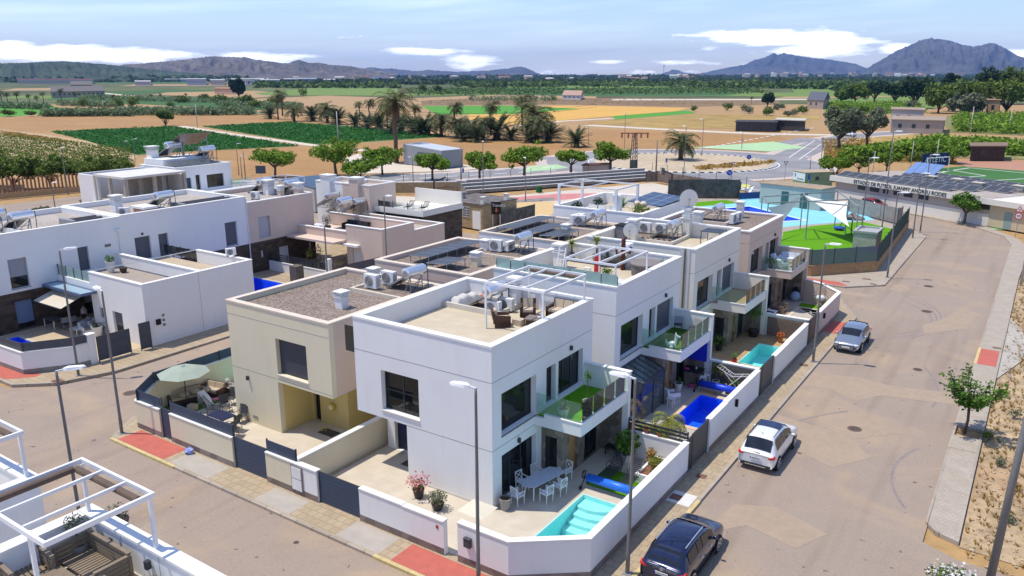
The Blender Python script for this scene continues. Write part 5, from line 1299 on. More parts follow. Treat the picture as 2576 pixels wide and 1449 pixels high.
L5 = rowhouse('white house behind the concrete shell, with big dark window and raised solar frame',35.8,44.4,6.75,WHITE,[(.3,3.9,2.2,5.35),(2.9,3.6,3.6,5.6),(4.6,3.7,7.3,5.45)],
 [W_(.3,3.9,2.2,5.35,shut=1,shm=NAVY),W_(2.9,3.6,3.6,5.6,nx=1,name='door'),W_(4.6,3.7,7.3,5.45,nx=1)],X=-76,low=WHITE,depth=8)
b = B(); b.box(-75.9,36.5,0,-70.5,43.8,3.3); b.box(-75.9,36.5,3.3,-75.4,36.8,4.2); b.box(-70.9,36.5,3.3,-70.5,43.8,4.1); b.box(-75.4,36.5,3.3,-70.9,36.8,4.1); b.obj('garage',WHITE,L5)
b = B(); b.box(-75.9,44.1,3.7,-75.85,47.5,4.5); b.obj('glass_railing',RAIL,L5)
b = B(); b.box(-83.9,36.5,6.5,-79.5,43.6,7.6); b.obj('upper_wall',WHITE,L5); chimney(L5,-83.2,37.4,7.6,1.6,1.1)
pergola((-75.0,45.0,0),4.0,8,4.3,'thin white pergola frame beside the white house behind the shell',1,post=.12)
HEAT.at((-81.5,39.5,7.6),.1,'left solar heater beneath the tilted frame above the far white house',HG,1.5); HEAT.at((-79.0,43.0,6.9),.1,'right solar heater beneath the tilted frame above the far white house',HG,1.5)
t = thing('solar_array','big steeply tilted solar frame standing on the far white house','solar panels',(-80.5,41,7.6))
for i in range(4):
 b = B(); b.T = Matrix.Translation((-81.5,39.6 + i * 1.25,9.9)) @ Matrix.Rotation(radians(-26),4,'Y'); b.box(-2.0,0,-.03,2.0,1.2,.03); b.obj('panel',mat('worn solar panel',(.16,.13,.12),rough=.3,var=.3,scale=2),t)
b = B(); b.bar((-80.3,40,7.0),(-80.3,40,10.2),.12); b.bar((-80.3,44,7.0),(-80.3,44,10.2),.12); b.bar((-82.9,42,7.0),(-82.9,42,9.1),.12); b.bar((-80.3,40,7.2),(-80.3,44,10.0),.07); b.bar((-80.3,44,7.2),(-80.3,40,10.0),.07); b.obj('frame',GREYM,t)
strip(-79.6,37,6,'low row of dark panels along the far white house roof',z=6.85,w_=1.4,pw=1.15)
# ---------------------------------------------------------------- foreground roof terraces (bottom left)
F1 = thing('villa','white roof terrace with a white pergola and brown slatted furniture in the near left corner','house',(2,-19,0),group='foreground villas at the lower left')
b = B()
b.wall((-1.55,-16.0),(0,-1),9,0,7.5,.3); b.wall((8,-16.0),(-1,0),9.25,0,7.5,.3)
b.k = 1
for x in (.3,1.9,3.6): b.box(x,-16.303,6.6,x + .015,-16.3,7.45)
b.obj('wall',[WHITE,JOINT],F1)
b = B(); b.box(-1.25,-25,6.4,8,-16.3,6.6); b.obj('terrace_floor',DECK,F1)
b = B(); b.box(-1.59,-25,7.5,-1.19,-16.36,7.57)
b.box(-1.59,-16.34,7.5,8,-15.95,7.57); b.obj('coping',COPE,F1)
for x in (-.1,1.55,3.1): lightspot(F1,x,-16.32,7.05,(0,-1))
F2 = thing('villa','second foreground villa terrace with white parapet cut by the left edge','house',(-6,-19,0),group='foreground villas at the lower left')
b = B(); b.wall((-12,-16.0),(0,-1),9,0,7.5,.3); b.wall((-4.6,-16.0),(-1,0),7.1,0,7.5,.3); b.wall((-4.3,-25),(0,1),9,0,7.5,.3)
b.obj('wall',WHITE,F2)
b = B(); b.box(-11.7,-25,6.4,-4.6,-16.3,6.6); b.obj('terrace_floor',DECK,F2)
b = B(); b.box(-12,-16.34,7.5,-4.27,-15.95,7.57); b.box(-4.64,-25,7.5,-4.27,-16.35,7.57); b.obj('coping',COPE,F2)
pergola((-1.35,-18.6,6.6),3.1,2.45,2.42,'white pergola with rolled brown blinds over the brown slatted sofa',2,awn=[((.2,.35,2.33),(.2,2.1,2.33)),((.2,2.2,2.3),(2.9,2.2,2.3))],posts=[(.05,2.4,0),(3.05,2.4,.95),(2.2,.1,0)],along='y')
pergola((-11.5,-18.6,6.6),7.0,2.45,2.35,'white pergola cut by the left edge above the second foreground terrace',4,awn=[((.2,2.25,2.25),(6.8,2.25,2.25))],posts=[(6.95,2.4,.95),(6.95,.1,0)],along='y')
# ================================================================ SPORTS GROUND, STADIUM, POOL BUILDINGS
Gc = lambda K,x,y,z=0: G(*crop(K,x,y),z)
ST = thing('stadium_building','long low cream stadium building with black fascia letters and rooftop solar panels','building',tuple(Gc(K14,1200,900).to_2d()) + (0,))
A_,C_ = Gc(K14,240,672),Gc(K14,1990,985)
dST = (C_ - A_).normalized(); LST = (C_ - A_).length; nST = Vector((-dST.y,dST.x,0)); aST = atan2(dST.y,dST.x)
TS = Matrix.Translation(A_) @ Matrix.Rotation(aST,4,'Z')
STW = mat('cream stadium render',(.62,.55,.45),var=.03,scale=.5,build=streaks(.2)); STL = mat('pale stadium band',(.70,.66,.58),var=.03)
b = B(); b.T = TS; b.box(0,0,0,LST,13.5,1.5); b.obj('lower_wall',STL,ST)
b = B(); b.T = TS; b.box(0.02,.06,1.5,LST - .02,13.45,2.75); b.obj('upper_wall',mat('taupe stadium band',(.44,.38,.33),var=.03),ST)
b = B(); b.T = TS; b.box(-.7,-.55,2.75,LST + .4,13.9,3.5); b.obj('fascia',STL,ST)
b = B(); b.T = TS; b.box(-.5,-.35,3.5,LST + .2,13.7,3.56); b.obj('roof',GRAVP,ST)
for x0,x1 in ((4.3,5.9),(6.5,8.1),(8.8,9.7),(10.6,11.5),(12.3,13.7),(14.6,16.2),(21.2,22.8),(23.3,25.0)):
 b = B(); b.T = TS; b.box(x0,.0,2.0,x1,.058,2.6); b.obj('window',FR,ST)
b = B(); b.T = TS; b.box(LST,.0,0,LST + 9,7,2.75); b.obj('annex',mat('warm ochre render',(.55,.46,.30),var=.04),ST)
b = B(); b.T = TS; b.box(LST - .1,-.6,2.76,LST + 9.5,7.4,3.45); b.obj('annex_fascia',STL,ST)
b = B(); b.T = TS; b.box(LST + 2,-.03,0,LST + 3,.0,2.1); b.obj('door',mat('green grey door',(.25,.33,.30)),ST)
def text(parent,body,T,size,m,name='lettering',ext=.01,align='CENTER'):
 c = bpy.data.curves.new(name,'FONT'); c.body = body; c.size = size; c.extrude = ext; c.align_x = align; c.align_y = 'CENTER'
 o = bpy.data.objects.new(name,c); COL.objects.link(o)
 bpy.context.view_layer.update()
 dg = bpy.context.evaluated_depsgraph_get(); me = bpy.data.meshes.new_from_object(o.evaluated_get(dg)); bpy.data.objects.remove(o)
 me.name = name; me.transform(T); me.materials.clear(); me.materials.append(m)
 o = bpy.data.objects.new(name,me); COL.objects.link(o)
 if parent:
  o.parent = parent
  me.transform((Matrix.Translation(parent_loc(parent)) @ Matrix.Rotation(parent_rot(parent),4,'Z')).inverted())
 return o
RX = Matrix.Rotation(pi / 2,4,'X')
LET = mat('black letters',(.02,.02,.022))
text(ST,'ESTADIO DE FUTBOL JUANMY ANDREU RODES',TS @ Matrix.Translation((11.6,-.57,3.12)) @ RX @ Matrix.Diagonal((1.0,1,1,1)),.72,LET,ext=.03)
for r_i,(yy,x0,x1) in enumerate(((-.1,.2,17.5),(2.4,7.0,20.5),(4.9,6.5,23.5),(7.4,6.0,26),(9.9,3.5,27.5))):
 x = x0
 while x < x1:
  b = B(); b.T = TS @ Matrix.Translation((x,yy,3.62)) @ Matrix.Rotation(radians(16),4,'X'); b.box(0.01,0,0,1.63,1.9,.04); b.k = 1; b.rring(-.03,-.01,1.69,1.91,.06,-.01,.055); b.obj('solar_panel',[MATS['black solar cell'],GREYM],ST); x += 1.72
b = B(); b.T = TS @ Matrix.Translation((3.4,10.3,3.7)) @ Matrix.Rotation(radians(32),4,'X')
for i in range(4): b.box(i * 1.25,0,0,i * 1.25 + 1.2,3.0,.05)
b.obj('blue_collector',mat('pale blue solar collector',(.16,.25,.45),rough=.2,var=.1),ST)
for x,y in ((10.5,6.4),(14.2,6.9),(18,5.9),(22.3,7.9),(30,4.2)):
 b = B(); b.T = TS; b.box(x,y,3.5,x + 1.3,y + .7,4.2); b.box(x - .12,y - .12,4.28,x + 1.42,y + .82,4.38); b.obj('roof_vent',STW,ST)
# club hut with banner
HU = thing('club_hut','small green hut with a white banner beside the stadium fence','building',tuple(Gc(K19,620,600)[:2]) + (0,))
p0 = Gc(K19,615,600); p1 = Gc(K19,440,560); d_ = (p0 - p1).normalized(); T_ = Matrix.Translation(p1) @ Matrix.Rotation(atan2(d_.y,d_.x),4,'Z'); LH = (p0 - p1).length
hh = HZ(*crop(K19,612,365),p0.x,p0.y)
b = B(); b.T = T_; b.box(0,0,0,LH,5.2,hh - .12); b.obj('wall',tiles('green grey siding',(.28,.32,.22),(.18,.2,.15),8,.35,gap=.02,plane='V'),HU)
b = B(); b.T = T_; b.box(-.1,-.1,hh - .12,LH + .1,5.4,hh); b.obj('roof',mat('sandy roof sheet',(.42,.33,.22)),HU)
b = B(); b.T = T_; b.box(.1,-.06,hh * .42,LH - .05,-.003,hh - .2); b.obj('banner',mat('white banner',(.68,.72,.76)),HU)
text(HU,'9',T_ @ Matrix.Translation((LH * .2,-.065,hh * .7)) @ RX,1.0,LET); text(HU,'Zampalada',T_ @ Matrix.Translation((LH * .62,-.065,hh * .55)) @ RX,.42,LET)
b = B(); b.T = T_; b.box(LH,1.9,hh * .5,LH + .03,2.6,hh * .72); b.obj('window',FR,HU)
# pool changing rooms
def boxhouse(name,label,pts,h,wm,rm,cat='building',z=0,over=.0,group=None):
 cx = sum(p[0] for p in pts) / len(pts); cy = sum(p[1] for p in pts) / len(pts)
 t = thing(name,label,cat,(cx,cy,0),group=group)
 pts = ccw(pts)
 b = B(); b.prism(pts,z,h); b.obj('wall',wm,t); b = B(); b.prism(inset(pts,-over),h + .002,h + .14,bottom=True); b.obj('roof',rm,t)
 return t
def ccw(p):
 a = sum(p[i][0] * p[(i + 1) % len(p)][1] - p[(i + 1) % len(p)][0] * p[i][1] for i in range(len(p)))
 return list(p) if a > 0 else list(p)[::-1]
q0,q1 = Gc(K15,1400,1000),Gc(K15,2080,1090); dq = (q1 - q0).normalized(); nq = Vector((-dq.y,dq.x,0))
CH = boxhouse('changing_rooms','long pale green changing room building behind the shade sails',[q0[:2],q1[:2],(q1 + nq * 4)[:2],(q0 + nq * 4)[:2]],2.9,mat('pale green wall',(.42,.45,.38),var=.05),mat('brown flat roof',(.34,.27,.18),var=.2,scale=1),over=.15)
for k in (.37,.68): b = B(); m0 = q0 + (q1 - q0) * k; b.bar(m0 - nq * .03 + Vector((0,0,1.1)),m0 - nq * .03 + dq * 1.1 + Vector((0,0,1.1)),.06,2.1); b.obj('door',mat('dark green door',(.04,.12,.11)),CH)
# shade structure: grey frame and triangular sails
pA,pB,pC,pK,pD,pM,pF = [Vector((x,y,0)) for x,y in ((1.4,67.5),(-7.6,64.5),(-9.6,68.8),(-6.2,74.0),(-3.1,78.2),(-.6,72.2),(-4.1,68.3))]
SF = thing('shade_structure','grey steel frame carrying white triangular shade sails over the public pool lawn','shade sail',tuple(pA))
up_ = Vector((0,0,4.4))
for p in (pA,pB,pC,pK,pD,pM,pF): b = B(); b.tube([p,p + up_],.07,8); b.obj('post',GREYM,SF)
b = B()
for a,c in ((pB,pF),(pF,pA),(pA,pM),(pM,pD),(pD,pK),(pK,pC),(pC,pB),(pF,pK),(pF,pM)): b.bar(a + up_,c + up_,.11)
b.obj('top_frame',GREYM,SF)
SAIL = mat('white shade sail',(.70,.69,.65),var=.03)
for tri in (((pB,3.9),(pK,4.3),(pB + Vector((1.1,.6,0)),1.3)),((pK,4.3),(pM,4.2),(pA + Vector((-.9,.8,0)),1.9))):
 b = B(); P0 = [Vector((p.x,p.y,z)) for p,z in tri]; n = 8; idx = {}
 cen = (P0[0] + P0[1] + P0[2]) / 3
 for i in range(n + 1):
  for j in range(n + 1 - i):
   k = n - i - j; q = (P0[0] * i + P0[1] * j + P0[2] * k) / n
   m_ = min(i,j,k) / n; e_ = (i * j + j * k + i * k) / n / n
   q = q + (cen - q) * (.34 * (1 - 3 * m_) * e_ * 3 * .7); q.z -= .5 * e_; idx[(i,j)] = len(b.v); b.v.append(tuple(q))
 for i in range(n):
  for j in range(n - i):
   b.f.append((idx[(i,j)],idx[(i + 1,j)],idx[(i,j + 1)])); b.m.append(0)
   if j < n - i - 1: b.f.append((idx[(i + 1,j)],idx[(i + 1,j + 1)],idx[(i,j + 1)])); b.m.append(0)
 b.obj('sail',SAIL,SF,smooth=True)
# park perimeter wall, railings, screens
FWM = mat('dark green mesh',(.02,.055,.045),rough=.8,var=.2)
def meshfence(label,pts,z0,z1,m,post=2.2,cat='fence',name='fence',pm=None,group='fences around the pool and courts'):
 t = thing(name,label,cat,(pts[0][0],pts[0][1],0),group=group); P_ = [Vector((p[0],p[1],0)) for p in pts]
 if m:
  b = B()
  for i in range(len(P_) - 1): b.bar(P_[i] + Vector((0,0,(z0 + z1) / 2)),P_[i + 1] + Vector((0,0,(z0 + z1) / 2)),.03,z1 - z0)
  b.obj('screen',m,t)
 b = B()
 for i in range(len(P_) - 1):
  n = max(1,round((P_[i + 1] - P_[i]).length / post))
  for j in range(n + (i == len(P_) - 2)):
   q = P_[i] + (P_[i + 1] - P_[i]) * j / n; b.tube([q + Vector((0,0,0)),q + Vector((0,0,z1 + .12))],.045,6)
 b.obj('fence_post',pm or DARKM,t)
 return t
PW = [(-8.5,50.9),(-.5,51.0),(1.2,50.7),(5.7,56.3)]
bwall('orange brown block wall below the pool fence on the side street',[(-12,50.7),(.9,50.65),(5.75,56.2)],.95,SANDR,th=.25,cope=SANDR)
bwall('orange brown block wall below the green screened fence',[(5.75,56.24),(4.75,82.0)],.95,SANDR,th=.25,cope=SANDR)
WICK = glassmat('weathered clear screen',(.30,.38,.48),rough=.12,alpha=.32)
meshfence('fence with bluish weathered screening above the block wall on the side street',[(-12,50.85),(.8,50.82),(5.6,56.3)],1.02,2.5,WICK)
meshfence('fence with dark green mesh beside the main road',[(5.6,56.4),(4.62,82.0)],1.02,2.6,FWM)
t = thing('brick_hut','small grey block hut in the corner of the pool lawn','hut',(2.6,66.8,0))
b = B(); b.box(1.6,65.2,0,3.9,68.6,1.95); b.obj('wall',GREYB,t); b = B(); b.rring(1.5,65.1,4.0,68.7,.3,1.95,2.15); b.box(1.8,65.4,1.9,3.7,68.4,2.0); b.obj('roof',mat('grey hut roof',(.36,.37,.37)),t)
t = thing('thatched_parasol','grey thatched parasol on the pool lawn','parasol',(-.2,73.5,0))
b = B(); b.tube([(-.2,73.5,0),(-.2,73.5,2.3)],.07,8); b.obj('pole',BARK,t); b = B(); b.lathe(-.2,73.5,[(1.35,2.0),(1.3,2.15),(.5,2.45),(.08,2.75)],18); b.obj('thatch',mat('grey thatch',(.20,.18,.16),var=.3,scale=12,bump=.6),t)
def screen_run(label,K,pts,h,m):
 P_ = [tuple(Gc(K,x,y)[:2]) for x,y in pts]; return meshfence(label,P_,.1,h,m,3.5)
BR = mat('brown reed screening',(.17,.13,.105),var=.4,scale=2)
BRD = mat('dark weathered screen',(.10,.09,.08),var=.5,scale=1.5)
screen_run('dark reed screening behind the public pool',K15,((370,960),(640,955),(1170,960)),3.0,BRD)
screen_run('brown screening around the pool house court side',K15,((120,770),(250,765),(830,860),(1050,860)),1.9,BR)
screen_run('screen behind the red car beside the stadium lane',K14,((410,820),(960,960),(1010,940)),2.0,CONCD)
screen_run('blue board edging at the far side of the pool',K15,((1175,965),(1400,955)),1.1,mat('blue boards',(.03,.07,.20)))
# bleachers: three long concrete steps
BL = thing('bleachers','three long grey concrete seating steps facing the court','bleachers',tuple(Gc(K17,600,240)[:2]) + (0,))
e0,e1 = G(1175,487),G(1645,452); de = (e1 - e0).normalized(); ne_ = Vector((-de.y,de.x,0))
for k in range(4):
 a = e0 + ne_ * (k * .95); c = e1 + ne_ * (k * .95); b = B(); b.prism([a[:2],c[:2],(c + ne_ * (1.0))[:2],(a + ne_ * 1.0)[:2]],0,.5 + k * .42); b.obj('step',CONCD if k < 3 else mat('taupe wall',(.36,.30,.27),var=.1),BL)
 b = B(); b.prism([(a - ne_ * .05 + Vector((0,0,0)))[:2],(c - ne_ * .05)[:2],(c + ne_ * .22)[:2],(a + ne_ * .22)[:2]],.5 + k * .42,.56 + k * .42,bottom=True); b.obj('step_edge',COPE,BL)
bwall('sandstone block wall along the court at the left of the bleachers',[tuple(Gc(K17,590,230)[:2]),tuple(Gc(K17,280,228)[:2])][::-1],1.7,mat('pale render wall',(.48,.42,.35),var=.08),th=.3)
bwall('brown sandstone wall further left along the court',[tuple(G(968,486)[:2]),tuple(G(1150,484)[:2])],1.7,SANDB,th=.3)
meshfence('tall railing along the top of the sports ground beside the road',[tuple(G(x,y)[:2]) for x,y in ((960,476),(1180,470),(1480,450),(1640,444),(1800,470),(1960,500))],0,2.4,None,4.2,group='fences around the pool and courts')
# sandstone bar hut with barred window and sign
hb = [Gc(K17,165,770),Gc(K17,860,885)]; dh = (hb[1] - hb[0]).normalized(); Lh = (hb[1] - hb[0]).length; Th = Matrix.Translation(hb[0]) @ Matrix.Rotation(atan2(dh.y,dh.x),4,'Z')
BH = thing('bar_hut','sandstone block hut with a barred window and white door beside the sign','building',tuple(hb[0][:2]) + (0,))
hz = HZ(*crop(K17,880,470),hb[1].x,hb[1].y)
b = B(); b.T = Th; b.box(0,0,0,Lh,6.5,hz); b.obj('wall',SANDB,BH); b = B(); b.T = Th; b.box(-.1,-.1,hz,Lh + .1,6.7,hz + .12); b.obj('roof',mat('debris covered roof',(.15,.13,.12),var=.5,scale=1.2,bump=.8,bscale=3),BH)
for i,(x,y) in enumerate(((Lh - .9,.6),(Lh - .5,4.5),(1.5,2))): b = B(); b.T = Th; b.box(x,y,hz + .12,x + .5,y + .5,hz + .8); b.box(x - .07,y - .07,hz + .85,x + .57,y + .57,hz + .93); b.obj('chimney',STL if i < 2 else GREYM,BH)
b = B(); b.T = Th; b.box(Lh * .47,-.02,hz * .45,Lh * .7,-.002,hz * .87); b.k = 1
for i in range(8): b.box(Lh * .47 + i * Lh * .0325,-.07,hz * .43,Lh * .47 + i * Lh * .0325 + .03,-.04,hz * .89)
for i in range(5): b.box(Lh * .465,-.075,hz * .45 + i * hz * .1,Lh * .705,-.045,hz * .45 + i * hz * .1 + .03)
b.obj('barred_window',[FR,WHM],BH)
b = B(); b.T = Th; b.box(Lh * .77,-.04,0,Lh * .96,-.002,hz * .74); b.obj('door',WHM,BH)
FENCED = screen_run('dark netting fence running right from the sandstone hut',K17,((890,830),(1040,850)),2.3,BRD)
screen_run('black netting fence enclosing the ochre yard',K17,((1160,850),(1740,700)),2.0,BRD)
sg = Gc(K17,1040,850); sg2 = Gc(K17,1150,850); ds = (sg2 - sg).normalized(); Ls = (sg2 - sg).length; Tg = Matrix.Translation(sg) @ Matrix.Rotation(atan2(ds.y,ds.x),4,'Z')
SG = thing('bar_sign','dark bar sign with white and red lettering above a narrow doorway','sign',tuple(sg[:2]) + (0,))
b = B(); b.T = Tg; b.box(-.3,-.1,1.75,Ls + .2,0,3.3); b.obj('sign_board',mat('dark brown board',(.035,.025,.022)),SG); b = B(); b.T = Tg; b.box(-.1,-.05,0,0,.05,1.75); b.box(Ls,-.05,0,Ls + .1,.05,1.75); b.obj('post',WHM,SG)
text(SG,'La Tiendita',Tg @ Matrix.Translation((Ls * .5,-.11,2.85)) @ RX,.5,WHM)
b = B(); b.T = Tg @ Matrix.Translation((Ls * .5,-.11,2.3)) @ RX; b.sheet([(.2 * cos(a) * (1 if sin(a) < 0 else .6),.28 * sin(a)) for a in [i * pi / 6 for i in range(12)]],.01); b.obj('flame_mark',mat('orange red flame',(.65,.16,.06)),SG)
# grey metal shed behind the trees
sa,sb,sc_ = G(1016,412),G(1112,424),G(1165,418)
hsh = HZ(1016,363,sa.x,sa.y); hs2 = HZ(1112,380,sb.x,sb.y)
t = thing('metal_shed','grey corrugated metal shed behind the street trees','shed',(sb.x,sb.y,0))
sd = sa + (sc_ - sb)
CORR = mat('corrugated grey metal',(.27,.29,.31),rough=.5,var=.05,build=furrow(.8,3.2,.3))
b = B(); b.add([(p.x,p.y,z) for p,z in ((sa,0),(sb,0),(sc_,0),(sd,0),(sa,hsh),(sb,hs2),(sc_,hs2),(sd,hsh))],[(0,1,5,4),(1,2,6,5),(2,3,7,6),(3,0,4,7)]); b.obj('wall',CORR,t)
b = B(); b.add([(sa.x,sa.y,hsh + .1),(sb.x,sb.y,hs2 + .1),(sc_.x,sc_.y,hs2 + .1),(sd.x,sd.y,hsh + .1),(sa.x,sa.y,hsh),(sb.x,sb.y,hs2),(sc_.x,sc_.y,hs2),(sd.x,sd.y,hsh)],[(0,1,2,3),(4,5,1,0),(5,6,2,1)]); b.obj('roof',mat('pale metal roof',(.52,.54,.56),rough=.4),t)
b = B(); m0 = sa + (sb - sa) * .38; m1 = sa + (sb - sa) * .72; b.bar(m0 + Vector((0,0,hsh * .35)),m1 + Vector((0,0,hsh * .35)),.08,hsh * .68); b.obj('door',mat('dark shed door',(.10,.12,.14)),t)
t = boxhouse('canopy_building','blue grey flat canopy behind the beige row house roof',[G(x,y,3)[:2] for x,y in ((700,455),(800,446),(872,450),(850,470),(790,480))],3.2,mat('pale hut wall',(.45,.42,.38)),mat('slate blue roof',(.055,.09,.14),rough=.5))
t = boxhouse('electric_kiosk','small brick electricity kiosk beside the roundabout with a dark roof',[tuple(G(x,y)[:2]) for x,y in ((1465,442),(1528,440),(1535,436),(1475,437))],1.9,mat('kiosk render',(.40,.34,.29)),mat('dark brown roof',(.12,.07,.06)),over=.2)
# far farm buildings
def farm(label,pts,h,wm,rm,ridge_h=0,name='farm_building',group='farm and village buildings in the plain',cat='house'):
 P_ = ccw([tuple(G(x,y)[:2]) for x,y in pts]); cx = sum(p[0] for p in P_) / 4; cy = sum(p[1] for p in P_) / 4
 t = thing(name,label,cat,(cx,cy,0),group=group)
 b = B(); b.prism(P_,-.2,h); b.obj('wall',wm,t)
 Q = inset(P_,-.4); b = B()
 if ridge_h:
  e = [(Vector(Q[0]) + Vector(Q[3])) / 2,(Vector(Q[1]) + Vector(Q[2])) / 2]
  v = [(*q,h) for q in Q] + [(e[0].x,e[0].y,h + ridge_h),(e[1].x,e[1].y,h + ridge_h)]
  b.add(v,[(0,1,5,4),(2,3,4,5),(1,2,5),(3,0,4),(3,2,1,0)])
 else: b.prism(Q,h + .002,h + .25,bottom=True)
 b.obj('roof',rm,t)
 n = Vector(P_[1]) - Vector(P_[0]); L = n.length; n.normalize()
 for k in range(int(L / 4)):
  q = Vector(P_[0]) + n * (2 + k * 4); b = B(); b.bar((q.x,q.y,h * .55),(q.x + n.x * 1.1,q.y + n.y * 1.1,h * .55),.12,h * .3); b.obj('window',FR,t)
 return t
TILER = mat('orange roof tile',(.34,.17,.09),var=.15); TAUW = mat('taupe farm wall',(.36,.30,.25),var=.1); OFFW = mat('off white wall',(.62,.60,.56),var=.06); DKR = mat('dark slate roof',(.10,.11,.13))
farm('stone farmhouse with a grey pitched roof among shrubs on the right',((2030,272),(2070,274),(2085,266),(2045,264)),4.5,TAUW,DKR,4.0)
farm('long ruined taupe farmhouse at the road junction',((2240,333),(2370,337),(2375,325),(2245,322)),4.0,TAUW,mat('brown flat roof2',(.34,.26,.19)),0)
farm('whitewashed upper block of the ruined farmhouse',((2238,318),(2318,322),(2320,314),(2240,311)),6.0,mat('grey plaster',(.42,.40,.38)),mat('brown flat roof2',(.34,.26,.19)),0)
farm('ochre ruin standing behind the orchard on the right',((2478,292),(2510,293),(2513,287),(2481,286)),7,mat('ochre ruin',(.42,.27,.16),var=.2),mat('ochre ruin',(.42,.27,.16)),0)
farm('small farmhouse with pinkish hipped roof beyond the golden field',((1415,250),(1460,251),(1468,246),(1425,245)),3.2,OFFW,mat('pinkish tile',(.42,.27,.2)),3.0)
farm('dark roofed villa among palms near the left edge',((130,246),(265,243),(250,235),(135,238)),5,TAUW,mat('brown grey roof',(.14,.12,.11)),3.5)
farm('upper storey of the dark roofed villa',((180,236),(235,236),(230,230),(185,230)),9,TAUW,MATS['brown grey roof'],3)
farm('long cream warehouse with maroon roof far left',((45,212),(235,212),(235,207),(45,207)),9,mat('cream warehouse wall',(.50,.45,.38)),mat('maroon roof',(.14,.05,.05)),0,'warehouse',cat='warehouse')
farm('low farm shed with dark tarpaulin beyond the track',((1850,329),(1950,331),(1955,325),(1855,324)),2.8,mat('shed black',(.06,.06,.06),var=.4),mat('black tarp',(.05,.05,.055),var=.4,scale=1),0)
farm('pale lean-to roof beside the dark farm shed',((1950,326),(2020,329),(2025,323),(1955,321)),3.2,mat('shed black',(.06,.06,.06)),mat('pale sheet roof',(.50,.47,.38)),0)
farm('dark stable with pale posts beside the clay paddock',((2440,404),(2525,404),(2525,394),(2440,395)),3.0,mat('stable timber',(.06,.04,.03),var=.4),mat('stable roof',(.22,.15,.10)),0)
farm('salmon building with ruined walls beyond the left fields',((540,236),(600,238),(608,232),(545,231)),5,mat('salmon render',(.48,.33,.24)),TILER,0)
for i,(x,y,wd,h,c) in enumerate(((360,215,40,7,0),(495,214,48,11,1),(548,214,36,9,0),(612,214,60,11,2),(680,214,50,9,0),(735,213,40,10,3),(775,213,44,11,1),(930,214,0,0,0),(830,211,30,8,2),(650,206,60,7,2),(450,206,70,7,0),(560,204,70,6,1))):
 if wd: farm('pale industrial shed in the far strip, %s' % ['grey front','blue grey front','cream front','navy front'][c],((x - wd / 2,y),(x + wd / 2,y),(x + wd / 2,y - 3.5),(x - wd / 2,y - 3.5)),h,[mat('grey shed',(.42,.42,.42)),mat('blue grey shed',(.34,.40,.48)),OFFW,mat('navy shed',(.06,.09,.17))][c],mat('pale shed roof',(.50,.50,.50)),0,'warehouse','far strip of warehouses','warehouse')
rr = random.Random(5)
cols = [OFFW,mat('pinkish town wall',(.50,.38,.30)),mat('sandy town wall',(.50,.42,.32)),TAUW]
for i in range(150):
 if i < 85: x = rr.uniform(1760,2560); y = rr.uniform(189.6,196); dsc = 'low block in the distant town below the right mountains'
 elif i < 115: x = rr.uniform(900,1760); y = rr.uniform(193,206); dsc = 'tiny pale house in the middle of the far plain'
 else: x = rr.uniform(180,900); y = rr.uniform(188 + abs(x - 600) * .01,203); dsc = 'tiny pale house on the lower slopes of the left hill'
 p = G(x,y); D = (p - CP).length; wd = rr.uniform(12,30) * (D / 2500) ** .5; hh_ = rr.uniform(9,17) * (D / 2500) ** .25 * (1.5 if i < 70 and rr.random() < .3 else 1)
 t = thing('distant_house',dsc,'house',(p.x,p.y,-1.2),rr.uniform(0,3),'distant houses in the plain, ' + dsc[:12])
 b = B(); b.T = Matrix.Translation((p.x,p.y,-1.2)) @ Matrix.Rotation(t.rotation_euler[2],4,'Z'); b.box(-wd / 2,-5,0,wd / 2,5,hh_); b.obj('wall',rr.choice(cols),t)
 b = B(); b.T = Matrix.Translation((p.x,p.y,-1.2)) @ Matrix.Rotation(t.rotation_euler[2],4,'Z'); b.add([(-wd / 2 - .5,-5.5,hh_),(wd / 2 + .5,-5.5,hh_),(wd / 2 + .5,5.5,hh_),(-wd / 2 - .5,5.5,hh_),(-wd / 2 - .5,0,hh_ + 2),(wd / 2 + .5,0,hh_ + 2)],[(0,1,5,4),(2,3,4,5),(1,2,5),(3,0,4)]); b.obj('roof',TILER if rr.random() < .6 else OFFW,t)
t = thing('telecom_mast','tall lattice telecom mast on the horizon','mast',tuple(G(1669,197)[:2]) + (0,)); p = G(1669,197); hm = HZ(1669,163,p.x,p.y)
b = B()
for dx,dy in ((-1,-1),(1,-1),(0,1)): b.bar((p.x + dx,p.y + dy,0),(p.x + dx * .5,p.y + dy * .5,hm),.5)
for k in range(14): z = hm * k / 14; b.bar((p.x - 1,p.y - 1,z),(p.x + 1,p.y - 1,z + hm / 14),.3); b.bar((p.x + 1,p.y - 1,z),(p.x,p.y + 1,z + hm / 14),.3)
b.obj('lattice',mat('dark mast steel',(.05,.06,.08)),t)
b = B(); b.cyl(p.x,p.y,hm * .85,hm * .99,1.6,n=10); b.obj('antenna',MATS['dark mast steel'],t)
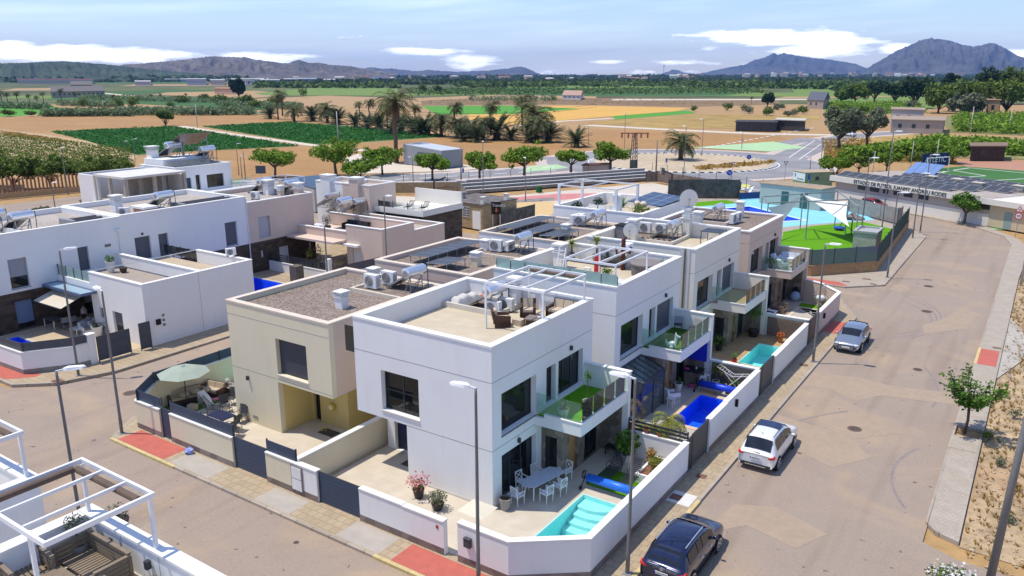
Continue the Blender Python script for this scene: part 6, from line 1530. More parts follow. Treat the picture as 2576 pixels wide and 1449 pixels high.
# ================================================================ VEGETATION
def branch_tree(t,h,r,n,leafm,size,seed,trunk=.14,up=True,clumps=9,bark=None,fork=.35,flat=.7):
 rr = random.Random(seed)
 b = B(); tips = []
 b.tube([(0,0,0),(rr.uniform(-.05,.05) * h,rr.uniform(-.05,.05) * h,h * fork)],[trunk,trunk * .75],8)
 f0 = Vector(b.v[-8]); f0 = Vector((0,0,h * fork))
 for i in range(clumps):
  a = 2 * pi * i / clumps + rr.uniform(-.3,.3); k = rr.uniform(.35,1.0); e = Vector((cos(a) * r * .72 * k,sin(a) * r * .72 * k,h * (rr.uniform(.62,.92) - .12 * k)))
  m_ = f0.lerp(e,.5) + Vector((0,0,-.05 * h if up else .05 * h)); b.tube([f0 - Vector((0,0,.05 * h)),m_,e],[trunk * .5,trunk * .32,trunk * .12],5); tips.append((e,k))
 b.obj('trunk',bark or BARK,t,smooth=True)
 b = B()
 for e,k in tips:
  cr = r * rr.uniform(.30,.46)
  b.leaves(e,(cr,cr,cr * flat * rr.uniform(.7,1.1)),int(n / clumps),size,.5,.25,rr)
  for _ in range(3):
   d = Vector((rr.gauss(0,1),rr.gauss(0,1),rr.uniform(-.3,1))).normalized(); b.leaves(e + d * cr * .9,(cr * .38,cr * .38,cr * .3),int(n / clumps / 9),size,.5,.1,rr)
 b.obj('crown',leafm,t)
 return t
# young mulberry on the right pavement: upright shoots
def mk_mulberry():
 t = thing('pavement_tree','young green mulberry tree with upright shoots in the right hand pavement','tree',(16.4,20.45,-.1)); rr = random.Random(21); L0 = Vector((16.4,20.45,-.1))
 b = B(); b.tube([L0,L0 + Vector((.06,0,.8)),L0 + Vector((.02,.03,1.55))],[.085,.07,.07],8); lv = B()
 for i in range(15):
  a = 2 * pi * i / 15 + rr.uniform(-.25,.25); sp = rr.uniform(.5,1.75); hh_ = rr.uniform(2.0,3.9 - sp * .55)
  p0 = L0 + Vector((0,0,1.5)); p1 = p0 + Vector((cos(a) * sp * .6,sin(a) * sp * .6,hh_ * .25)); p2 = p0 + Vector((cos(a) * sp,sin(a) * sp,hh_ - 1.2 if hh_ > 1.4 else .3))
  b.tube([p0,p1,p2],[.04,.028,.008],5)
  for k in range(85):
   u = rr.uniform(.12,1.04); q = (p0.lerp(p1,u * 2) if u < .5 else p1.lerp(p2,u * 2 - 1)) + Vector((rr.gauss(0,.13),rr.gauss(0,.13),rr.gauss(0,.12)))
   lv.leaf(q,Vector((rr.gauss(0,.5),rr.gauss(0,.5),1)).normalized(),rr.uniform(.13,.26),rr)
   if k % 2 == 0: lv.leaf(q + Vector((rr.gauss(0,.09),rr.gauss(0,.09),-.05)),Vector((rr.gauss(0,.6),rr.gauss(0,.6),1)).normalized(),rr.uniform(.12,.22),rr)
 b.obj('trunk',mat('purple brown bark',(.12,.075,.065),var=.2,scale=8),t,smooth=True); lv.obj('crown',LEAF1,t)
mk_mulberry()
TG = 'broad street trees along the roundabout road'
def tree_at(px,py,ptop,label,seed,wv,leafm=LEAF2,n=2600,z=0,name='street_tree',group=TG,fork=.42,size=.42,clumps=9,cat='tree',bark=None,flat=.7,trunk=None,dz=-.15):
 p = G(px,py,z); h = HZ(px,ptop,p.x,p.y) - z; D = (p - CP).dot(_f); r = wv * D / FV / 2
 t = thing(name,label,cat,(0,0,0),group=group); branch_tree(t,h,r * 1.12,int(n * 1.25),leafm,size,seed,trunk or h * .045,clumps=clumps,fork=fork,bark=bark,flat=flat); t.location = (p.x,p.y,dz + z); return t
for px,py,pt,wv,lab in ((692,447,370,108,'street tree with a crooked trunk left of the row, above the blue canopy roof'),(846,443,352,122,'tallest street tree, second from the left, beside the white pole'),(962,438,372,96,'street tree just left of the grey metal shed'),
 (1088,452,378,84,'street tree with a bare twin trunk in front of the grey metal shed'),(1207,455,378,84,'street tree behind the left end of the bleachers'),(1318,448,360,110,'dense street tree behind the middle of the bleachers'),
 (1437,440,366,78,'slim street tree with hanging foliage beside the electricity kiosk'),(1535,437,346,92,'round street tree at the edge of the roundabout')):
 tree_at(px,py,pt,lab,px,wv)
tree_at(905,452,400,'low bright bushy tree between two street trees',4,90,n=1800,fork=.15,name='bushy_tree',group=None)
tree_at(2112,372,268,'big olive green tree by the road leading right',31,92,LEAF4,3800,size=.8,clumps=14,fork=.3,name='roadside_tree',group='old trees at the junction',flat=1.1)
tree_at(2182,366,270,'grey green tree leaning beside the big roadside tree',32,74,LEAF4,3000,size=.8,clumps=12,fork=.3,name='roadside_tree',group='old trees at the junction',flat=1.0)
tree_at(2100,452,382,'bright green tree behind the stadium hut',33,82,LEAF2,2200,fork=.2,name='leafy_tree',group='trees behind the stadium')
tree_at(2230,430,378,'green tree behind the stadium solar panels',34,60,LEAF2,1300,fork=.3,name='leafy_tree',group='trees behind the stadium'); tree_at(2395,410,368,'bright green tree beside the dark stable',35,64,LEAF2,1600,fork=.3,name='leafy_tree',group='trees behind the stadium')
tree_at(2160,436,388,'smaller green tree over the left end of the stadium roof',36,60,LEAF5,1200,fork=.3,name='leafy_tree',group='trees behind the stadium'); tree_at(2310,420,380,'thin green tree near the goal banner',37,56,LEAF5,1000,fork=.3,name='leafy_tree',group='trees behind the stadium')
tree_at(2425,562,482,'small green tree in front of the ochre end of the stadium building',38,84,LEAF1,1500,size=.3,fork=.4,name='pavement_tree',group=None)
tree_at(417,316,277,'solitary round dark tree at the edge of the crop field',39,40,LEAF5,1800,size=.9,fork=.1,name='field_tree',group=None,clumps=14)
tree_at(601,242,203,'tall dark cypress like tree standing alone on the left plain',40,32,LEAF3,1800,size=4,fork=.05,name='field_tree',group=None,clumps=16,flat=1.6)
GT = 'grove of tall trees on the right'
for i,(px,py,pt,wv,m,lab) in enumerate(((2480,262,170,70,LEAF3,'tall tufted tree highest in the right hand grove'),(2545,262,168,90,LEAF5,'tall dark tree at the right picture edge'),(2300,272,195,80,LEAF3,'dark palm like cluster in the right hand grove'),
 (2420,280,214,110,LEAF5,'broad olive pine in the middle of the right hand grove'),(2360,284,220,90,LEAF5,'rounded green pine left of the grey bush'),(2530,290,205,110,LEAF5,'bright olive pine above the ochre ruin'),(2430,292,242,84,LEAF4,'silvery bush like tree at the edge of the orchard'),
 (2200,256,204,60,LEAF3,'dark tree left of the palm like cluster'),(2150,258,214,60,LEAF5,'olive tree row left end beyond the farmhouse'),(2250,262,206,64,LEAF3,'dark tree in the middle of the far grove'),(1930,268,236,34,LEAF3,'small round tree left of the stone farmhouse'),(2120,256,232,40,LEAF5,'flat topped tree right of the stone farmhouse'),(2384,250,178,40,LEAF3,'slender tree rising above the far grove'))):
 tree_at(px,py,pt,lab,60 + i,wv,m,1900,size=1.5,fork=.2,name='grove_tree',group=GT,clumps=12,flat=1.1)
# fine dark trees beside the left lane
for i,(px,py,pt,wv,lab) in enumerate(((40,478,398,130,'dark green tree at the left edge above the slatted fence'),(130,474,402,110,'dark green tree beside the left lane, second from the left'),(215,466,404,110,'dark green tree beside the left lane, third from the left'),(290,452,400,96,'dark green tree touching the unfinished house'),(-30,470,390,120,'dark green tree cut by the left picture edge'))):
 tree_at(px,py,pt,lab,90 + i,wv,LEAF5,2600,size=.5,fork=.3,name='lane_tree',group='dark trees beside the left lane')
# shrubs
def bush(name,label,p,r,h,m,n=260,size=.14,cat='shrub',group=None,z=0.0,seed=None):
 rr = random.Random(seed or int(p[0] * 97 + p[1] * 13)); t = thing(name,label,cat,(p[0],p[1],z),group=group)
 b = B()
 for _ in range(5): a = rr.uniform(0,6.28); b.tube([(p[0],p[1],z),(p[0] + cos(a) * r * .5,p[1] + sin(a) * r * .5,z + h * .7)],[.02,.008],5)
 b.obj('stem',BARK,t); b = B()
 for _ in range(6): a = rr.uniform(0,6.28); k = rr.uniform(.1,.55); b.leaves((p[0] + cos(a) * r * k,p[1] + sin(a) * r * k,z + h * rr.uniform(.35,.75)),(r * .55,r * .55,h * .35),n // 6,size,.4,.2,rr)
 b.obj('foliage',m,t); return t
def gbush(px,py,wv,hv,label,m,n=500,name='shrub',group='shrubs in the fields',sz=None,z=0):
 p = G(px,py,z); k = (p - CP).dot(_f) / FV; return bush(name,label,(p.x,p.y),wv * k / 2,hv * k * 1.1,m,n,sz or wv * k * .10,z=z,group=group)
for i,(px,py,wv,hv) in enumerate(((300,272,34,26),(335,275,40,28),(430,276,30,18),(210,268,30,20),(560,262,60,22),(620,266,60,24),(520,255,40,16),(460,258,50,16),(20,292,50,14),(80,292,40,12),(690,268,44,26),(640,275,46,22),(760,246,30,22),(1060,232,36,20),(1100,234,40,18),(1745,280,24,14))):
 gbush(px,py,wv,hv,'rounded dark shrub among the far left fields',LEAF5,420)
for i,(px,py,wv,hv) in enumerate(((1830,278,34,18),(1880,284,40,20),(1930,290,46,18),(1990,292,40,16),(2020,286,44,18),(1960,276,40,14),(2120,282,50,18),(2210,292,50,24),(2170,284,40,18),(2290,278,40,22))):
 gbush(px,py,wv,hv,'olive scrub bush around the stone farmhouse',LEAF4 if i % 2 else LEAF5,420)
gbush(240,530,70,26,'green weedy bush on the vacant lot by the unfinished house',LEAF4,500,group=None); gbush(100,545,110,18,'low green weeds on the vacant lot at the left edge',LEAF4,400,group=None)
# --- palms
def palm(t,h,fl,nf,trunk,seed,m=LEAFP,droop=1.0,leafl=.35,nl=13,skirt=0,wid=1.0):
 rr = random.Random(seed); b = B()
 pts = [(rr.uniform(-.04,.04) * h * i / 5,rr.uniform(-.04,.04) * h * i / 5 * .3,h * i / 5) for i in range(6)]
 b.tube(pts,[trunk * (1.35 if i == 0 else 1.0 if i < 5 else 1.15) for i in range(6)],9); b.obj('trunk',BARKD,t,smooth=True)
 top = Vector(pts[-1]); b = B(); d_ = B()
 def frond(bb,a,e0,L,dr):
  hz_ = Vector((cos(a),sin(a),0)); sd_ = Vector((-sin(a),cos(a),0)); p = top.copy(); ang = e0; st = L / nl; prev = p
  for k in range(nl):
   p = prev + (hz_ * cos(ang) + Vector((0,0,sin(ang)))) * st; ang -= dr / nl * (1 + k / nl)
   w_ = leafl * (math.sin(pi * (k + 1.2) / (nl + 1.5)) ** .6) * wid; fw = (p - prev).normalized()
   for sgn in (-1,1):
    tip = prev + sd_ * sgn * w_ + fw * w_ * .55 + Vector((0,0,-w_ * .35 + rr.uniform(-.05,.05) * w_)); bb.add([prev,prev.lerp(p,.75),tip],[(0,1,2)])
   prev = p
 for i in range(nf):
  e = rr.uniform(-.35,1.4); frond(b,rr.uniform(0,2 * pi),e,fl * rr.uniform(.8,1.08),(1.2 + .5 * e) * droop)
 b.obj('fronds',m,t)
 if skirt:
  for i in range(skirt): frond(d_,rr.uniform(0,2 * pi),rr.uniform(-1.1,-.5),fl * rr.uniform(.5,.8),.7)
  d_.obj('dead_fronds',LEAFD,t)
 return t
def mkpalm(*a,**k): return lambda: palm(thing('date_palm','','palm tree'),*a,**k)
PA = Proto(mkpalm(3.0,3.7,62,.36,1,droop=.8,skirt=10,leafl=.62)); PBu = Proto(mkpalm(.9,3.3,64,.5,2,m=leafmat('dark palm frond',(.015,.028,.010),(.11,.14,.055)),droop=.35,leafl=.55)); PT = Proto(mkpalm(7.0,3.1,56,.24,3,droop=.85,skirt=8,leafl=.55))
def palm_at(P_,px,py,ptop,lab,base_h,group='date palms between the fields'):
 p = G(px,py); h = HZ(px,ptop,p.x,p.y); s_ = h / base_h; return P_.at((p.x,p.y,-.15),R.uniform(0,6),lab,group,s_)
palm_at(PT,997,408,200,'very tall date palm rising above the grove in the centre',9.4)
c_ = palm_at(PT,1314,330,222,'thin tall palm right of the grove',9.4); palm_at(PT,711,290,216,'tall slim palm at the left end, right of a pair',9.4); palm_at(PT,700,300,226,'tall slim palm at the left end, left of a pair',9.4)
palm_at(PA,1343,345,222,'tall bushy palm above the dense clump right of the grove',6.2)
k_ = 0
for px,py,pt,P_ in ((740,304,248,PA),(787,304,256,PBu),(824,308,238,PA),(850,312,262,PBu),(905,300,248,PT),(930,304,240,PT),(680,298,262,PBu),(895,318,272,PBu),(925,322,276,PBu),(955,326,270,PBu),(975,322,244,PT),(1010,330,276,PBu),(1045,322,252,PT),(1040,336,282,PBu),
 (1075,338,274,PBu),(1110,342,262,PA),(1145,336,244,PT),(1150,346,272,PA),(1185,344,284,PBu),(1215,350,272,PA),(1235,338,240,PT),(1250,350,272,PBu),(1285,352,306,PBu),(1350,357,262,PA),(1380,356,292,PBu),(1335,357,300,PBu),(1450,368,310,PBu),(1165,354,300,PBu),(1200,356,306,PBu),(1060,340,292,PBu),(990,336,290,PBu)):
 k_ += 1; palm_at(P_,px,py,pt,'shaggy date palm in the dark grove',{PA: 6.2,PBu: 4.0,PT: 9.4}[P_])
palm_at(PA,1712,402,305,'big round date palm standing on the roundabout',6.0,None)
for px,py,pt in ((20,262,226),(45,262,224),(75,262,232),(110,258,226),(155,252,218),(190,256,226),(255,252,236),(285,256,234),(5,262,222),(95,266,236),(380,250,234),(405,250,232),(440,252,238),(468,250,232),(500,254,238)): palm_at(PT,px,py,pt,'far palm by the dark roofed villa',9.4,'far palms on the left')
for px,py,pt in ((2330,262,208),(2400,258,200),(1890,210 + 50,240)): palm_at(PT,px,py,pt,'palm among the trees on the right',9.4,'palms on the right')
# --- stuff: woods, orchards, crops, reeds, dry grass
def scatter(name,polys,n,size,hgt,m,kind='stuff',z=-.15,rnd=11,pers=True,clump=5):
 rr = random.Random(rnd); b = B()
 for (x0,y0,x1,y1,x2,y2,x3,y3),share in polys:
  for _ in range(int(n * share)):
   u,v = rr.random(),rr.random(); x = (x0 * (1 - u) + x1 * u) * (1 - v) + (x3 * (1 - u) + x2 * u) * v; y = (y0 * (1 - u) + y1 * u) * (1 - v) + (y3 * (1 - u) + y2 * u) * v
   p = G(x,y); s_ = size * rr.uniform(.6,1.5); H_ = hgt * rr.uniform(.6,1.2)
   for _ in range(clump):
    q = Vector((p.x + rr.gauss(0,s_ * .6),p.y + rr.gauss(0,s_ * .6),z + rr.uniform(.1,1) * H_)); b.leaf(q,Vector((rr.gauss(0,.7),rr.gauss(0,.7),.8)).normalized(),s_,rr)
 return b.obj(name,m,kind=kind)
WOODD = leafmat('far wood leaf',(.018,.04,.012),(.085,.12,.035)); WOODG = leafmat('mid wood leaf',(.03,.07,.012),(.15,.21,.04))
scatter('far_woodland',[((650,206,1650,200,1650,203,650,209),.3),((650,213,1650,207,1650,209,650,216),.25),((1650,199,2576,195,2576,198,1650,202),.3),((1650,205,2576,201,2576,206,1650,209),.25),((0,202,650,200,650,206,0,208),.3)],1500,7,7,WOODD,clump=14)
scatter('hill_woodland',[((0,194,450,197,620,203,0,207),.6),((1000,196,1760,193,1760,196,1000,200),.4),((1760,193.5,2576,190.5,2576,192.5,1760,195),.3)],900,15,12,WOODD,rnd=3,clump=14)
scatter('mid_woodland',[((1150,216,1700,212,1700,218,1150,221),.4),((1700,212,2150,214,2150,226,1700,220),.5),((2100,215,2576,222,2576,240,2100,232),.5),((640,217,1000,217,1000,222,640,222),.3)],420,6,7,WOODG,rnd=5,clump=14)
scatter('reed_bed',[((110,290,330,286,330,292,110,293),.25),((330,283,640,282,640,289,330,290),.3),((150,262,300,266,300,270,150,266),.12),((200,246,640,258,640,262,200,250),.25),((0,268,120,272,120,276,0,272),.1),((540,262,760,270,760,276,560,268),.2),((1180,250,1400,250,1400,254,1180,254),.08)],2600,1.3,3.2,REED,rnd=6,clump=6)
scatter('crop_rows',[((130,331,435,318,750,366,345,386),.62),((512,318,721,307,1125,342,792,361),.6)],6500,.55,.55,LEAFC,rnd=7,clump=4)
scatter('orchard',[((2400,294,2700,288,2700,345,2400,330),.6),((2080,262,2300,262,2330,285,2090,285),.35),((2100,400,2330,362,2576,372,2300,390),.3),((2330,362,2700,380,2700,400,2330,376),.3)],2600,.9,2.6,LEAF2,rnd=8,clump=9)
rr = random.Random(9); b = B()
for k in range(6):
 for j in range(85):
  u = j / 85; x0,y0 = -40 + k * 2 + u * 370,342 + k * 15 + u * 46 + k * u * 2
  if y0 > 442 - k or x0 > 345: continue
  p = G(x0,y0)
  for _ in range(22): b.leaf(Vector((p.x + rr.gauss(0,.42),p.y + rr.gauss(0,.42),rr.uniform(.0,1.5))),Vector((rr.gauss(0,.7),rr.gauss(0,.7),.8)).normalized(),.5,rr)
b.obj('orchard_rows',LEAF5,kind='stuff')
b = B()
for k in range(9):
 for j in range(90):
  u = j / 90; p = G(1020 + u * 880 + k * 4,226 + k * 1.7 - u * 4)
  for _ in range(5): b.leaf(Vector((p.x + rr.gauss(0,2.0),p.y + rr.gauss(0,2.0),rr.uniform(.3,3))),Vector((rr.gauss(0,.7),rr.gauss(0,.7),.8)).normalized(),2.6,rr)
b.obj('far_orchard',WOODG,kind='stuff')
scatter('dry_grass',[((2070,350,2200,345,2130,400,2080,400),.3),((2240,380,2400,400,2400,412,2200,405),.15),((1750,420,1950,405,1940,412,1760,428),.12),((0,330,110,345,200,360,20,345),.2),((1060,248,1700,248,1900,262,1080,262),.25)],1600,.55,.5,DRY,rnd=12,clump=6)
rr = random.Random(13); b = B()
def tuft(b,x,y,z,h,n,rr):
 for _ in range(n): a = rr.uniform(0,6.28); k = rr.uniform(.2,.8) * h; b.add([(x,y,z),(x + .04,y + .02,z),(x + cos(a) * k,y + sin(a) * k,z + h * rr.uniform(.5,1))],[(0,1,2)])
for _ in range(1500):
 y = rr.uniform(5,62); x = 17.35 + abs(rr.gauss(0,2.6)) if y > 8 else 18 + rr.random() * 6; tuft(b,x,y,-.17,rr.uniform(.1,.35),6,rr)
b.obj('dry_grass',DRY,kind='stuff')
b = B()
for _ in range(2200):
 y = rr.uniform(6,60); x = 17.4 + rr.random() * 9; s_ = rr.uniform(.02,.11) * (1.7 if rr.random() < .05 else 1); b.sph((x,y,-.15),s_,s_ * .8,s_ * .5,5,3,.25)
b.obj('rubble',mat('pale rubble stone',(.47,.37,.25),var=.2,scale=3),kind='stuff')
for i,(x,y,r_,h,m) in enumerate(((18.2,17.5,.35,.5,LEAF4),(18.5,24.3,.5,.6,LEAF4),(18.9,15.2,.35,.4,DRY),(17.7,27.6,.4,.5,LEAF5),(19.4,19.4,.4,.5,DRY),(17.5,20.3,.5,.6,LEAF5),(18.8,11.8,.4,.45,LEAF4))): bush('weed','clump of weeds on the stony slope',(x,y),r_,h,m,240,.09,'weed','weed clumps on the stony slope',-.17)
bush('oleander','white flowering oleander at the bottom right corner',(17.3,4.5),.9,1.15,LEAF5,900,.16,z=-.1); bush('oleander','white blossoms crowning the bottom right oleander',(17.3,4.5),.95,1.3,WFLOW,700,.12,z=.0)
# --- pots and garden plants
def pot(label,x,y,r,h,pm,plant,z=0.02,name='potted_plant',group='potted plants',prof=None):
 t = thing(name,label,'potted plant',(x,y,z),group=group)
 b = B(); b.lathe(x,y,[(r * (.68 if prof is None else prof),z),(r * .95,z + h * .8),(r,z + h),(r * .86,z + h),(r * .84,z + h * .9)],16); b.obj('pot',pm,t,smooth=False)
 b = B(); b.cyl(x,y,z + h * .85,z + h * .91,r * .85); b.obj('soil',SOIL,t)
 if plant: plant(t,x,y,z + h * .9)
 return t
def p_leaf(m,r,h,n=160,s=.12,stem=0): return lambda t,x,y,z: ((lambda b: (b.tube([(x,y,z),(x,y,z + stem + .05)],.025,6),b.obj('stem',BARK,t)))(B()),B().leaves((x,y,z + stem + h / 2),(r,r,h / 2),n,s,.4,.15).obj('foliage',m,t))
def p_fan(m,L,n=40,up=1.0,stem=0,droop=.8,wid=.05):
 def f(t,x,y,z):
  rr = random.Random(int(x * 31 + y * 7)); b = B()
  if stem: c = B(); c.tube([(x,y,z),(x + .02,y,z + stem)],[.05,.04],7); c.obj('stem',BARKD,t)
  z += stem
  for i in range(n):
   a = rr.uniform(0,6.28); e = rr.uniform(.05,1.3) * up; p = Vector((x,y,z)); sd_ = Vector((-sin(a),cos(a),0)); prev = p; L_ = L * rr.uniform(.7,1.1)
   for k in range(4):
    q = prev + Vector((cos(a) * cos(e),sin(a) * cos(e),sin(e))) * L_ / 4; w0,w1 = wid * (1 - k / 4.6),wid * (1 - (k + 1) / 4.6); b.add([prev - sd_ * w0,prev + sd_ * w0,q + sd_ * w1,q - sd_ * w1],[(0,1,2,3)]); prev = q; e -= droop / 4
  b.obj('leaves',m,t)
 return f
CER = mat('white ceramic',(.68,.68,.64),rough=.35); BLK = mat('dark glazed pot',(.035,.03,.03),rough=.3); RED = mat('red pot',(.45,.04,.03),rough=.4); PNK = mat('pink pot',(.62,.06,.25),rough=.4); GRYP = mat('grey pot',(.30,.29,.27),rough=.5)
for lab,x,y,r_,h,pm,pl,z in (
 ('spiky golden cycad in a white pot on the nearest turf balcony',1.15,4.05,.27,.42,CER,p_fan(LEAFPY,.42,44,1.0,.05,1.0,.035),3.2),('slim young tree in a white pot by the balcony fin',1.55,5.6,.24,.38,CER,p_leaf(LEAF1,.22,.55,120,.09,1.0),3.2),
 ('pink flowering plant in a dark pot beside the front wall of the white villa',-3.4,-1.0,.28,.45,BLK,lambda t,x,y,z: (p_leaf(FLOWER,.62,.8,200,.11)(t,x,y,z),B().leaves((x,y,z + .25),(.3,.3,.25),120,.1).obj('foliage',LEAFG,t)),.02),('yellow green shrub in a low pot next to the pink flowers',-2.05,-1.3,.3,.3,BLK,p_leaf(LEAF4,.48,.6,420,.1),.02),
 ('grey pot with dry twigs by the house corner near the dining table',.42,.35,.28,.55,GRYP,p_fan(LEAFD,.35,16,1.2,0,.4,.02),.02),('big leafy green plant in a white pot beside the loungers',2.9,7.35,.3,.45,CER,p_leaf(LEAFG,.65,1.3,420,.22),.02),
 ('orange pot plant standing left on the slat topped wall',2.75,8.15,.13,.2,TERRA,p_leaf(mat('orange blossom',(.60,.22,.03)),.15,.25,50,.09),1.42),('terracotta pot plant in the middle of the slat topped wall',3.5,8.13,.13,.2,TERRA,p_leaf(LEAFD,.12,.35,40,.08),1.42),('small terracotta pot right on the slat topped wall',4.2,8.13,.13,.18,TERRA,p_leaf(LEAFG,.14,.18,40,.08),1.42),
 ('large white pot with sparse twigs on the grey tiled garden',1.45,17.3,.26,.5,CER,p_fan(LEAFG,.5,14,1.1,0,.6,.03),.02),('small bright pink pot near the garden bar',1.95,18.2,.17,.3,PNK,p_leaf(LEAFG,.14,.15,30,.07),.02),('tall yucca in a white ribbed pot by the dividing wall',3.15,19.05,.24,.45,CER,p_fan(LEAFPY,.62,60,1.1,.7,1.4,.035),.02),
 ('cream pot beside the yucca',3.65,18.95,.22,.36,CUSH,p_leaf(LEAFG,.12,.15,30,.07),.02),('red pot with leafy plant under the clothes airer',4.3,18.95,.22,.38,RED,p_leaf(LEAFG,.3,.5,120,.12),.02),('round dark pot with a fan of fern fronds by the stone wall',.95,26.3 - .6,.3,.55,BLK,p_fan(LEAFG,.7,60,.9,.1,1.0,.05),.02),
 ('small tree in a wide black bowl at the back of the timber deck',2.0,30.0,.42,.5,BLK,p_leaf(LEAFG,.55,1.1,190,.12,.8),.02),('orange leaved plant in an orange pot by the brown board screen',4.0,29.7,.2,.38,TERRA,p_leaf(mat('rust orange leaf',(.50,.14,.04)),.34,.45,150,.13),.02),('small palm in a red pot at the near end of the timber deck',2.7,23.75,.19,.3,RED,p_fan(LEAFG,.4,26,1.0,.2,1.0,.03),.02),
 ('tall yucca on the left of the second roof terrace',-7.3,19.4,.26,.5,GRYP,p_fan(LEAFPY,.75,60,1.2,.6,1.3,.04),6.55),('taller yucca in a grey pot on the second roof terrace',-5.6,19.7,.3,.55,GRYP,p_fan(LEAFPY,.8,70,1.2,.9,1.3,.04),6.55),('grey green agave in a pot on the second roof terrace',-4.9,19.9,.24,.4,GRYP,p_fan(LEAF4,.7,26,1.3,0,.2,.05),6.55),
 ('low yucca just behind the frosted glass rail',-5.5,14.2,.22,.4,CER,p_fan(LEAFPY,.55,40,1.0,.1,1.2,.04),6.55),('white ribbed pot under the far corner of the second pergola',-2.2,14.6,.26,.45,CER,p_leaf(LEAFG,.15,.2,40,.08),6.55),('leafy pot behind the second pergola front beam',-2.9,15.9,.25,.4,CER,p_leaf(LEAFG,.4,.5,160,.12),6.55),
 ('tiny cactus pot on the parapet corner of the second roof',-.6,18.9,.12,.2,TERRA,p_fan(LEAFG,.5,5,1.5,0,.1,.05),7.1),('small white planter with green shoots on the left terrace',-41.9,7.2,.35,.9,CER,p_leaf(LEAFG,.4,.6,160,.13),3.5),('dark bucket beside the raised planter on the left terrace',-41.0,7.7,.3,.4,BLK,None,3.5),
 ('white conical planter with a spiky plant in the left yard',-37.9,3.4,.38,.75,CER,p_fan(LEAF4,.7,24,1.2,0,.6,.04),.02),('pair of dark planters with tall golden foliage in the pink block yard, near one',-41.4,27.0,.4,.6,BLK,p_leaf(LEAFPY,.45,1.6,200,.14),.02),('dark planter with grey foliage in the pink block yard',-40.6,27.4,.4,.6,BLK,p_leaf(LEAFD,.45,1.8,200,.14),.02),
 ('bonsai like tree in a square grey planter on the foreground terrace',-.95,-16.75,.24,.42,GRYP,p_leaf(LEAF4,.28,.55,330,.06,.35),6.6),('small shrub at the bottom edge of the foreground terrace',1.95,-16.6,.2,.2,GRYP,p_leaf(LEAF4,.3,.35,260,.06),6.6),
 ('low dark planter with greenery beyond the foreground parapet',-1.9,-15.2,.3,.3,BLK,p_leaf(LEAF4,.35,.5,260,.07),6.3),('green plant on the left of the white pergola terrace',-16.3,36.0,.3,.5,CER,p_leaf(LEAF3,.6,1.0,220,.18),6.2),('round dark green plant in the middle of the white pergola terrace',-14.5,36.6,.3,.6,CER,p_leaf(LEAF3,.5,.7,200,.15,.6),6.2),
 ('banana like plant behind the right post of the white pergola',-12.6,37.4,.35,.6,CER,p_fan(LEAFG,1.3,26,1.3,.4,.8,.14),6.2),('wide green plant right of the white chimney on the end villa',-10.6,37.0,.35,.6,CER,p_leaf(LEAF5,.9,1.0,330,.18),6.2),('small bush behind the nearest curve of the front street',6.0,-9.8,.2,.2,GRYP,p_leaf(LEAF4,.35,.6,200,.08),-.1)):
 pot(lab,x,y,r_,h,pm,pl,z)
for i in range(7): pot('tiny dark flower pot in the row on the cream roof pad, %s' % ('leftmost','second from the left','third from the left','middle one','third from the right','second from the right','rightmost')[i],-6.6 + i * .42,28.0 + i * .02,.1,.16,BLK,p_leaf(LEAFG if i % 2 else FLOWER,.09,.1,20,.05),6.62,group='row of tiny pots on the cream roof')
bush('planter_shrub','yellow green shrub in the raised white planter, nearer one',(4.65,6.75),.55,.7,LEAFPY,900,.09,z=.3); bush('planter_shrub','green shrub in the raised white planter against the wall',(5.05,6.0 + .3),.5,.6,LEAF5,800,.09,z=.3); bush('planter_shrub','ornamental grass behind the raised planter',(4.1,7.6),.4,.9,DRY,260,.12,z=.1)
b = B(); b.rring(4.1,5.75,5.64,7.9,.12,.02,.45); b.k = 1; b.box(4.22,5.87,.02,5.52,7.78,.38); b.obj('raised_planter',[WHITE,mat('red brown mulch',(.22,.10,.06),var=.3,scale=12)],label='raised white planter filled with red mulch against the pool wall',cat='planter')
t = thing('garden_palm','feathery golden palm rising over the slat fence beside the deep blue pool','palm tree',(0,0,0)); palm(t,1.9,1.5,26,.07,5,LEAFPY,1.3,.22,15,3,1.2); t.location = (4.25,9.0,0)
t = thing('garden_palm','bushy golden palm at the foot of the white balcony fin','palm tree',(0,0,0)); palm(t,.5,1.6,24,.08,6,LEAFPY,1.2,.22,14,0,1.2); t.location = (2.6,9.9,0)
t = thing('garden_palm','tall thin plumed palm leaning over the glass roof lean-to','palm tree',(0,0,0)); palm(t,1.6,1.1,12,.05,8,LEAFD,1.2,.16,12,0,1.1); t.location = (1.7,10.6,0)
bush('planter_shrub','silvery plant cluster beside the feathery palm',(3.0,10.6),.6,.8,LEAF4,500,.12); bush('planter_shrub','green groundcover under the golden palms',(2.3,9.2),.7,.6,LEAFPY,600,.11)
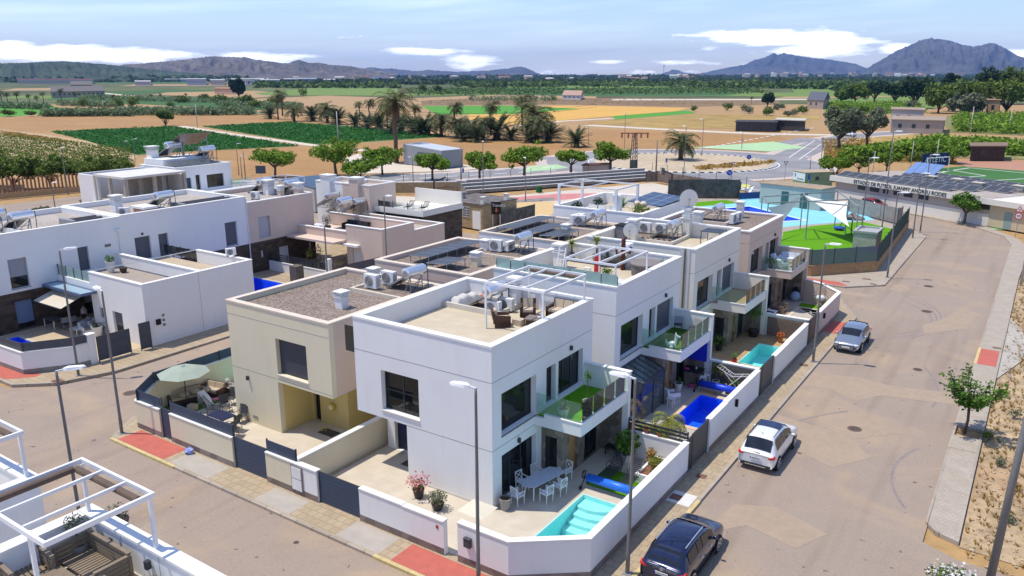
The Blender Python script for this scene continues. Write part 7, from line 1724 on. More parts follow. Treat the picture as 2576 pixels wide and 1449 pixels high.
# ================================================================ VEHICLES
def car(label,loc,rz,L,W,H,paint,kind='suv',group='cars parked on the main road',roof_glass=None,rails=None,plate=None,front=False,trim=True,wheel=.34,arch=None):
 """car lying along local +Y, rear at y=0"""
 t = thing('parked_car',label,'car',loc,rz,group); T = Matrix.Translation(loc) @ Matrix.Rotation(rz,4,'Z')
 w2 = W / 2
 if kind == 'suv': st = ((0,.62,.92,.93,1),(.04,.58,.98,1.0,1),(.16,.92,1.0,1.02,1),(.34,.95,1.0,1.35,0),(.62,.98,.995,H - .05,0),(1.2,.99,.985,H,0),(2.0,1.0,.985,H,0),(2.65,1.0,.98,H - .06,0),(3.15,1.0,.98,1.36,0),(3.5,.99,.98,1.10,1),(4.0,.97,.96,1.03,1),(4.4,.90,.94,.93,1),(4.6,.74,.86,.74,1),(4.65,.6,.78,.58,1))
 else: st = ((0,.58,.90,.78,1),(.05,.58,.96,.95,1),(.20,.85,1.0,1.0,1),(.5,.93,1.0,1.22,0),(.85,.95,.995,H - .03,0),(1.4,.96,.985,H,0),(2.1,.96,.985,H,0),(2.6,.96,.98,H - .07,0),(3.2,.95,.98,1.12,0),(3.45,.93,.98,.97,1),(3.9,.90,.96,.90,1),(4.4,.82,.93,.80,1),(4.6,.70,.85,.66,1),(4.65,.55,.76,.52,1))
 k = L / 4.65; sec = []
 for (y,bl,wf,hf,solid) in st:
  w_ = w2 * wf; belt = min(bl,hf)
  if solid: sec.append([(w_ * .86,.28),(w_ * .97,.36),(w_,.58),(w_ * .98,min(.8,hf * .86)),(w_ * .90,hf * .95),(w_ * .72,hf * .985),(w_ * .35,hf),(0,hf + .01)])
  else: sec.append([(w_ * .86,.28),(w_ * .97,.36),(w_,.58),(w_ * .99,.84),(w_ * .95,belt),(w_ * (.95 - .24 * (hf - belt) / .62),hf - .03),(w_ * .45,hf + .015),(0,hf + .025)])
 m = len(sec[0]); n = len(sec); v = []; f = []
 for i,s_ in enumerate(sec):
  ring_ = s_ + [(-x,z) for x,z in s_[:-1][::-1]]
  v += [(x,st[i][0] * k,z) for x,z in ring_]
 M2 = 2 * m - 1
 for i in range(n - 1):
  for j in range(M2 - 1): f.append((i * M2 + j,i * M2 + j + 1,(i + 1) * M2 + j + 1,(i + 1) * M2 + j))
  f.append((i * M2 + M2 - 1,i * M2,(i + 1) * M2,(i + 1) * M2 + M2 - 1))
 f += [tuple(range(M2)),tuple((n - 1) * M2 + j for j in range(M2 - 1,-1,-1))]
 def subsurf(vs,fs,name,m_,par,lv=2):
  me = bpy.data.meshes.new(name); Mi = (Matrix.Translation(parent_loc(par)) @ Matrix.Rotation(parent_rot(par),4,'Z')).inverted() @ T
  me.from_pydata([tuple(Mi @ Vector(p)) for p in vs],[],fs); me.materials.append(m_); me.polygons.foreach_set('use_smooth',[True] * len(me.polygons)); o = bpy.data.objects.new(name,me); COL.objects.link(o); o.parent = par
  md = o.modifiers.new('s','SUBSURF'); md.levels = md.render_levels = lv; return o
 body = subsurf(v,f,'body',paint,t)
 GLS = mat('car glass',(.012,.014,.018),rough=.04,spec=.7,var=.1)
 def P(i,j,d=.012):       # point on section i, index j, pushed out
  x,z = sec[i][j]; q = Vector((x,st[i][0] * k,z)); return q + Vector((d if x > .01 else 0,0,d * .8))
 def lerp_sec(y,u):        # belt->roof interpolation along the car side
  for i in range(n - 1):
   if st[i][0] * k <= y <= st[i + 1][0] * k:
    a = (y - st[i][0] * k) / ((st[i + 1][0] - st[i][0]) * k)
    p = [Vector((sec[q][j][0],y,sec[q][j][1])) for q in (i,i + 1) for j in (4,5)]
    b0 = p[0].lerp(p[2],a); t0 = p[1].lerp(p[3],a); r_ = b0.lerp(t0,u); return r_
 for sgn in (1,-1):
  ys = [.62,.95,1.5,2.0,2.5,2.85,3.12] if kind == 'suv' else [.75,1.1,1.6,2.1,2.6,2.9,3.12]
  for nm,seg in (('rear_quarter_window',ys[:3]),('rear_side_window',ys[2:4]),('front_side_window',ys[3:])):
   vs = []
   for q,y in enumerate(seg):
    yy = y * k + (.03 if q == 0 else -.03 if q == len(seg) - 1 else 0); lo,hi = lerp_sec(yy,.10),lerp_sec(yy,.82); lo.y = hi.y = yy
    for p in (lo,hi): vs.append(((p.x + .012) * sgn,p.y,p.z + .002))
   fs = [(2 * i,2 * i + 2,2 * i + 3,2 * i + 1) for i in range(len(seg) - 1)]
   b = B(); b.T = T; b.add(vs,fs); b.obj(nm,GLS,t)
 def pane(nm,i0,i1,u0,u1,wfac,dz=.02,dy=0):
  a,c = sec[i0],sec[i1]; ya,yc = st[i0][0] * k,st[i1][0] * k
  def pt(u,s_):
   y = ya + (yc - ya) * u; z = a[6][1] + (c[6][1] - a[6][1]) * u; x = (a[5][0] + (c[5][0] - a[5][0]) * u) * wfac
   return (x * s_,y + dy,z + dz - .045 * abs(s_) ** 2)
  vs = [pt(u,s_) for u in (u0,(u0 + u1) / 2,u1) for s_ in (-1,-.5,0,.5,1)]
  b = B(); b.T = T; b.add(vs,[(r_ * 5 + q,r_ * 5 + q + 1,r_ * 5 + q + 6,r_ * 5 + q + 5) for r_ in range(2) for q in range(4)]); b.obj(nm,GLS,t,smooth=True)
 pane('windscreen',7,9,.12,.92,.94,.045); pane('rear_window',2,4,.10,.86,.98,.05,-.03)
 for y in (.82 * k,3.68 * k):
  for sgn in (1,-1):
   b = B(); b.T = T @ Matrix.Translation((sgn * (w2 - .13),y,wheel)) @ Matrix.Rotation(pi / 2,4,'Y'); b.cyl(0,0,-.13,.13,wheel + .055,n=26); b.obj('wheel_arch',arch or BLACK,t)
   b = B(); b.T = T @ Matrix.Translation((sgn * (w2 - .10),y,wheel)) @ Matrix.Rotation(pi / 2,4,'Y'); b.cyl(0,0,-.12,.12,wheel,n=26); wh = b.obj('wheel',BLACK,t)
   b = B(); b.T = T @ Matrix.Translation((sgn * (w2 + .022),y,wheel)) @ Matrix.Rotation(pi / 2,4,'Y'); b.cyl(0,0,-.01,.008,.07,n=10)
   for s_ in range(5): a = 2 * pi * s_ / 5; b.bar((0,0,.0),(cos(a) * wheel * .72,sin(a) * wheel * .72,0),.065,.02)
   b.ring([(wheel * .78 * c,wheel * .78 * e) for c,e in rings(20,1)],[(wheel * .68 * c,wheel * .68 * e) for c,e in rings(20,1)],-.01,.012); b.obj('rim',STEEL,wh)
 RL = mat('red tail light',(.60,.015,.012),rough=.15,spec=.6); HL = mat('headlight',(.55,.57,.60),rough=.1,spec=.8)
 for sgn in (1,-1):
  b = B(); b.T = T; b.sph((sgn * w2 * .77,.06,.84 if kind == 'suv' else .80),.19,.075,.095,12,7); b.sph((sgn * w2 * .93,.16,.87 if kind == 'suv' else .82),.06,.14,.085,10,6); b.obj('tail_light',RL,t,smooth=True)
  b = B(); b.T = T; b.sph((sgn * w2 * .70,L - .16,.66),.19,.14,.075,12,7); b.obj('headlight',HL,t,smooth=True)
  b = B(); b.T = T; b.sph((sgn * (w2 + .06),3.0 * k,1.02 if kind == 'suv' else .95),.12,.07,.075,10,6); b.bar((sgn * (w2 - .05),3.0 * k,.95),(sgn * (w2 + .06),3.0 * k,.98),.05); b.obj('mirror',paint if kind != 'navy' else BLACK,t,smooth=True)
  for y in (1.75 * k,2.7 * k): b = B(); b.T = T; b.bar((sgn * (w2 + .004),y - .1,.80),(sgn * (w2 + .004),y + .1,.80),.03); b.obj('door_handle',STEEL if trim else paint,t)
  if rails:
   b = B(); b.T = T; pts = [(sgn * w2 * .64,y * k,H + .015 - .05 * abs(y - 1.7) ** 2 * .5) for y in (.75,1.1,1.6,2.1,2.55)]; b.tube(pts,.02,6); b.obj('roof_rail',rails,t)
  b = B(); b.T = T; b.box(sgn * (w2 - .02) - .02,.9 * k + .25,.22,sgn * (w2 - .02) + .02,3.3 * k,.34); b.obj('sill',BLACK,t)
 b = B(); b.T = T; b.box(-w2 * .8,-.03,.30,w2 * .8,.1,.44); b.k = 1; b.box(-w2 * .55,-.045,.33,w2 * .55,-.02,.36); b.obj('rear_bumper',[mat('dark bumper',(.04,.04,.042),rough=.6),STEEL],t)
 b = B(); b.T = T; b.box(-w2 * .62,L - .14,.30,w2 * .62,L + .015,.62); b.k = 1
 for i in range(4): b.box(-w2 * .55,L + .012,.36 + i * .06,w2 * .55,L + .022,.375 + i * .06)
 b.obj('grille',[MATS['dark bumper'],STEEL],t)
 PL = mat('plate white',(.72,.73,.74),rough=.4)
 b = B(); b.T = T; b.box(-.26,-.052,.68,.26,-.03,.79); b.k = 1; b.box(-.26,-.055,.68,-.22,-.05,.79); pl_ = b.obj('number_plate',[PL,mat('plate blue',(.02,.08,.45))],t)
 text(pl_,plate or '4519 WTZ',T @ Matrix.Translation((.02,-.056,.735)) @ RX,.095,LET,ext=.001)
 b = B(); b.T = T; b.box(-.26,L + .03,.44,.26,L + .045,.55); b.obj('number_plate',PL,t)
 b = B(); b.T = T @ Matrix.Translation((0,-.028,.90)) @ RX; b.ring([(.055 * c,.055 * e) for c,e in rings(16,1)],[(.042 * c,.042 * e) for c,e in rings(16,1)],0,.015)
 if kind == 'suv' and rails is STEEL:
  for a in (90,210,330): b.bar((0,0,.008),(.045 * cos(radians(a)),.045 * sin(radians(a)),.008),.012)
 else: b.box(-.07,-.008,.002,.07,.008,.012)
 b.obj('badge',STEEL,t)
 b = B(); b.T = T; b.bar((-.5,.08,1.03),(.18,.03,1.0),.02) if kind == 'suv' else None
 if b.v: b.obj('wiper',BLACK,t)
 if roof_glass: b = B(); b.T = T; b.add([(x * w2 * .60,y * k,H + .034 - .012 * x * x) for y in (1.75,2.1,2.5) for x in (-1,-.5,0,.5,1)],[(r_ * 5 + q,r_ * 5 + q + 1,r_ * 5 + q + 6,r_ * 5 + q + 5) for r_ in range(2) for q in range(4)]); b.obj('sunroof',mat('blue tinted sunroof',(.015,.025,.07),rough=.05,spec=.6),t)
 b = B(); b.T = T; b.tube([(0,.9 * k,H + .02),(0,.72 * k,H + .14)],[.018,.006],6); b.obj('aerial',BLACK,t)
 return t
def paintm(name,c,metal=.3):
 m = mat(name,c,rough=.22,var=.02,metal=metal,spec=.5); m.node_tree.nodes['Principled BSDF'].inputs['Coat Weight'].default_value = 1.0; m.node_tree.nodes['Principled BSDF'].inputs['Coat Roughness'].default_value = .03; return m
car('dark navy estate suv with silver roof rails parked nearest the camera',(8.35,-.95,-.12),0,4.55,1.84,1.60,paintm('navy paint',(.008,.014,.055)),rails=STEEL,plate='4519 MYZ')
car('white suv with a dark sunroof and black roof rails parked beside the long white wall',(8.38,10.1,-.12),0,4.62,1.80,1.66,paintm('white paint',(.74,.75,.74),0),roof_glass=True,rails=BLACK,plate='8308 LKZ',trim=False)
car('silver grey hatchback parked facing the camera beside the red crossing',(8.3,34.45,-.12),pi,4.3,1.76,1.44,paintm('silver blue paint',(.30,.34,.40),.6),kind='hatch',plate='2609 FLZ')
pr,pf = Vector((-3.6,97.4,-.12)),Vector((.2,95.2,-.12))
car('dark red hatchback parked by the cream stadium wall',tuple(pr),atan2(pf.y - pr.y,pf.x - pr.x) - pi / 2,4.1,1.75,1.45,paintm('dark red paint',(.28,.012,.02),.1),kind='hatch',group=None,plate='1234 BCD')
p = G(328,488); car('grey car parked behind the unfinished house on the left lane',(p.x - 1,p.y - 1,-.12),2.2,4.2,1.75,1.45,MATS['silver blue paint'],kind='hatch',group=None)
p = G(2150,343); car('white van like car on the road beyond the big roadside tree',(p.x,p.y,-.12),1.0,4.6,1.8,1.7,MATS['white paint'],group=None)
# ================================================================ STREET FURNITURE
def lamp(label,x,y,h=8.0,rz=0.0,arm=.45,z=-.0,headw=.32):
 t = thing('street_lamp',label,'street lamp',(x,y,z),rz,'street lamps')
 T = Matrix.Translation((x,y,z)) @ Matrix.Rotation(rz,4,'Z')
 b = B(); b.T = T; b.tube([(0,0,0),(0,0,.9),(0,0,.95),(0,0,h - .25),(0,0,h)],[.085,.085,.075,.05,.045],10); b.obj('pole',mat('grey lamp pole',(.20,.195,.185),rough=.55,var=.12,scale=2,metal=.2),t,smooth=True)
 b = B(); b.T = T; b.box(-.16,-.16,0,.16,.16,.03); b.obj('base_plate',GREYM,t)
 b = B(); b.T = T; b.bar((-.02,0,h - .03),(.25,0,h + .02),.06); b.T = T @ Matrix.Translation((arm + .15,0,h + .04)); b.add([(-.36,-.08,-.04),(-.2,-.16,-.05),(.3,-.14,-.02),(.42,0,-.01),(.3,.14,-.02),(-.2,.16,-.05),(-.36,.08,-.04),(-.36,-.06,.03),(-.2,-.12,.07),(.3,-.1,.06),(.4,0,.03),(.3,.1,.06),(-.2,.12,.07),(-.36,.06,.03)],[tuple(range(6,-1,-1)),tuple(range(7,14))] + [(i,(i + 1) % 7,7 + (i + 1) % 7,7 + i) for i in range(7)]); b.obj('lamp_head',WHM,t)
 return t
for x,y,h,rz,lab in ((2.72,-4.75,8.0,pi + .2,'street lamp rising in front of the white villa facade near the corner'),(6.93,-.85,8.0,pi + .1,'street lamp on the pavement behind the navy car'),(6.95,27.0,8.0,0.1,'street lamp by the garden with the timber deck and pool'),(6.98,54.2,8.0,.1,'street lamp beside the block wall corner of the pool park'),
 (6.25,80.8,9.2,.1,'street lamp at the far kerb in front of the stadium'),(-20.94,-4.75,7.9,pi * .95,'street lamp at the yellow kerb left of the cream villa'),(-31.25,-1.57,8.2,1.0,'street lamp on the left pavement before the white corner wall'),(-11.1,-12.0,8.0,.9,'street lamp beside the white pergola at the lower left'),
 (-24.4,13.6,8.0,pi,'street lamp showing between the pink block and the white garage block'),(-31.0,26.9,8.0,0,'street lamp in front of the pinkish beige tower'),(6.1,75.9,7.5,.1,'street lamp beside the end of the green mesh fence'),(2.5,77.2,12,0,'tallest pole on the pool lawn'),(1.5,70.0,9.5,0,'pole carrying the shade sails near the lawn edge')):
 lamp(lab,x,y,h,rz)
for i,(px,pt,pb,lab) in enumerate(((172,371,490,'far left lane lamp beside the dark trees'),(142,459,545,'lamp on the vacant lot at the left'),(317,362,400,'lamp at the crop field edge, left of two'),(340,350,400,'lamp at the crop field edge, right of two'),(420,361,410,'lamp behind the tilted solar frame'),(601,362,440,'lamp above the white house with the dark window'),(609,395,448,'slim lamp by the information board'),
 (1216,357,500,'floodlight pole beside the bleachers left end'),(1322,398,505,'floodlight pole in front of the bleachers middle'),(1720,318,440,'lamp post right of the big roundabout palm'),(1866,350,372,'lamp post beyond the roundabout with a square head'),(1765,300,392,'lamp post in the ploughed field behind the roundabout'),(2035,398,452,'lamp post at the junction near the stadium hut'),(2062,352,440,'lamp pole left of the lattice tower'),(1480,320,372,'white pole in front of the shaggy palm clump'),(1012 + 28,395,470,'slim lamp near the grey shed'),(1570,285,385,'lamp post at the edge of the yellow field'))):
 p = G(px,pb); lamp(lab,p.x,p.y,max(4,HZ(px,pt,p.x,p.y)),.3 * i)
def pole(label,px,pb,pt,r=.13,name='utility_pole',m=None,top=None,x=None):
 p = G(px,pb) if x is None else Vector((x[0],x[1],0)); h = HZ(px,pt,p.x,p.y) if x is None else pt; t = thing(name,label,'pole',(p.x,p.y,0),group='utility poles'); b = B(); b.tube([(p.x,p.y,-.1),(p.x + (top or 0),p.y,h)],[r,r * .7],9); b.obj('shaft',m or mat('weathered pole',(.22,.19,.16),var=.2,scale=3),t,smooth=True)
 return t,p,h
CP_ = mat('pale concrete pole',(.48,.46,.42),var=.08)
pole('pale concrete pole standing among the crop fields near the small hut',497,320,262,.16,m=CP_); pole('pale concrete pole left in the far fields',262,285,252,.15,m=CP_); pole('tall pale pole beside the second street tree',851,358,280,.18,m=CP_); pole('thin pole right of the unfinished house behind the grey sign',618,452,380,.1); pole('brown pole with coiled cable behind the bleachers',1160,452,372,.13); pole('thick dark pole on the roundabout edge',1650,438,352,.15)
pole('pole at the crossroads on the right, left of two',2440,338,268,.14,m=CP_); pole('pole in the bright orchard at the right edge',2538,330,278,.14,m=CP_); pole('pole between the field and the hut on the right',2240,408,350,.1,m=CP_); pole('tall thin pole above the stadium roof, left one',2195,440,380,.08,m=CP_); pole('tall thin pole above the stadium roof, middle one',2290,425,355,.08,m=CP_); pole('tall thin pole beside the football pitch',2352,428,350,.08,m=CP_)
pole('thick grey leaning pole cut by the right picture edge',0,0,9.5,.15,'utility_pole',MATS['grey lamp pole'],.35,(18.45,5.3))
pole('grey pole at the right edge beside the upper pavement',0,0,9,.12,'utility_pole',CP_,.2,(17.5,58.5))
# lattice electricity tower with brick coloured insulators
t = thing('electricity_tower','lattice electricity pole with a transformer beside the roundabout','pylon',tuple(G(1593,443)[:2]) + (0,)); p = G(1593,443); h = HZ(1593,335,p.x,p.y); b = B()
for sx,sy in ((-1,-1),(1,-1),(1,1),(-1,1)): b.bar((p.x + sx * .55,p.y + sy * .55,0),(p.x + sx * .3,p.y + sy * .3,h),.11)
for i in range(10):
 z0,z1 = h * i / 10,h * (i + 1) / 10; w0 = .55 - .25 * i / 10; b.bar((p.x - w0,p.y - w0,z0),(p.x + w0,p.y - w0,z1),.06); b.bar((p.x + w0,p.y - w0,z0),(p.x + w0,p.y + w0,z1),.06); b.bar((p.x - w0,p.y + w0,z0),(p.x + w0,p.y + w0,z1),.06)
b.obj('lattice',mat('brown steel',(.13,.10,.085),var=.2),t); b = B(); b.bar((p.x - 2.2,p.y - 1.4,h),(p.x + 2.2,p.y + 1.4,h),.2)
for i in range(5): b.cyl(p.x - 2 + i,p.y - 1.3 + i * .65,h - .9,h - .1,.16,n=8)
b.obj('crossarm',mat('red brown insulator',(.34,.12,.08)),t); b = B(); b.box(p.x - .55,p.y - .5,.0,p.x + .55,p.y + .5,3.0); b.obj('base_cabinet',mat('dark green cabinet',(.06,.08,.075)),t)
# overhead wires between the palms
b = B()
for dy in (0,.8):
 a,c = G(1500,330),G(900,360); P0,P1_ = Vector((a.x,a.y,8 + dy)),Vector((c.x,c.y,9 + dy)); b.tube([P0.lerp(P1_,i / 16) - Vector((0,0,2.4 * sin(pi * i / 16))) for i in range(17)],.035,4)
b.obj('overhead_wire',BLACK,label='pair of dark overhead wires sagging in front of the palm grove',cat='wire')
# --- signs
def sign(label,px,pb,pt,kind,name='road_sign',face=-pi / 2 + .6):
 p = G(px,pb); h = HZ(px,pt,p.x,p.y); r = .42; t = thing(name,label,'sign',(p.x,p.y,0),face + pi / 2,'road signs'); T = Matrix.Translation((p.x,p.y,0)) @ Matrix.Rotation(face + pi / 2,4,'Z')
 b = B(); b.T = T; b.tube([(0,.03,0),(0,.03,h)],.035,7); b.obj('post',GREYM,t); b = B(); b.T = T @ Matrix.Translation((0,0,h - r)) @ RX
 BLU = mat('sign blue',(.02,.10,.50),rough=.4); RD = mat('sign red',(.55,.03,.03),rough=.4); WS = mat('sign white',(.75,.75,.75),rough=.4)
 disc = lambda q,a,z0,z1: b.prism([(a * c,a * e) for c,e in rings(20,1)],z0,z1,bottom=True)
 if kind == 'blue': disc(b,r * 1.15,0,.02); b.k = 1; b.bar((-.2,.15,.03),(.2,-.15,.03),.07,.01); b.bar((.2,-.15,.03),(.0,-.14,.03),.06,.01); b.bar((.2,-.15,.03),(.16,.06,.03),.06,.01); b.obj('disc',[BLU,WS],t)
 elif kind == 'yield': b.prism([(0,-r),(r,r * .7),(-r,r * .7)],0,.02,bottom=True); b.k = 1; b.prism([(0,-r * .62),(r * .68,r * .52),(-r * .68,r * .52)],.021,.025); b.obj('triangle',[mat('dark red',(.30,.05,.05)),WS],t)
 elif kind == 'warn': b.prism([(-r,-r * .7),(r,-r * .7),(0,r)],0,.02,bottom=True); b.k = 1; b.prism([(-r * .66,-r * .5),(r * .66,-r * .5),(0,r * .62)],.021,.025); b.k = 2; b.prism([(-.07,-.1),(.07,-.1),(.05,.1),(-.05,.1)],.026,.03); b.obj('triangle',[RD,WS,LET],t)
 elif kind == 'pair': b.box(-.06,-.5,-.0,.06,.5,.0); b = B(); b.T = T @ Matrix.Translation((0,0,h - r)) @ RX; b.box(-.18,-.45,0,.18,.4,.02); b.obj('panel',BLU,t)
 elif kind == 'board': b.box(-.9,-.9,0,.9,.5,.05); b.obj('panel',mat('grey sign back',(.10,.10,.11)),t)
 return t
sign('round blue direction sign at the far side of the roundabout',1883,412,390,'blue'); sign('round blue sign on the yellow island before the junction',1833,466,428,'blue'); sign('small blue sign on the left part of the roundabout',1676,418,398,'pair'); sign('give way triangle seen in front of the roundabout weeds',1841,462,406,'yield'); sign('give way triangle near the stadium hut',1972,470,404,'yield')
sign('red bordered warning triangle beneath the big roadside tree',2086,382,352,'warn'); sign('square blue sign beside the stadium corner',2012 + 20,482,438,'pair'); sign('dark board on a post near the bleachers end',1830 + 20,478,458,'board'); sign('grey information board left of the street trees',658,455,418,'board'); sign('hanging give way sign back beyond the roundabout',1866,377,350,'yield'); sign('small blue and white sign by the shed yard',1165,436,398 + 25,'pair')
p = Gc(K14,2312,1105); t = thing('speed_sign','speed limit 40 disc below a warning triangle at the right edge','sign',(p.x,p.y,0)); h = HZ(*crop(K14,2345,760),p.x,p.y); T = Matrix.Translation((p.x,p.y,0)) @ Matrix.Rotation(-.15,4,'Z')
b = B(); b.T = T; b.tube([(0,.04,0),(0,.04,h)],.04,8); b.obj('post',GREYM,t)
b = B(); b.T = T @ Matrix.Translation((0,0,h - 1.15)) @ RX; b.prism([(.42 * c,.42 * e) for c,e in rings(28,1)],0,.02,bottom=True); b.k = 1; b.prism([(.31 * c,.31 * e) for c,e in rings(28,1)],.021,.026); d_ = b.obj('speed_disc',[MATS['sign red'],MATS['sign white']],t); text(d_,'40',T @ Matrix.Translation((0,-.03,h - 1.15)) @ RX,.42,LET)
b = B(); b.T = T @ Matrix.Translation((0,0,h - .35)) @ RX; b.prism([(-.45,-.33),(.45,-.33),(0,.42)],0,.02,bottom=True); b.k = 1; b.prism([(-.31,-.25),(.31,-.25),(0,.28)],.021,.026); b.k = 2; b.ring([(.11 * c,-.05 + .11 * e) for c,e in rings(12,1)],[(.06 * c,-.05 + .06 * e) for c,e in rings(12,1)],.027,.03); b.obj('warning_triangle',[MATS['sign red'],MATS['sign white'],LET],t)
# goal with banner, basketball hoops, bin, wires
p = G(2330,432); t = thing('goal_frame','white football goal with a dark blue banner behind the stadium roof','goal',(p.x,p.y,0)); q = G(2385,428); b = B(); b.tube([(p.x,p.y,0),(p.x,p.y,2.6),(q.x,q.y,2.6),(q.x,q.y,0)],.08,6); b.obj('goal_post',WHM,t); d_ = (q - p).normalized(); b = B(); b.bar(p + Vector((-1.2,2.0,1.9)),p + Vector((-1.2,2.0,1.9)) + d_ * 7.5,.1,2.6); b.obj('banner',mat('navy banner',(.02,.04,.12)),t); text(t,'ATLETIC',Matrix.Translation(p + Vector((-1.2,1.9,1.9)) + d_ * 3.9) @ Matrix.Rotation(atan2(d_.y,d_.x),4,'Z') @ RX,1.6,WHM)
for K,x0,y0,yt,lab in ((K17,45,390,190,'black basketball hoop at the left end of the court'),(K18,1105,660,430,'black basketball hoop near the dark screening on the right of the court')):
 p = Gc(K,x0,y0); t = thing('basketball_hoop',lab,'basketball hoop',(p.x,p.y,0),group='basketball hoops'); s_ = 1 if K is K17 else -1; b = B(); b.tube([(p.x,p.y,0),(p.x,p.y,2.9),(p.x + s_ * 1.2,p.y + s_ * 1.2,3.5)],.12,7); b.obj('post',BLACK,t); b = B(); b.bar((p.x + s_ * .5,p.y + s_ * 1.9,3.4),(p.x + s_ * 1.9,p.y + s_ * .5,3.4),.05,1.1); b.obj('backboard',CLEAR,t); b = B(); b.tube([(p.x + s_ * 1.5 + .25 * c,p.y + s_ * 1.5 + .25 * e,3.05) for c,e in rings(12,1)],.025,5); b.obj('rim',TERRA,t)
for x0,y0 in ((110,385),(180,375)):
 p = Gc(K17,x0,y0); t = thing('goal_frame','thin dark handball goal frame on the court, %s' % ('front' if x0 > 150 else 'rear'),'goal',(p.x,p.y,0)); b = B(); b.tube([(p.x,p.y,0),(p.x,p.y,2),(p.x + 2,p.y + 1.2,2),(p.x + 2,p.y + 1.2,0)],.05,5); b.obj('frame',DARKM,t)
p = Gc(K17,1815,245); t = thing('litter_bin','dark green litter bin in front of the bleachers','bin',(p.x,p.y,0)); b = B(); b.lathe(p.x,p.y,[(.45,0),(.55,.1),(.45,.9),(.3,1.0)],14); b.obj('bin_body',mat('bin green',(.01,.10,.03)),t)
# --- car park of small street things
for x,y,z,wx,wz,lab,m in ((1.6,-3.93,1.05,.3,.36,'dark letterbox on the white corner wall',mat('dark letterbox',(.07,.07,.075))),(5.98,14.3,1.35,.14,.36,'black wall light on the long white wall',BLACK),(5.98,33.7,1.3,.16,.34,'black wall light on the pinkish end wall',BLACK)):
 t = thing('letterbox' if 'letterbox' in lab else 'wall_light',lab,'letterbox' if 'letterbox' in lab else 'wall light',(x,y,z)); b = B(); b.box(x - (wx / 2 if y < 0 else .07),y - (.07 if y < 0 else wx / 2),z - wz / 2,x + (wx / 2 if y < 0 else .07),y + (.07 if y < 0 else wx / 2),z + wz / 2); b.obj('box',m,t); b = B(); b.box(x - wx * .52,y - .09,z + wz / 2,x + wx * .52,y + .09,z + wz / 2 + .03); b.obj('lid',m,t)
t = thing('meter_cupboard','white meter cupboard with two doors in the cream front wall','cupboard',(-8.1,-3.88,.8)); b = B(); b.box(-8.5,-3.9,.2,-7.75,-3.855,1.42); b.obj('surround',SILL,t)
for z0,z1 in ((.25,.78),(.83,1.37)): b = B(); b.box(-8.44,-3.92,z0,-7.81,-3.9,z1); b.obj('door',PLW,t)
b = B(); b.box(-.02,-3.87,1.1,.1,-3.853,1.25); b.obj('house_number',mat('red number plate',(.4,.06,.05)),label='small red number plate near the end of the white front wall',cat='plate')
t = thing('litter_bag','crumpled blue and white carrier bag lying by the cream wall on the red paving','bag',(-15.9,-4.15,0)); b = B(); b.sph((-15.9,-4.15,.14),.28,.2,.16,10,6,.25); b.obj('bag',mat('blue white plastic',(.25,.33,.70),rough=.4,var=.6,scale=9),t)
# ================================================================ FURNITURE
def mk_cross_chair():
 t = thing('dining_chair','','chair'); W = WHM
 for x,y in ((-.2,-.2),(.2,-.2)): b = B(); b.bar((x,y,0),(x,y,.64 if y < 0 else .45),.035); b.obj('leg',W,t)
 for x in (-.2,.2): b = B(); b.bar((x,.2,0),(x,.26,.9),.035); b.obj('leg',W,t)
 b = B(); b.box(-.22,-.22,.42,.22,.22,.45); b.obj('seat',W,t)
 b = B(); b.bar((-.2,.26,.88),(.2,.26,.88),.04); b.bar((-.2,.22,.5),(.2,.22,.5),.03); b.bar((-.2,.22,.5),(.2,.26,.88),.025); b.bar((.2,.22,.5),(-.2,.26,.88),.025); b.obj('backrest',W,t)
 for x in (-.22,.22): b = B(); b.bar((x,-.22,.64),(x,.24,.66),.04,.025); b.obj('armrest',W,t)
 return t
CC = Proto(mk_cross_chair)
tc0,td = Vector((.95,2.55,0)),radians(78)
t = thing('dining_table','long white slatted table with tapered ends on the shaded patio','table',tuple(tc0),td); T = Matrix.Translation(tc0) @ Matrix.Rotation(td,4,'Z'); b = B(); b.T = T
for i in range(9): y = -.44 + i * .1; L_ = 1.25 - .28 * abs(i - 4) / 4; b.box(-L_,y,.73,L_,y + .09,.76)
b.obj('tabletop',mat('pale blue grey slats',(.52,.56,.62),rough=.5),t)
for x in (-.85,.85):
 for y in (-.3,.3): b = B(); b.T = T; b.bar((x,y,0),(x * .9,y * .8,.73),.06); b.obj('leg',WHM,t)
cp = [('white cross backed chair at the near end of the table',-1.55,0,pi / 2),('white cross backed chair at the far end of the table',1.6,0,-pi / 2),('white chair on the window side, nearer the camera',-.55,.72,0),('white chair on the window side, farther from the camera',.45,.72,0),('white chair on the pool side, nearer the camera',-.5,-.75,pi),('white chair on the pool side, farther from the camera',.4,-.75,pi)]
for lab,x,y,a in cp: p = T @ Vector((x,y,.012)); CC.at(tuple(p),td + a,lab,'white chairs around the patio table')
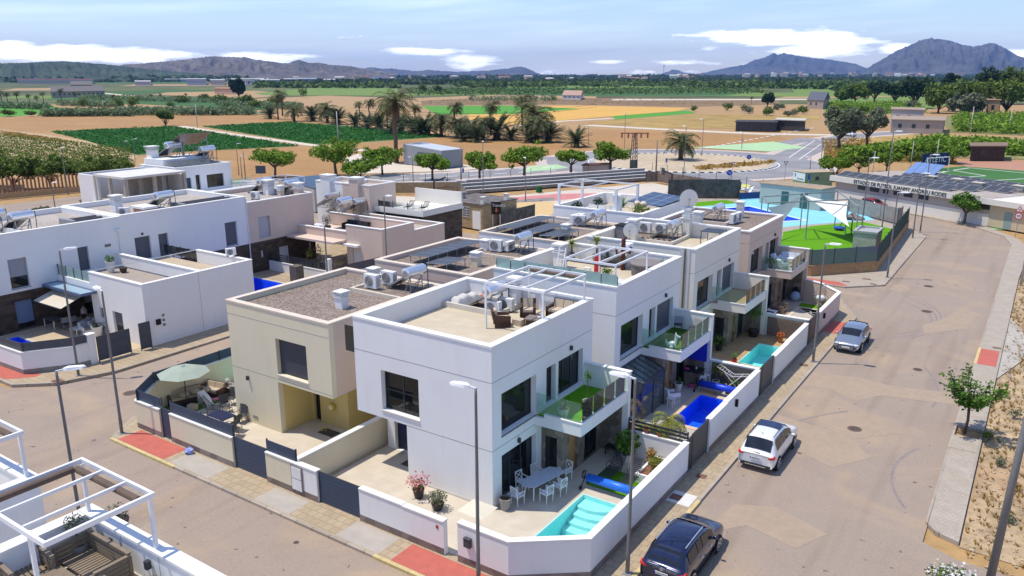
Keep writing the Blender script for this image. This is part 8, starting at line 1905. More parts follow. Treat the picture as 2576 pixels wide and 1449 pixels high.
def reel(label,p,q,c,z=.012):
 p,q = Vector(p),Vector(q); t = thing('pool_cover_reel',label,'pool cover reel',(p.x,p.y,z),group='pool cover reels'); b = B(); b.tube([(p.x,p.y,.52),(q.x,q.y,.52)],.2,18); b.obj('rolled_cover',c,t,smooth=True)
 d = (q - p).normalized()
 for e,s_ in ((p,-1),(q,1)):
  b = B(); o_ = e + d * .12 * s_; b.bar((o_.x,o_.y,.52),(o_.x - .05,o_.y - .35,.12),.04); b.bar((o_.x,o_.y,.52),(o_.x - .05,o_.y + .35,.12),.04); b.obj('stand',DARKM,t)
  for k in (-.35,.35): b = B(); b.T = Matrix.Translation((o_.x - .05,o_.y + k,.10)) @ Matrix.Rotation(pi / 2,4,'Y'); b.cyl(0,0,-.03,.03,.1,n=12); b.obj('wheel',BLACK,t)
 b = B(); o_ = p - d * .2; b.T = Matrix.Translation((o_.x,o_.y,.62)) @ Matrix.Rotation(pi / 2,4,'Y'); b.ring([(.2 * c_,.2 * e_) for c_,e_ in rings(14,1)],[(.16 * c_,.16 * e_) for c_,e_ in rings(14,1)],-.015,.015); b.bar((-.17,0,0),(.17,0,0),.03); b.obj('hand_wheel',BLACK,t)
reel('bright blue rolled pool cover beside the corner pool',(2.5,4.05),(5.45,4.05),mat('bright blue cover',(.03,.17,.75),rough=.35,var=.1)); reel('deep blue rolled pool cover in front of the potted yucca',(2.5,18.0),(5.4,18.0),mat('deep blue cover',(.02,.07,.60),rough=.35,var=.1))
def mk_lounger():
 t = thing('sun_lounger','','sun lounger'); D = DARKM
 for x in (-.3,.3): b = B(); b.tube([(x,-.9,.32),(x,.35,.32),(x,.95,.85)],.02,6); b.obj('side_rail',D,t)
 b = B()
 for i in range(16): y = -.88 + i * .08; b.box(-.3,y,.31,.3,y + .03,.33)
 b.obj('seat_slats',D,t); b = B()
 for i in range(8): b.bar((-.3,.4 + i * .07,.36 + i * .062),(.3,.4 + i * .07,.36 + i * .062),.03)
 b.obj('back_slats',D,t)
 for x in (-.3,.3):
  for y in (-.75,.3): b = B(); b.bar((x,y,0),(x,y,.32),.03); b.obj('leg',D,t)
  b = B(); b.tube([(x,-.1,.32),(x,-.08,.55),(x,.35,.58),(x,.4,.36)],.018,6); b.obj('armrest',D,t)
 return t
LG = Proto(mk_lounger); LG.at((2.95,5.7,.02),0,'dark slatted lounger left on the small lawn','dark slatted loungers'); LG.at((4.0,5.45,.02),.1,'dark slatted lounger right on the small lawn','dark slatted loungers')
t = thing('square_parasol','closed top square cream parasol just inside the front gate opening','parasol',(1.35,-2.9,0)); b = B(); b.tube([(1.35,-2.9,0),(1.35,-2.9,1.95)],.03,8); b.obj('pole',DARKM,t)
b = B(); b.add([(.7,-3.4,1.88),(1.9,-3.4,1.88),(1.9,-2.3,1.88),(.7,-2.3,1.88),(1.3,-2.85,2.02)],[(0,1,4),(1,2,4),(2,3,4),(3,0,4),(3,2,1,0)]); b.obj('canopy',mat('cream parasol cloth',(.66,.60,.46),var=.03),t)
t = thing('stone_bench','small dark table with plant pots against the stone wall','table',(2.0,7.6,0)); b = B(); b.box(1.6,7.45,.42,2.3,7.8,.46); b.obj('tabletop',BLACK,t)
for x,y in ((1.64,7.5),(2.26,7.5),(1.64,7.76),(2.26,7.76)): b = B(); b.bar((x,y,0),(x,y,.42),.04); b.obj('leg',BLACK,t)
# rattan roof set
def rattan(name,label,cat,loc,rz,w_,seats,group=None,mt=RATTAN,cu=CUSH,back=.85):
 t = thing(name,label,cat,loc,rz,group); T = Matrix.Translation(loc) @ Matrix.Rotation(rz,4,'Z'); h = w_ / 2
 b = B(); b.T = T; b.box(-h,-.38,.06,h,.38,.32); b.obj('base',mt,t)
 for s_ in (-1,1): b = B(); b.T = T; b.add([(s_ * h,-.38,.0),(s_ * (h - .12),-.38,.0),(s_ * (h - .12),.4,.0),(s_ * h,.4,.0),(s_ * h,-.38,.56),(s_ * (h - .12),-.38,.56),(s_ * (h - .12),.4,.62),(s_ * h,.4,.62)],[(0,1,2,3),(4,5,6,7),(0,1,5,4),(1,2,6,5),(2,3,7,6),(3,0,4,7)]); b.obj('armrest',mt,t)
 b = B(); b.T = T; b.cbox(0,.40,.25,w_,.09,back - .25,0,radians(-10)); b.obj('backrest',mt,t)
 sw = (w_ - .26) / seats
 for i in range(seats):
  x = -h + .13 + sw * (i + .5)
  b = B(); b.T = T; b.cbox(x,-.05,.33,sw * .96,.62,.12); b.obj('seat_cushion',cu,t)
  b = B(); b.T = T; b.cbox(x,.27,.44,sw * .94,.12,back - .42,0,radians(-12)); b.obj('back_cushion',cu,t)
 return t
rattan('rattan_armchair','brown rattan armchair seen from behind beside the roof table','armchair',(-3.1,5.25,6.56),2.3,.8,1,'brown rattan roof seats'); rattan('rattan_armchair','brown rattan armchair facing the camera under the pergola','armchair',(-2.85,7.2,6.56),.55,.8,1,'brown rattan roof seats'); rattan('rattan_sofa','brown rattan sofa with beige cushions against the roof parapet','sofa',(-1.1,8.0,6.56),0,1.9,3,'brown rattan roof seats')
t = thing('rattan_table','low brown rattan table with a small white dish','table',(-1.7,6.3,6.56),.2); T = Matrix.Translation((-1.7,6.3,6.56)) @ Matrix.Rotation(.2,4,'Z'); b = B(); b.T = T; b.box(-.5,-.33,0,.5,.33,.3); b.obj('base',RATTAN,t); b = B(); b.T = T; b.box(-.58,-.4,.3,.58,.4,.36); b.obj('tabletop',mat('brown grey top',(.20,.17,.15)),t)
b = B(); b.cyl(-1.65,6.35,6.92,6.97,.08,.1); b.obj('dish',CER,label='small white dish on the rattan roof table',cat='dish')
b = B(); b.box(-2.75,5.6,6.56,-2.25,6.05,6.85); b.obj('pouf',CUSH,label='square beige pouf between the rattan chair and table',cat='pouf')
t = thing('covered_bundle','long bundle under a crumpled grey sheet against the roof parapet','covered furniture',(-6.9,7.3,6.64)); b = B(); T = Matrix.Translation((-6.95,7.4,6.64)) @ Matrix.Rotation(1.25,4,'Z'); b.T = T; rr = random.Random(4); nx_,ny_ = 22,14
b.add([((i / nx_ - .5) * 1.9,(j / ny_ - .5) * .85,max(0,min(1,5 * min(i / nx_,1 - i / nx_,j / ny_,1 - j / ny_))) * (.40 + .05 * sin(i * .8) + rr.uniform(-.015,.015))) for i in range(nx_ + 1) for j in range(ny_ + 1)],[(i * (ny_ + 1) + j,(i + 1) * (ny_ + 1) + j,(i + 1) * (ny_ + 1) + j + 1,i * (ny_ + 1) + j + 1) for i in range(nx_) for j in range(ny_)]); b.obj('sheet',mat('grey cover sheet',(.52,.50,.48),var=.08,scale=4),t,smooth=True)
b = B(); b.sph((-6.55,8.25,6.78),.18,.14,.12,8,5,.2); b.obj('orange_cloth',mat('orange red cloth',(.55,.12,.04)),label='orange cloth at the end of the covered bundle',cat='cloth')
# foreground slatted set
BRN = mat('taupe slatted wood',(.23,.18,.125),rough=.6,var=.12,scale=6)
def slatseat(name,label,cat,loc,rz,w_,d_=.85,back=True,group='taupe slatted seats on the foreground terrace'):
 t = thing(name,label,cat,loc,rz,group); T = Matrix.Translation(loc) @ Matrix.Rotation(rz,4,'Z'); h = w_ / 2; b = B(); b.T = T; n = int(w_ / .115)
 for i in range(n): x = -h + .06 + i * (w_ - .12) / n; b.box(x,-d_ / 2 + .06,.26,x + .075,d_ / 2 - .06,.29)
 b.box(-h,-.02,.24,h,.02,.26); b.obj('seat_slats',BRN,t)
 if back:
  for s_ in (-1,1):
   b = B(); b.T = T
   for k in range(5): b.box(s_ * h - .025,-d_ / 2,.08 + k * .12,s_ * h + .025,d_ / 2,.17 + k * .12)
   b.box(s_ * h - .05,-d_ / 2 - .02,.66,s_ * h + .05,d_ / 2 + .02,.70); b.obj('side_panel',BRN,t)
  b = B(); b.T = T
  for k in range(5): b.box(-h,d_ / 2 - .02,.12 + k * .12,h,d_ / 2 + .02,.21 + k * .12)
  b.box(-h - .02,d_ / 2 - .05,.72,h + .02,d_ / 2 + .05,.76); b.obj('backrest',BRN,t)
 for x in (-h,h):
  for y in (-d_ / 2,d_ / 2): b = B(); b.T = T; b.box(x - .04,y - .04,0,x + .04,y + .04,.66 if back else .29); b.obj('leg',BRN,t)
 return t
slatseat('slatted_sofa','long taupe slatted sofa under the white pergola','sofa',(.10,-16.95,6.61),0,1.85); slatseat('slatted_armchair','taupe slatted armchair left of the sofa','armchair',(-.95,-18.0,6.61),1.5,.9); slatseat('slatted_armchair','second taupe slatted seat cut by the bottom edge','armchair',(1.65,-17.75,6.61),-1.6,.8)
t = thing('coffee_table','square taupe slatted coffee table in front of the sofa','table',(.02,-17.85,6.61)); b = B()
for i in range(8): b.box(-.45 + i * .12,-18.22,6.95,-.45 + i * .12 + .112,-17.45,6.98)
b.obj('tabletop',BRN,t)
for x,y in ((-.42,-18.18),(.46,-18.18),(-.42,-17.5),(.46,-17.5)): b = B(); b.bar((x,y,6.61),(x,y,6.95),.06); b.obj('leg',BRN,t)
# cream villa garden
def parasol(label,x,y,z,h,r,m,name='parasol',n=8):
 t = thing(name,label,'parasol',(x,y,z)); b = B(); b.tube([(x,y,z),(x,y,z + h)],.03,8); b.obj('pole',DARKM,t); b = B()
 b.add([(x + r * c,y + r * e,z + h - .42) for c,e in rings(n,1)] + [(x + r * .5 * c,y + r * .5 * e,z + h - .14) for c,e in rings(n,1)] + [(x,y,z + h)],[(i,(i + 1) % n,n + (i + 1) % n,n + i) for i in range(n)] + [(n + i,n + (i + 1) % n,2 * n) for i in range(n)]); b.obj('canopy',m,t)
 b = B(); b.cyl(x,y,z,z + .14,.3,.24,16); b.obj('base',BLACK,t); b = B(); b.cyl(x,y,z + h - .02,z + h + .04,.14,.1,8); b.obj('vent_cap',m,t); return t
parasol('grey green octagonal parasol over the corner sofa',-21.25,-.6,.02,2.45,1.45,mat('grey green cloth',(.33,.38,.31),var=.02))
rattan('corner_sofa','brown rattan corner sofa piled with beige cushions, left arm','sofa',(-21.75,-.25,.02),radians(70),2.1,2,'brown rattan corner sofa pieces',back=.75); rattan('corner_sofa','brown rattan corner sofa, back arm by the slat fence','sofa',(-21.3,1.15,.02),radians(10),1.6,2,'brown rattan corner sofa pieces',back=.75)
rr = random.Random(3)
for i,lab in enumerate(('rumpled beige cushion on the left sofa arm, nearest the pole','rumpled beige cushion slumped in the sofa corner','rumpled beige cushion leaning on the back sofa arm')):
 b = B(); b.sph((-21.6 + i * .2,-.5 + i * .6,.6),.3,.26,.17,10,6,.12); b.obj('cushion',CUSH,label=lab,cat='cushion',group='rumpled beige cushions')
t = thing('garden_table','long grey topped rattan table with a white flower vase','table',(-20.6,2.0,.02)); b = B(); b.box(-21.0,1.75,.02,-19.9,2.15,.5); b.obj('base',RATTAN,t); b = B(); b.box(-21.25,1.6,.5,-19.7,2.3,.56); b.obj('tabletop',mat('grey table top',(.24,.22,.20)),t)
pot('white flowers in a vase on the garden table',-20.9,1.95,.09,.18,CER,p_leaf(WFLOW,.16,.22,90,.08),.56)
t = thing('paddling_pool','round pink inflatable paddling pool on the olive turf','paddling pool',(-20.9,.85,.02)); b = B(); b.tube([(-20.9 + .42 * cos(a),.85 + .42 * sin(a),.12) for a in [i * 2 * pi / 18 for i in range(19)]],.1,8); b.obj('ring',mat('pink vinyl',(.62,.22,.30),rough=.3,var=.3,scale=6),t,smooth=True); b = B(); b.cyl(-20.9,.85,.03,.08,.4,n=18); b.obj('base',mat('bright pink vinyl',(.72,.20,.38),rough=.3),t)
t = thing('kids_slide','white plastic slide behind the corner sofa','slide',(-20.4,.1,.02)); b = B(); b.add([(-20.9,-.1,.75),(-20.9,.35,.75),(-20.4,.35,.45),(-20.4,-.1,.45),(-20.1,.35,.05),(-20.1,-.1,.05)],[(0,1,2,3),(3,2,4,5)]); b.obj('chute',PLW,t); b = B(); b.box(-20.95,-.1,.02,-20.85,.35,.75); b.obj('ladder',PLW,t)
b = B(); b.cbox(-20.5,-.75,.02,.5,.35,.3,.3); b.obj('footstool',CUSH,label='small beige footstool beside the parasol pole',cat='stool')
def mk_sling():
 t = thing('garden_chair','','chair'); D = DARKM
 for x in (-.26,.26): b = B(); b.tube([(x,-.25,0),(x,-.22,.62),(x,.22,.64)],.016,6); b.obj('arm_frame',D,t); b = B(); b.tube([(x,.3,0),(x,.16,.42),(x,.34,.98)],.016,6); b.obj('rear_leg',D,t)
 b = B(); b.box(-.24,-.24,.4,.24,.2,.415); b.obj('seat',mat('charcoal mesh',(.06,.06,.065)),t); b = B(); b.bar((0,.2,.44),(0,.34,.96),.46,.015); b.obj('backrest',MATS['charcoal mesh'],t); return t
SL = Proto(mk_sling); GS = 'dark mesh garden chairs'
for x,y,a,lab in ((-19.2,.95,.4,'dark mesh chair nearest the turquoise pool corner'),(-18.6,.1,1.2,'dark mesh chair folded low behind the navy table'),(-16.15,-1.2,-1.3,'dark mesh chair at the right end of the navy table'),(-15.7,-1.75,-1.0,'dark mesh chair half hidden behind the slat panel'),(-16.7,-.35,.2,'dark mesh chair behind the navy table')): SL.at((x,y,.025),a,lab,GS)
def table(label,x0,y0,x1,y1,h,m,lm,z=.02,name='table',rz=0):
 t = thing(name,label,'table',((x0 + x1) / 2,(y0 + y1) / 2,z)); b = B(); b.box(x0,y0,z + h - .04,x1,y1,z + h); b.obj('tabletop',m,t)
 for x,y in ((x0 + .05,y0 + .05),(x1 - .05,y0 + .05),(x0 + .05,y1 - .05),(x1 - .05,y1 - .05)): b = B(); b.bar((x,y,z),(x,y,z + h - .04),.05); b.obj('leg',lm,t)
 return t
table('dark navy garden table on the cream villa patio',-17.75,-1.75,-16.35,-.9,.74,mat('navy table top',(.015,.02,.06)),DARKM)
LG.at((-19.0,-.35,.03),1.9,'low dark lounger in the parasol shade','dark slatted loungers')
t = thing('hose_reel','yellow hose reel hanging on the ochre wall','hose reel',(-12.1,2.1,1.15)); T = Matrix.Translation((-12.1,2.08,1.2)) @ RX; b = B(); b.T = T; b.cyl(0,0,-.02,.12,.2,n=18); b.obj('drum',mat('yellow plastic',(.62,.50,.05)),t); b = B(); b.T = T; b.cyl(0,0,.121,.13,.12,n=16); b.obj('hub',CER,t); b = B(); b.tube([(-12.1,2.0,1.1),(-12.05,1.9,.5),(-12.2,1.7,.05),(-12.5,1.5,.04),(-12.3,1.3,.04),(-12.0,1.5,.04),(-12.3,1.7,.05)],.015,5); b.obj('hose',MATS['yellow plastic'],t)
for x0,y0,x1,y1,lab in ((-12.3,1.1,-11.2,1.75,'dark doormat in the ochre recess'),(-6.2,.9,-5.2,1.6,'dark doormat under the white overhang')): b = B(); b.box(x0,y0,.026,x1,y1,.04); b.obj('doormat',mat('dark mat',(.07,.07,.065),var=.3,scale=20),label=lab,cat='doormat')
# second garden
t = thing('glass_room','dark framed glass lean-to against the second villa','lean-to',(.7,13.4,0)); GT_ = glassmat('tinted roof glass',(.30,.38,.40),alpha=.25)
b = B()
for i in range(6): y = 12.0 + i * .58; b.bar((.02,y,2.75),(1.5,y,2.2),.06)
b.bar((.03,12,2.75),(.03,14.9,2.75),.08); b.bar((1.5,12,2.2),(1.5,14.9,2.2),.1)
for y in (12.0,13.45,14.9): b.bar((1.5,y,0),(1.5,y,2.2),.08)
b.obj('frame',DARKM,t); b = B(); b.add([(.05,12,2.74),(1.48,12,2.21),(1.48,14.9,2.21),(.05,14.9,2.74)],[(0,1,2,3)]); b.obj('roof_glass',GT_,t); b = B(); b.add([(1.5,12.05,.05),(1.5,14.85,.05),(1.5,14.85,2.15),(1.5,12.05,2.15)],[(0,1,2,3)]); b.obj('front_glass',GT_,t); b = B(); b.box(1.2,12.2,.5,1.25,13.6,1.5); b.obj('blue_cloth',mat('vivid blue cloth',(.02,.06,.65)),t)
t = thing('garden_bar','dark topped stone bar under the blue lined balcony','bar counter',(1.75,18.7,0)); b = B(); b.box(1.4,18.3,.02,2.25,18.95,1.0); b.obj('base',STONE,t); b = B(); b.box(1.25,18.15,1.0,2.4,19.1,1.06); b.obj('bar_top',BLACK,t)
b = B(); b.box(1.3,19.1,1.5,2.45,19.13,2.7); b.obj('blue_banner',mat('royal blue sheet',(.015,.03,.50),var=.3,scale=4),label='royal blue sheet hanging beneath the second balcony',cat='sheet')
t = thing('bar_shelf','pink trays and cups on the dark bar','tray',(1.6,18.5,1.08)); b = B(); b.cyl(1.5,18.4,1.08,1.12,.16); b.obj('tray',PNK,t); b = B(); b.cyl(2.0,18.7,1.08,1.2,.05); b.obj('cup',CER,t)
def mk_stool():
 t = thing('bar_stool','','stool'); b = B(); b.box(-.17,-.17,.72,.17,.17,.77); b.obj('seat',WHM,t)
 for x,y in ((-.15,-.15),(.15,-.15),(.15,.15),(-.15,.15)): b = B(); b.bar((x * 1.3,y * 1.3,0),(x,y,.72),.035); b.obj('leg',WHM,t)
 return t
ST_ = Proto(mk_stool); ST_.at((2.55,18.45,.02),.2,'white bar stool nearer the pool','white bar stools'); ST_.at((2.6,18.95,.02),.5,'white bar stool nearer the yucca','white bar stools')
t = thing('clothes_airer','white folding clothes airer leaning by the wicker screen','clothes airer',(4.2,18.9,0)); b = B()
for x0,x1,z0,z1 in ((3.3,4.2,1.5,1.05),(4.2,5.1,1.05,1.25)):
 for y in (18.7,19.2): b.tube([(x0,y,z0),(x1,y,z1)],.018,5)
 for i in range(7): u = i / 6; x = x0 + (x1 - x0) * u; z = z0 + (z1 - z0) * u; b.tube([(x,18.7,z),(x,19.2,z)],.01,4)
for y in (18.7,19.2): b.tube([(3.6,y,1.4),(4.9,y,.03)],.02,5); b.tube([(4.8,y,1.2),(3.7,y,.03)],.02,5)
b.obj('frame',WHM,t)
rattan('lounge_chair','white and grey lounge chair beside the orange towel','armchair',(1.75,15.6,.02),2.6,.7,1,mt=PLW,cu=mat('grey seat pad',(.25,.25,.26)),back=.9)
b = B(); b.cbox(1.15,15.9,.02,.2,.5,.85,.4); b.obj('orange_towel',mat('burnt orange towel',(.50,.15,.04)),label='burnt orange towel hanging left of the lounge chair',cat='towel')
t = table('small round white side table beside the golden palms',1.8,14.7,2.2,15.1,.5,CER,WHM); b = B(); b.box(4.0,18.35,.02,5.3,18.95,.35); b.obj('low_platform',DARKM,label='low dark platform beside the rolled blue cover',cat='platform'); b = B(); b.box(2.75,17.75,.02,3.6,18.1,.12); b.obj('wooden_step',WOOD,label='pale wooden step at the end of the deep blue pool',cat='step')
# smooth white dog figure on the balcony (plain generic shape)
t = thing('dog_ornament','shiny white sitting dog ornament on the second turf balcony','ornament',(1.6,15.6,3.2)); b = B(); T = Matrix.Translation((1.6,15.7,3.22)) @ Matrix.Rotation(.4,4,'Z'); b.T = T
for c_,r_ in (((0,0,.28),(.2,.16,.17)),((-.2,0,.2),(.17,.16,.2)),((.16,0,.5),(.09,.09,.22)),((.2,0,.72),(.12,.1,.11)),((.34,0,.70),(.1,.06,.055)),((.15,.1,.84),(.04,.03,.09)),((.15,-.1,.84),(.04,.03,.09)),((.14,.09,.14),(.05,.05,.17)),((.14,-.09,.14),(.05,.05,.17)),((-.1,.14,.1),(.14,.06,.1)),((-.1,-.14,.1),(.14,.06,.1)),((-.38,0,.4),(.04,.04,.14))): b.sph(c_,*r_,12,8)
b.obj('figure',mat('gloss white',(.80,.80,.80),rough=.1,spec=.6),t,smooth=True)
def mk_wire():
 t = thing('wire_chair','','chair'); b = B(); b.box(-.24,-.22,.42,.24,.22,.46); b.obj('seat',MATS['charcoal mesh'],t); b = B(); b.add([(-.24,.2,.46),(.24,.2,.46),(.27,.3,.86),(-.27,.3,.86)],[(0,1,2,3)])
 b.obj('backrest',mat('grey wire mesh',(.30,.32,.34)),t)
 for x,y in ((-.2,-.18),(.2,-.18),(.2,.18),(-.2,.18)): b = B(); b.bar((x * 1.2,y * 1.2,0),(x,y,.42),.02); b.obj('leg',DARKM,t)
 return t
WC = Proto(mk_wire); WC.at((.6,18.9,3.2),.3,'grey wire chair by the balcony door, left of two','wire chairs on the balcony'); WC.at((1.6,19.0,3.2),-.2,'grey wire chair near the glass corner, right of two','wire chairs on the balcony')
# roof of the second villa
t = thing('hot_tub','covered grey hot tub under the second pergola','hot tub',(-1.5,18.6,6.55)); b = B(); b.lathe(-1.5,18.6,[(.95,6.56),(1.0,7.2),(1.03,7.25)],24); b.obj('tub',mat('grey tub side',(.16,.15,.15),var=.2),t); b = B(); b.lathe(-1.5,18.6,[(1.06,7.25),(1.06,7.33),(.9,7.38),(.05,7.4)],24); b.obj('cover',mat('taupe tub cover',(.22,.19,.18)),t)
t = thing('cactus_sculpture','tall rusty metal cactus figure on the second roof','ornament',(-3.3,18.9,6.55)); b = B(); RU = mat('red brown metal',(.10,.025,.015),rough=.4); b.tube([(-3.3,18.9,6.56),(-3.3,18.9,8.5),(-3.3,18.9,8.62)],[.14,.14,.08],10); b.tube([(-3.3,18.9,7.6),(-3.75,18.9,7.55),(-3.8,18.9,7.95)],.08,8); b.tube([(-3.3,18.9,7.75),(-2.85,18.9,7.7),(-2.78,18.9,8.1)],.08,8); b.obj('figure',RU,t,smooth=True)
table('small glossy topped table on the second roof',-7.4,13.2,-6.0,14.1,.95,mat('blue grey table top',(.28,.33,.38),rough=.2),BLACK,6.55); ST_.at((-3.9,15.4,6.56),.3,'white stool behind the frosted glass rail','white bar stools'); SL.at((-1.0,12.5,6.56),.8,'dark chair in the near corner of the second roof',GS); SL.at((-2.4,13.3,6.56),2.5,'dark chair under the second pergola front beam',GS)
table('white table under the second pergola',-1.5,13.3,-.6,14.2,.74,CER,WHM,6.55); rattan('garden_sofa','black low sofa on the second roof behind the glass','sofa',(-3.9,13.4,6.56),1.57,1.2,1,mt=BLACK,cu=mat('black cushion',(.03,.03,.035)))
b = B(); b.cbox(-4.1,17.0,6.56,.4,.1,1.1,.3,-.1); b.obj('red_chair_back',mat('bright red',(.55,.03,.03)),label='bright red chair back on the second roof',cat='chair')
t = thing('leaning_ladder','pale decorative ladder leaning by the second roof chimney','ladder',(-6.3,16.4,6.56)); b = B()
for x in (-6.65,-6.2): b.bar((x,16.3,6.56),(x,16.75,8.0),.05)
for i in range(5): b.bar((-6.65,16.35 + i * .09,6.75 + i * .27),(-6.2,16.35 + i * .09,6.75 + i * .27),.04)
b.obj('ladder_frame',WHM,t)
# cream and far villa roofs and gardens
table('dark square table on the cream villa roof',-2.2,29.2,-.7,30.7,.95,DARKM,DARKM,6.55); t = thing('sun_lounger','grey and white folded lounger under the dark roof table','sun lounger',(-1.4,29.6,6.56)); b = B(); b.tube([(-1.7,29.2,6.6),(-1.5,29.7,6.95),(-1.3,30.2,6.75)],.07,6); b.tube([(-1.1,29.2,6.6),(-.9,29.7,7.0),(-.8,30.2,6.7)],.05,6); b.obj('frame',PLW,t); b = B(); b.cbox(-1.4,29.5,6.65,.55,.9,.1,.1,.3); b.obj('pad',MATS['grey seat pad'],t)
t = thing('storage_cabinet','grey garden cabinet on the left of the cream villa roof','cabinet',(-7.3,28.9,6.55)); b = B(); b.box(-7.65,28.4 - 2,6.56,-7.0,29.4 - 2,7.75); b.obj('body',mat('mid grey plastic',(.20,.20,.21)),t); b = B(); b.box(-7.7,26.35,7.75,-6.95,27.45,7.83); b.obj('lid',BLACK,t)
t = thing('wicker_basket','round straw basket in the corner of the cream villa roof','basket',(-.75,31.0,6.55)); b = B(); b.lathe(-.7,31.0,[(.3,6.56),(.36,6.9),(.34,7.0)],14); b.obj('basket',mat('straw weave',(.50,.33,.16),var=.2,scale=20),t)
WPAD = mat('white blue cushion',(.66,.70,.78),var=.05)
rattan('garden_sofa','white cushioned sofa on the far villa balcony','sofa',(1.3,41.2,3.2),0,1.9,3,mt=PLW,cu=WPAD); rattan('garden_armchair','white cushioned armchair near the glass on the far balcony','armchair',(1.3,38.6,3.2),2.6,.8,1,mt=PLW,cu=WPAD); rattan('garden_armchair','white cushioned armchair by the far balcony door','armchair',(.55,40.2,3.2),1.5,.75,1,mt=PLW,cu=WPAD); table('small wooden table on the far balcony',1.5,39.6,2.1,40.2,.45,WOOD,WHM,3.2)
pot('green leafy plant in a dark pot at the near balcony corner of the far villa',.6,38.0,.2,.35,BLK,p_leaf(LEAFG,.4,.8,180,.16),3.2); pot('spiky green plant at the outer balcony corner of the far villa',2.0,41.3,.18,.3,BLK,p_fan(LEAFG,.5,30,1.1,.2,.8,.04),3.2)
t = thing('hanging_egg_chair','white wicker hanging egg chair in the last garden','hanging chair',(4.2,40.2,0)); b = B(); b.tube([(4.55,40.7,.02),(4.6,40.75,1.4),(4.45,40.5,1.95),(4.2,40.2,1.98)],.035,8); b.cyl(4.45,40.6,.02,.07,.5,n=20); b.obj('stand',DARKM,t)
b = B()
for i in range(10): a = i * pi / 10; b.tube([(4.2 + .52 * cos(a) * cos(u),40.2 + .52 * sin(a) * cos(u),1.12 + .68 * sin(u)) for u in [-pi / 2 + k * pi / 10 for k in range(11)]],.016,5) if i not in (6,7) else None
for k in range(-3,4): u = k * .38; b.tube([(4.2 + .53 * cos(u) * cos(a),40.2 + .53 * cos(u) * sin(a),1.12 + .69 * sin(u)) for a in [radians(-30 + j * 22) for j in range(12)]],.013,5)
b.obj('basket',mat('grey wicker',(.42,.40,.38),var=.1),t); b = B(); b.sph((4.2,40.25,.85),.38,.36,.26,12,7,.06); b.obj('cushion',WPAD,t,smooth=True)
t = thing('bean_bag','pale blue seat heap with dark cover beside the last villa glass door','bean bag',(1.9,41.3,0)); b = B(); b.sph((1.95,41.2,.42),.42,.4,.42,12,8,.05); b.obj('seat',mat('pale blue cloth',(.34,.46,.66),var=.1),t,smooth=True); b = B(); b.sph((1.9,41.55,.75),.3,.2,.4,10,7,.08); b.obj('dark_cover',BLACK,t,smooth=True)
for i,(x,y) in enumerate(((3.6,38.6),(4.3,38.3))):
 t = thing('pool_float','black and white striped float in the last pool, %s' % ('left one' if i == 0 else 'right one'),'pool float',(x,y,-.1)); b = B(); b.tube([(x + .32 * cos(a),y + .32 * sin(a),-.05) for a in [k * 2 * pi / 16 for k in range(17)]],.08,8); b.obj('ring',tiles('black white vinyl',(.03,.03,.03),(.8,.8,.8),.12,3,gap=.04,bump=0),t)
slatseat('wooden_bench','brown cushioned bench at the left of the last pool','bench',(1.9,37.0,.02),1.57,1.3,group=None); rattan('low_sofa','white topped low seat next to the last pool','sofa',(1.6,35.6,.02),1.57,1.2,1,mt=RATTAN,cu=WPAD,back=.5)
# end villa terrace
rattan('garden_sofa','long white sofa under the big white pergola','sofa',(-14.9,37.8,6.2),0,2.8,3,mt=PLW,cu=CER); table('white coffee table with terracotta bowls under the big pergola',-14.4,36.2,-13.3,36.9,.4,CER,WHM,6.2)
for i in range(3): b = B(); b.sph((-14.2 + i * .35,36.5,6.7),.12,.12,.1,10,6); b.obj('bowl',TERRA,label='terracotta bowl on the white table, %s' % ('left','middle','right')[i],cat='bowl',group='terracotta bowls')
b = B(); b.box(-12.2,34.95,6.2,-11.6,35.5,8.5); b.k = 1; b.box(-12.3,34.85,8.5,-11.5,35.6,8.6); b.obj('chimney',[WHITE,COPE],W4)
for i in range(2): b = B(); b.sph((-11.2 + i * .6,37.6,7.6),.3,.3,.26,12,7); b.obj('globe_lamp',mat('warm globe',(.70,.58,.42)),label='round cream globe ornament on the end villa terrace, %s' % ('left' if i == 0 else 'right'),cat='globe')
parasol('white pointed parasol beyond the end villa roof',-11.0,47.0 + 4,0,3.2,2.2,CER,n=4)
# yards across the side street
table('dark table in the deep shade of the left yard',-43.4,2.3,-41.9,3.1,.74,mat('dark grey top',(.10,.10,.10)),WHM); WC.at((-41.4,3.0,.02),1.4,'light chair at the shaded table, left of two','light chairs at the shaded table'); WC.at((-41.2,3.6,.02),1.7,'light chair at the shaded table, right of two','light chairs at the shaded table')
def wframe(label,x,y,rz,w_): return rattan('garden_armchair',label,'armchair',(x,y,.02),rz,w_,1,'white framed garden seats',mt=WHM,cu=MATS['grey seat pad'],back=.75)
wframe('white framed armchair against the shaded wall',-40.4,3.9,.2,.8); wframe('white framed chair behind the conical planter',-39.2,3.3,1.4,.75); table('low white table before the framed armchair',-40.3,2.6,-39.3,3.2,.42,PLW,WHM)
t = thing('bicycle','dark bicycle leaning on the white garage wall','bicycle',(-38.1,3.85,0)); b = B()
for x in (-38.5,-37.6): b.tube([(x + .3 * cos(a),3.85,.33 + .3 * sin(a)) for a in [k * 2 * pi / 16 for k in range(17)]],.025,5)
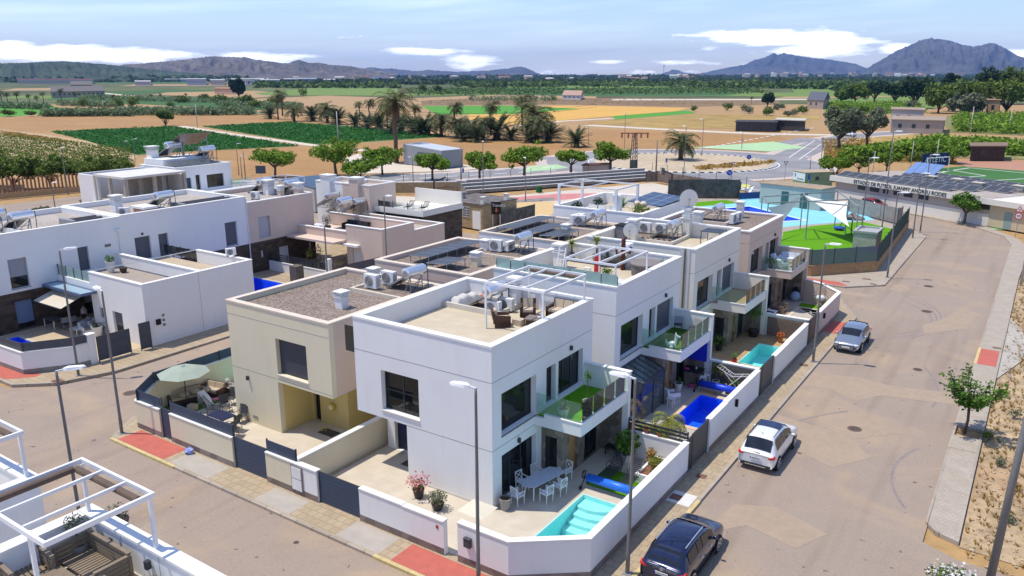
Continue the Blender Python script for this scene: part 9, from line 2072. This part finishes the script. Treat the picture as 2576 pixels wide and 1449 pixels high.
b.obj('wheel',BLACK,t); b = B(); b.tube([(-38.5,3.85,.33),(-38.2,3.85,.75),(-37.75,3.85,.78),(-37.6,3.85,.33)],.02,5); b.tube([(-38.2,3.85,.75),(-38.05,3.85,.33),(-37.75,3.85,.78)],.02,5); b.tube([(-37.75,3.65,.95),(-37.75,4.05,.95)],.02,5); b.obj('frame',DARKM,t); b = B(); b.sph((-38.25,3.85,.85),.12,.06,.04,8,5); b.obj('saddle',BLACK,t)
table('long pale wooden table in the pink block yard',-40.0,26.7,-38.4,28.3,.74,mat('pale wood top',(.55,.44,.26)),mat('pale wood leg',(.42,.32,.18)))
SLW = Proto(lambda: (lambda t: ([(lambda b: (b.bar((x,y,0),(x,y,.42 if y < 0 else .85),.05),b.obj('leg',MATS['pale wood leg'],t)))(B()) for x,y in ((-.2,-.2),(.2,-.2),(.2,.2),(-.2,.2))],(lambda b: (b.box(-.23,-.23,.42,.23,.23,.46),b.obj('seat',MATS['pale wood leg'],t)))(B()),(lambda b: (b.box(-.2,.18,.55,.2,.22,.85),b.obj('backrest',MATS['pale wood leg'],t)))(B()),t)[-1])(thing('wooden_chair','','chair')))
for i in range(3): SLW.at((-38.0,26.9 + i * .55,.02),-1.57,'wooden chair on the near side of the long table, %s' % ('left','middle','right')[i],'wooden chairs at the long table')
LG.at((-39.6,40.0,4.2),.3,'pale lounger on the far sun terrace, left one','dark slatted loungers'); LG.at((-37.8,40.4,4.2),.3,'pale lounger on the far sun terrace, right one','dark slatted loungers')
rattan('garden_sofa','long black sofa on the pink block roof terrace','sofa',(-39.5,31.6,3.25),0,3.2,4,mt=BLACK,cu=MATS['black cushion'])
pot('leafy plant in a dark box on the pink block terrace',-41.5,29.6,.4,.5,BLK,p_leaf(LEAFD,.5,1.3,200,.14),3.25)
# person standing in the shade: one continuous body
def person(label,x,y,z,rz,h=1.65):
 t = thing('person',label,'person',(x,y,z),rz); s_ = h / 1.7
 J = [(0,0,.95),(0,0,1.15),(0,0,1.38),(0,0,1.48),(0,.0,1.57),(0,0,1.68),(-.17,0,1.38),(-.23,.02,1.12),(-.2,-.12,.92),(.17,0,1.38),(.23,.02,1.12),(.2,-.12,.92),(-.09,0,.88),(-.1,-.02,.48),(-.1,.02,.07),(-.1,-.12,.03),(.09,0,.88),(.1,.01,.48),(.11,.03,.07),(.11,-.1,.03)]
 Eg = [(0,1),(1,2),(2,3),(3,4),(4,5),(2,6),(6,7),(7,8),(2,9),(9,10),(10,11),(0,12),(12,13),(13,14),(14,15),(0,16),(16,17),(17,18),(18,19)]
 Rr = [.11,.10,.11,.055,.085,.07,.06,.045,.032,.06,.045,.032,.09,.06,.04,.035,.09,.06,.04,.035]
 me = bpy.data.meshes.new('body'); me.from_pydata([tuple(c * s_ for c in p) for p in J],Eg,[]); o = bpy.data.objects.new('body',me); COL.objects.link(o); o.parent = t; me.materials.append(mat('skin',(.42,.25,.18),rough=.6)); md = o.modifiers.new('k','SKIN')
 for i,r_ in enumerate(Rr): sv = me.skin_vertices[0].data[i] if me.skin_vertices else None; (setattr(sv,'radius',(r_ * s_,r_ * s_ * .8)) if sv else None)
 if me.skin_vertices: me.skin_vertices[0].data[0].use_root = True
 o.modifiers.new('s','SUBSURF').render_levels = 2
 T = Matrix.Translation((x,y,z)) @ Matrix.Rotation(rz,4,'Z')
 b = B(); b.T = T; b.lathe(0,0,[(.185,.98),(.18,1.15),(.19,1.32),(.12,1.44),(.07,1.47)],14); b.obj('top',mat('black white pattern',(.35,.35,.35),var=.95,scale=14),t,smooth=True); b = B(); b.T = T; b.lathe(0,0,[(.18,.62),(.185,.8),(.17,1.0)],14); b.obj('shorts',BLACK,t,smooth=True)
 b = B(); b.T = T; b.sph((0,.02,1.62),.095,.11,.11,12,8); b.obj('hair',mat('brown hair',(.05,.03,.02)),t,smooth=True); return t
person('person in patterned top and black shorts standing in the shade below the awning',-41.2,4.3,.0,.6)
t = thing('lawn_chair','blue folding chair on the public pool lawn','chair',(-9.5,66,0)); b = B(); b.box(-9.8,65.7,.35,-9.2,66.3,.42); b.box(-9.8,66.25,.4,-9.2,66.32,1.0); b.obj('seat',mat('deep blue cloth',(.02,.04,.28)),t); b = B(); b.bar((-9.7,65.8,0),(-9.7,65.8,.35),.04); b.bar((-9.3,66.2,0),(-9.3,66.2,.35),.04); b.obj('leg',DARKM,t)
t = thing('kids_pool_cover','pale blue and white raised tank behind the pool fence on the side street','water tank',(-2.5,53.5,0)); b = B(); b.box(-5,52.6,0,-1,55,1.6); b.obj('tank',mat('pale blue panel',(.30,.50,.65)),t); b = B(); b.box(-3.4,52.5,1.6,-.9,55.1,1.72); b.obj('lid',CER,t)
p = Gc(K14,300,1035); t = thing('spring_rider','blue play toy under the shade sail','toy',(p.x,p.y,0)); b = B(); b.sph((p.x,p.y,.3),.7,.5,.25,10,6); b.obj('seat',mat('toy blue',(.03,.08,.40)),t); b = B(); b.tube([(p.x,p.y,.4),(p.x + .3,p.y,1.1)],.06,6); b.obj('handle',MATS['bright green field'],t)
# slatted orange fence on the far left lane
p0,p1 = G(-60,505),G(322,470); d_ = (p1 - p0); L = d_.length; d_.normalize(); t = thing('slatted_fence','orange brown slatted fence on a low ochre wall along the left lane','fence',(p0.x,p0.y,0)); b = B()
for i in range(int(L / .55)): q = p0 + d_ * i * .55; b.box(q.x - .1,q.y - .1,.6,q.x + .1,q.y + .12,3.0)
b.obj('slats',mat('rust slat',(.26,.12,.06),var=.3,scale=3),t); b = B(); b.bar(p0 + Vector((0,0,.35)),p1 + Vector((0,0,.35)),.3,.9); b.obj('base_wall',mat('ochre base wall',(.42,.28,.14),var=.1),t)
# haze
b = B(); b.box(-13500,-13500,-3.5,13500,15000,470)
m = bpy.data.materials.new('haze'); m.use_nodes = True; t_ = m.node_tree; t_.nodes.clear(); o_ = N(t_,'ShaderNodeOutputMaterial'); v_ = N(t_,'ShaderNodeVolumePrincipled'); v_.inputs['Color'].default_value = (.22,.48,1.0,1); v_.inputs['Density'].default_value = 5.5e-5; v_.inputs['Anisotropy'].default_value = .0; t_.links.new(v_.outputs[0],o_.inputs['Volume'])
b.obj('haze',m,kind='stuff')

# --- labels of look-alikes get their place in the row
def px_of(o):
 d = parent_loc(o) - CP; return (d @ RR) / max(1e-3,d @ _f)
dups = {}
for o in COL.objects:
 if o.parent is None and o.get('label') and not o.get('kind'): dups.setdefault(o['label'],[]).append(o)
for lab,l in dups.items():
 if len(l) > 1:
  l.sort(key=px_of)
  for i,o in enumerate(l):
   n = i + 1; sfx = 'th' if 10 < n % 100 < 14 else {1: 'st',2: 'nd',3: 'rd'}.get(n % 10,'th'); o['label'] = '%s, %d%s from the left' % (lab,n,sfx)
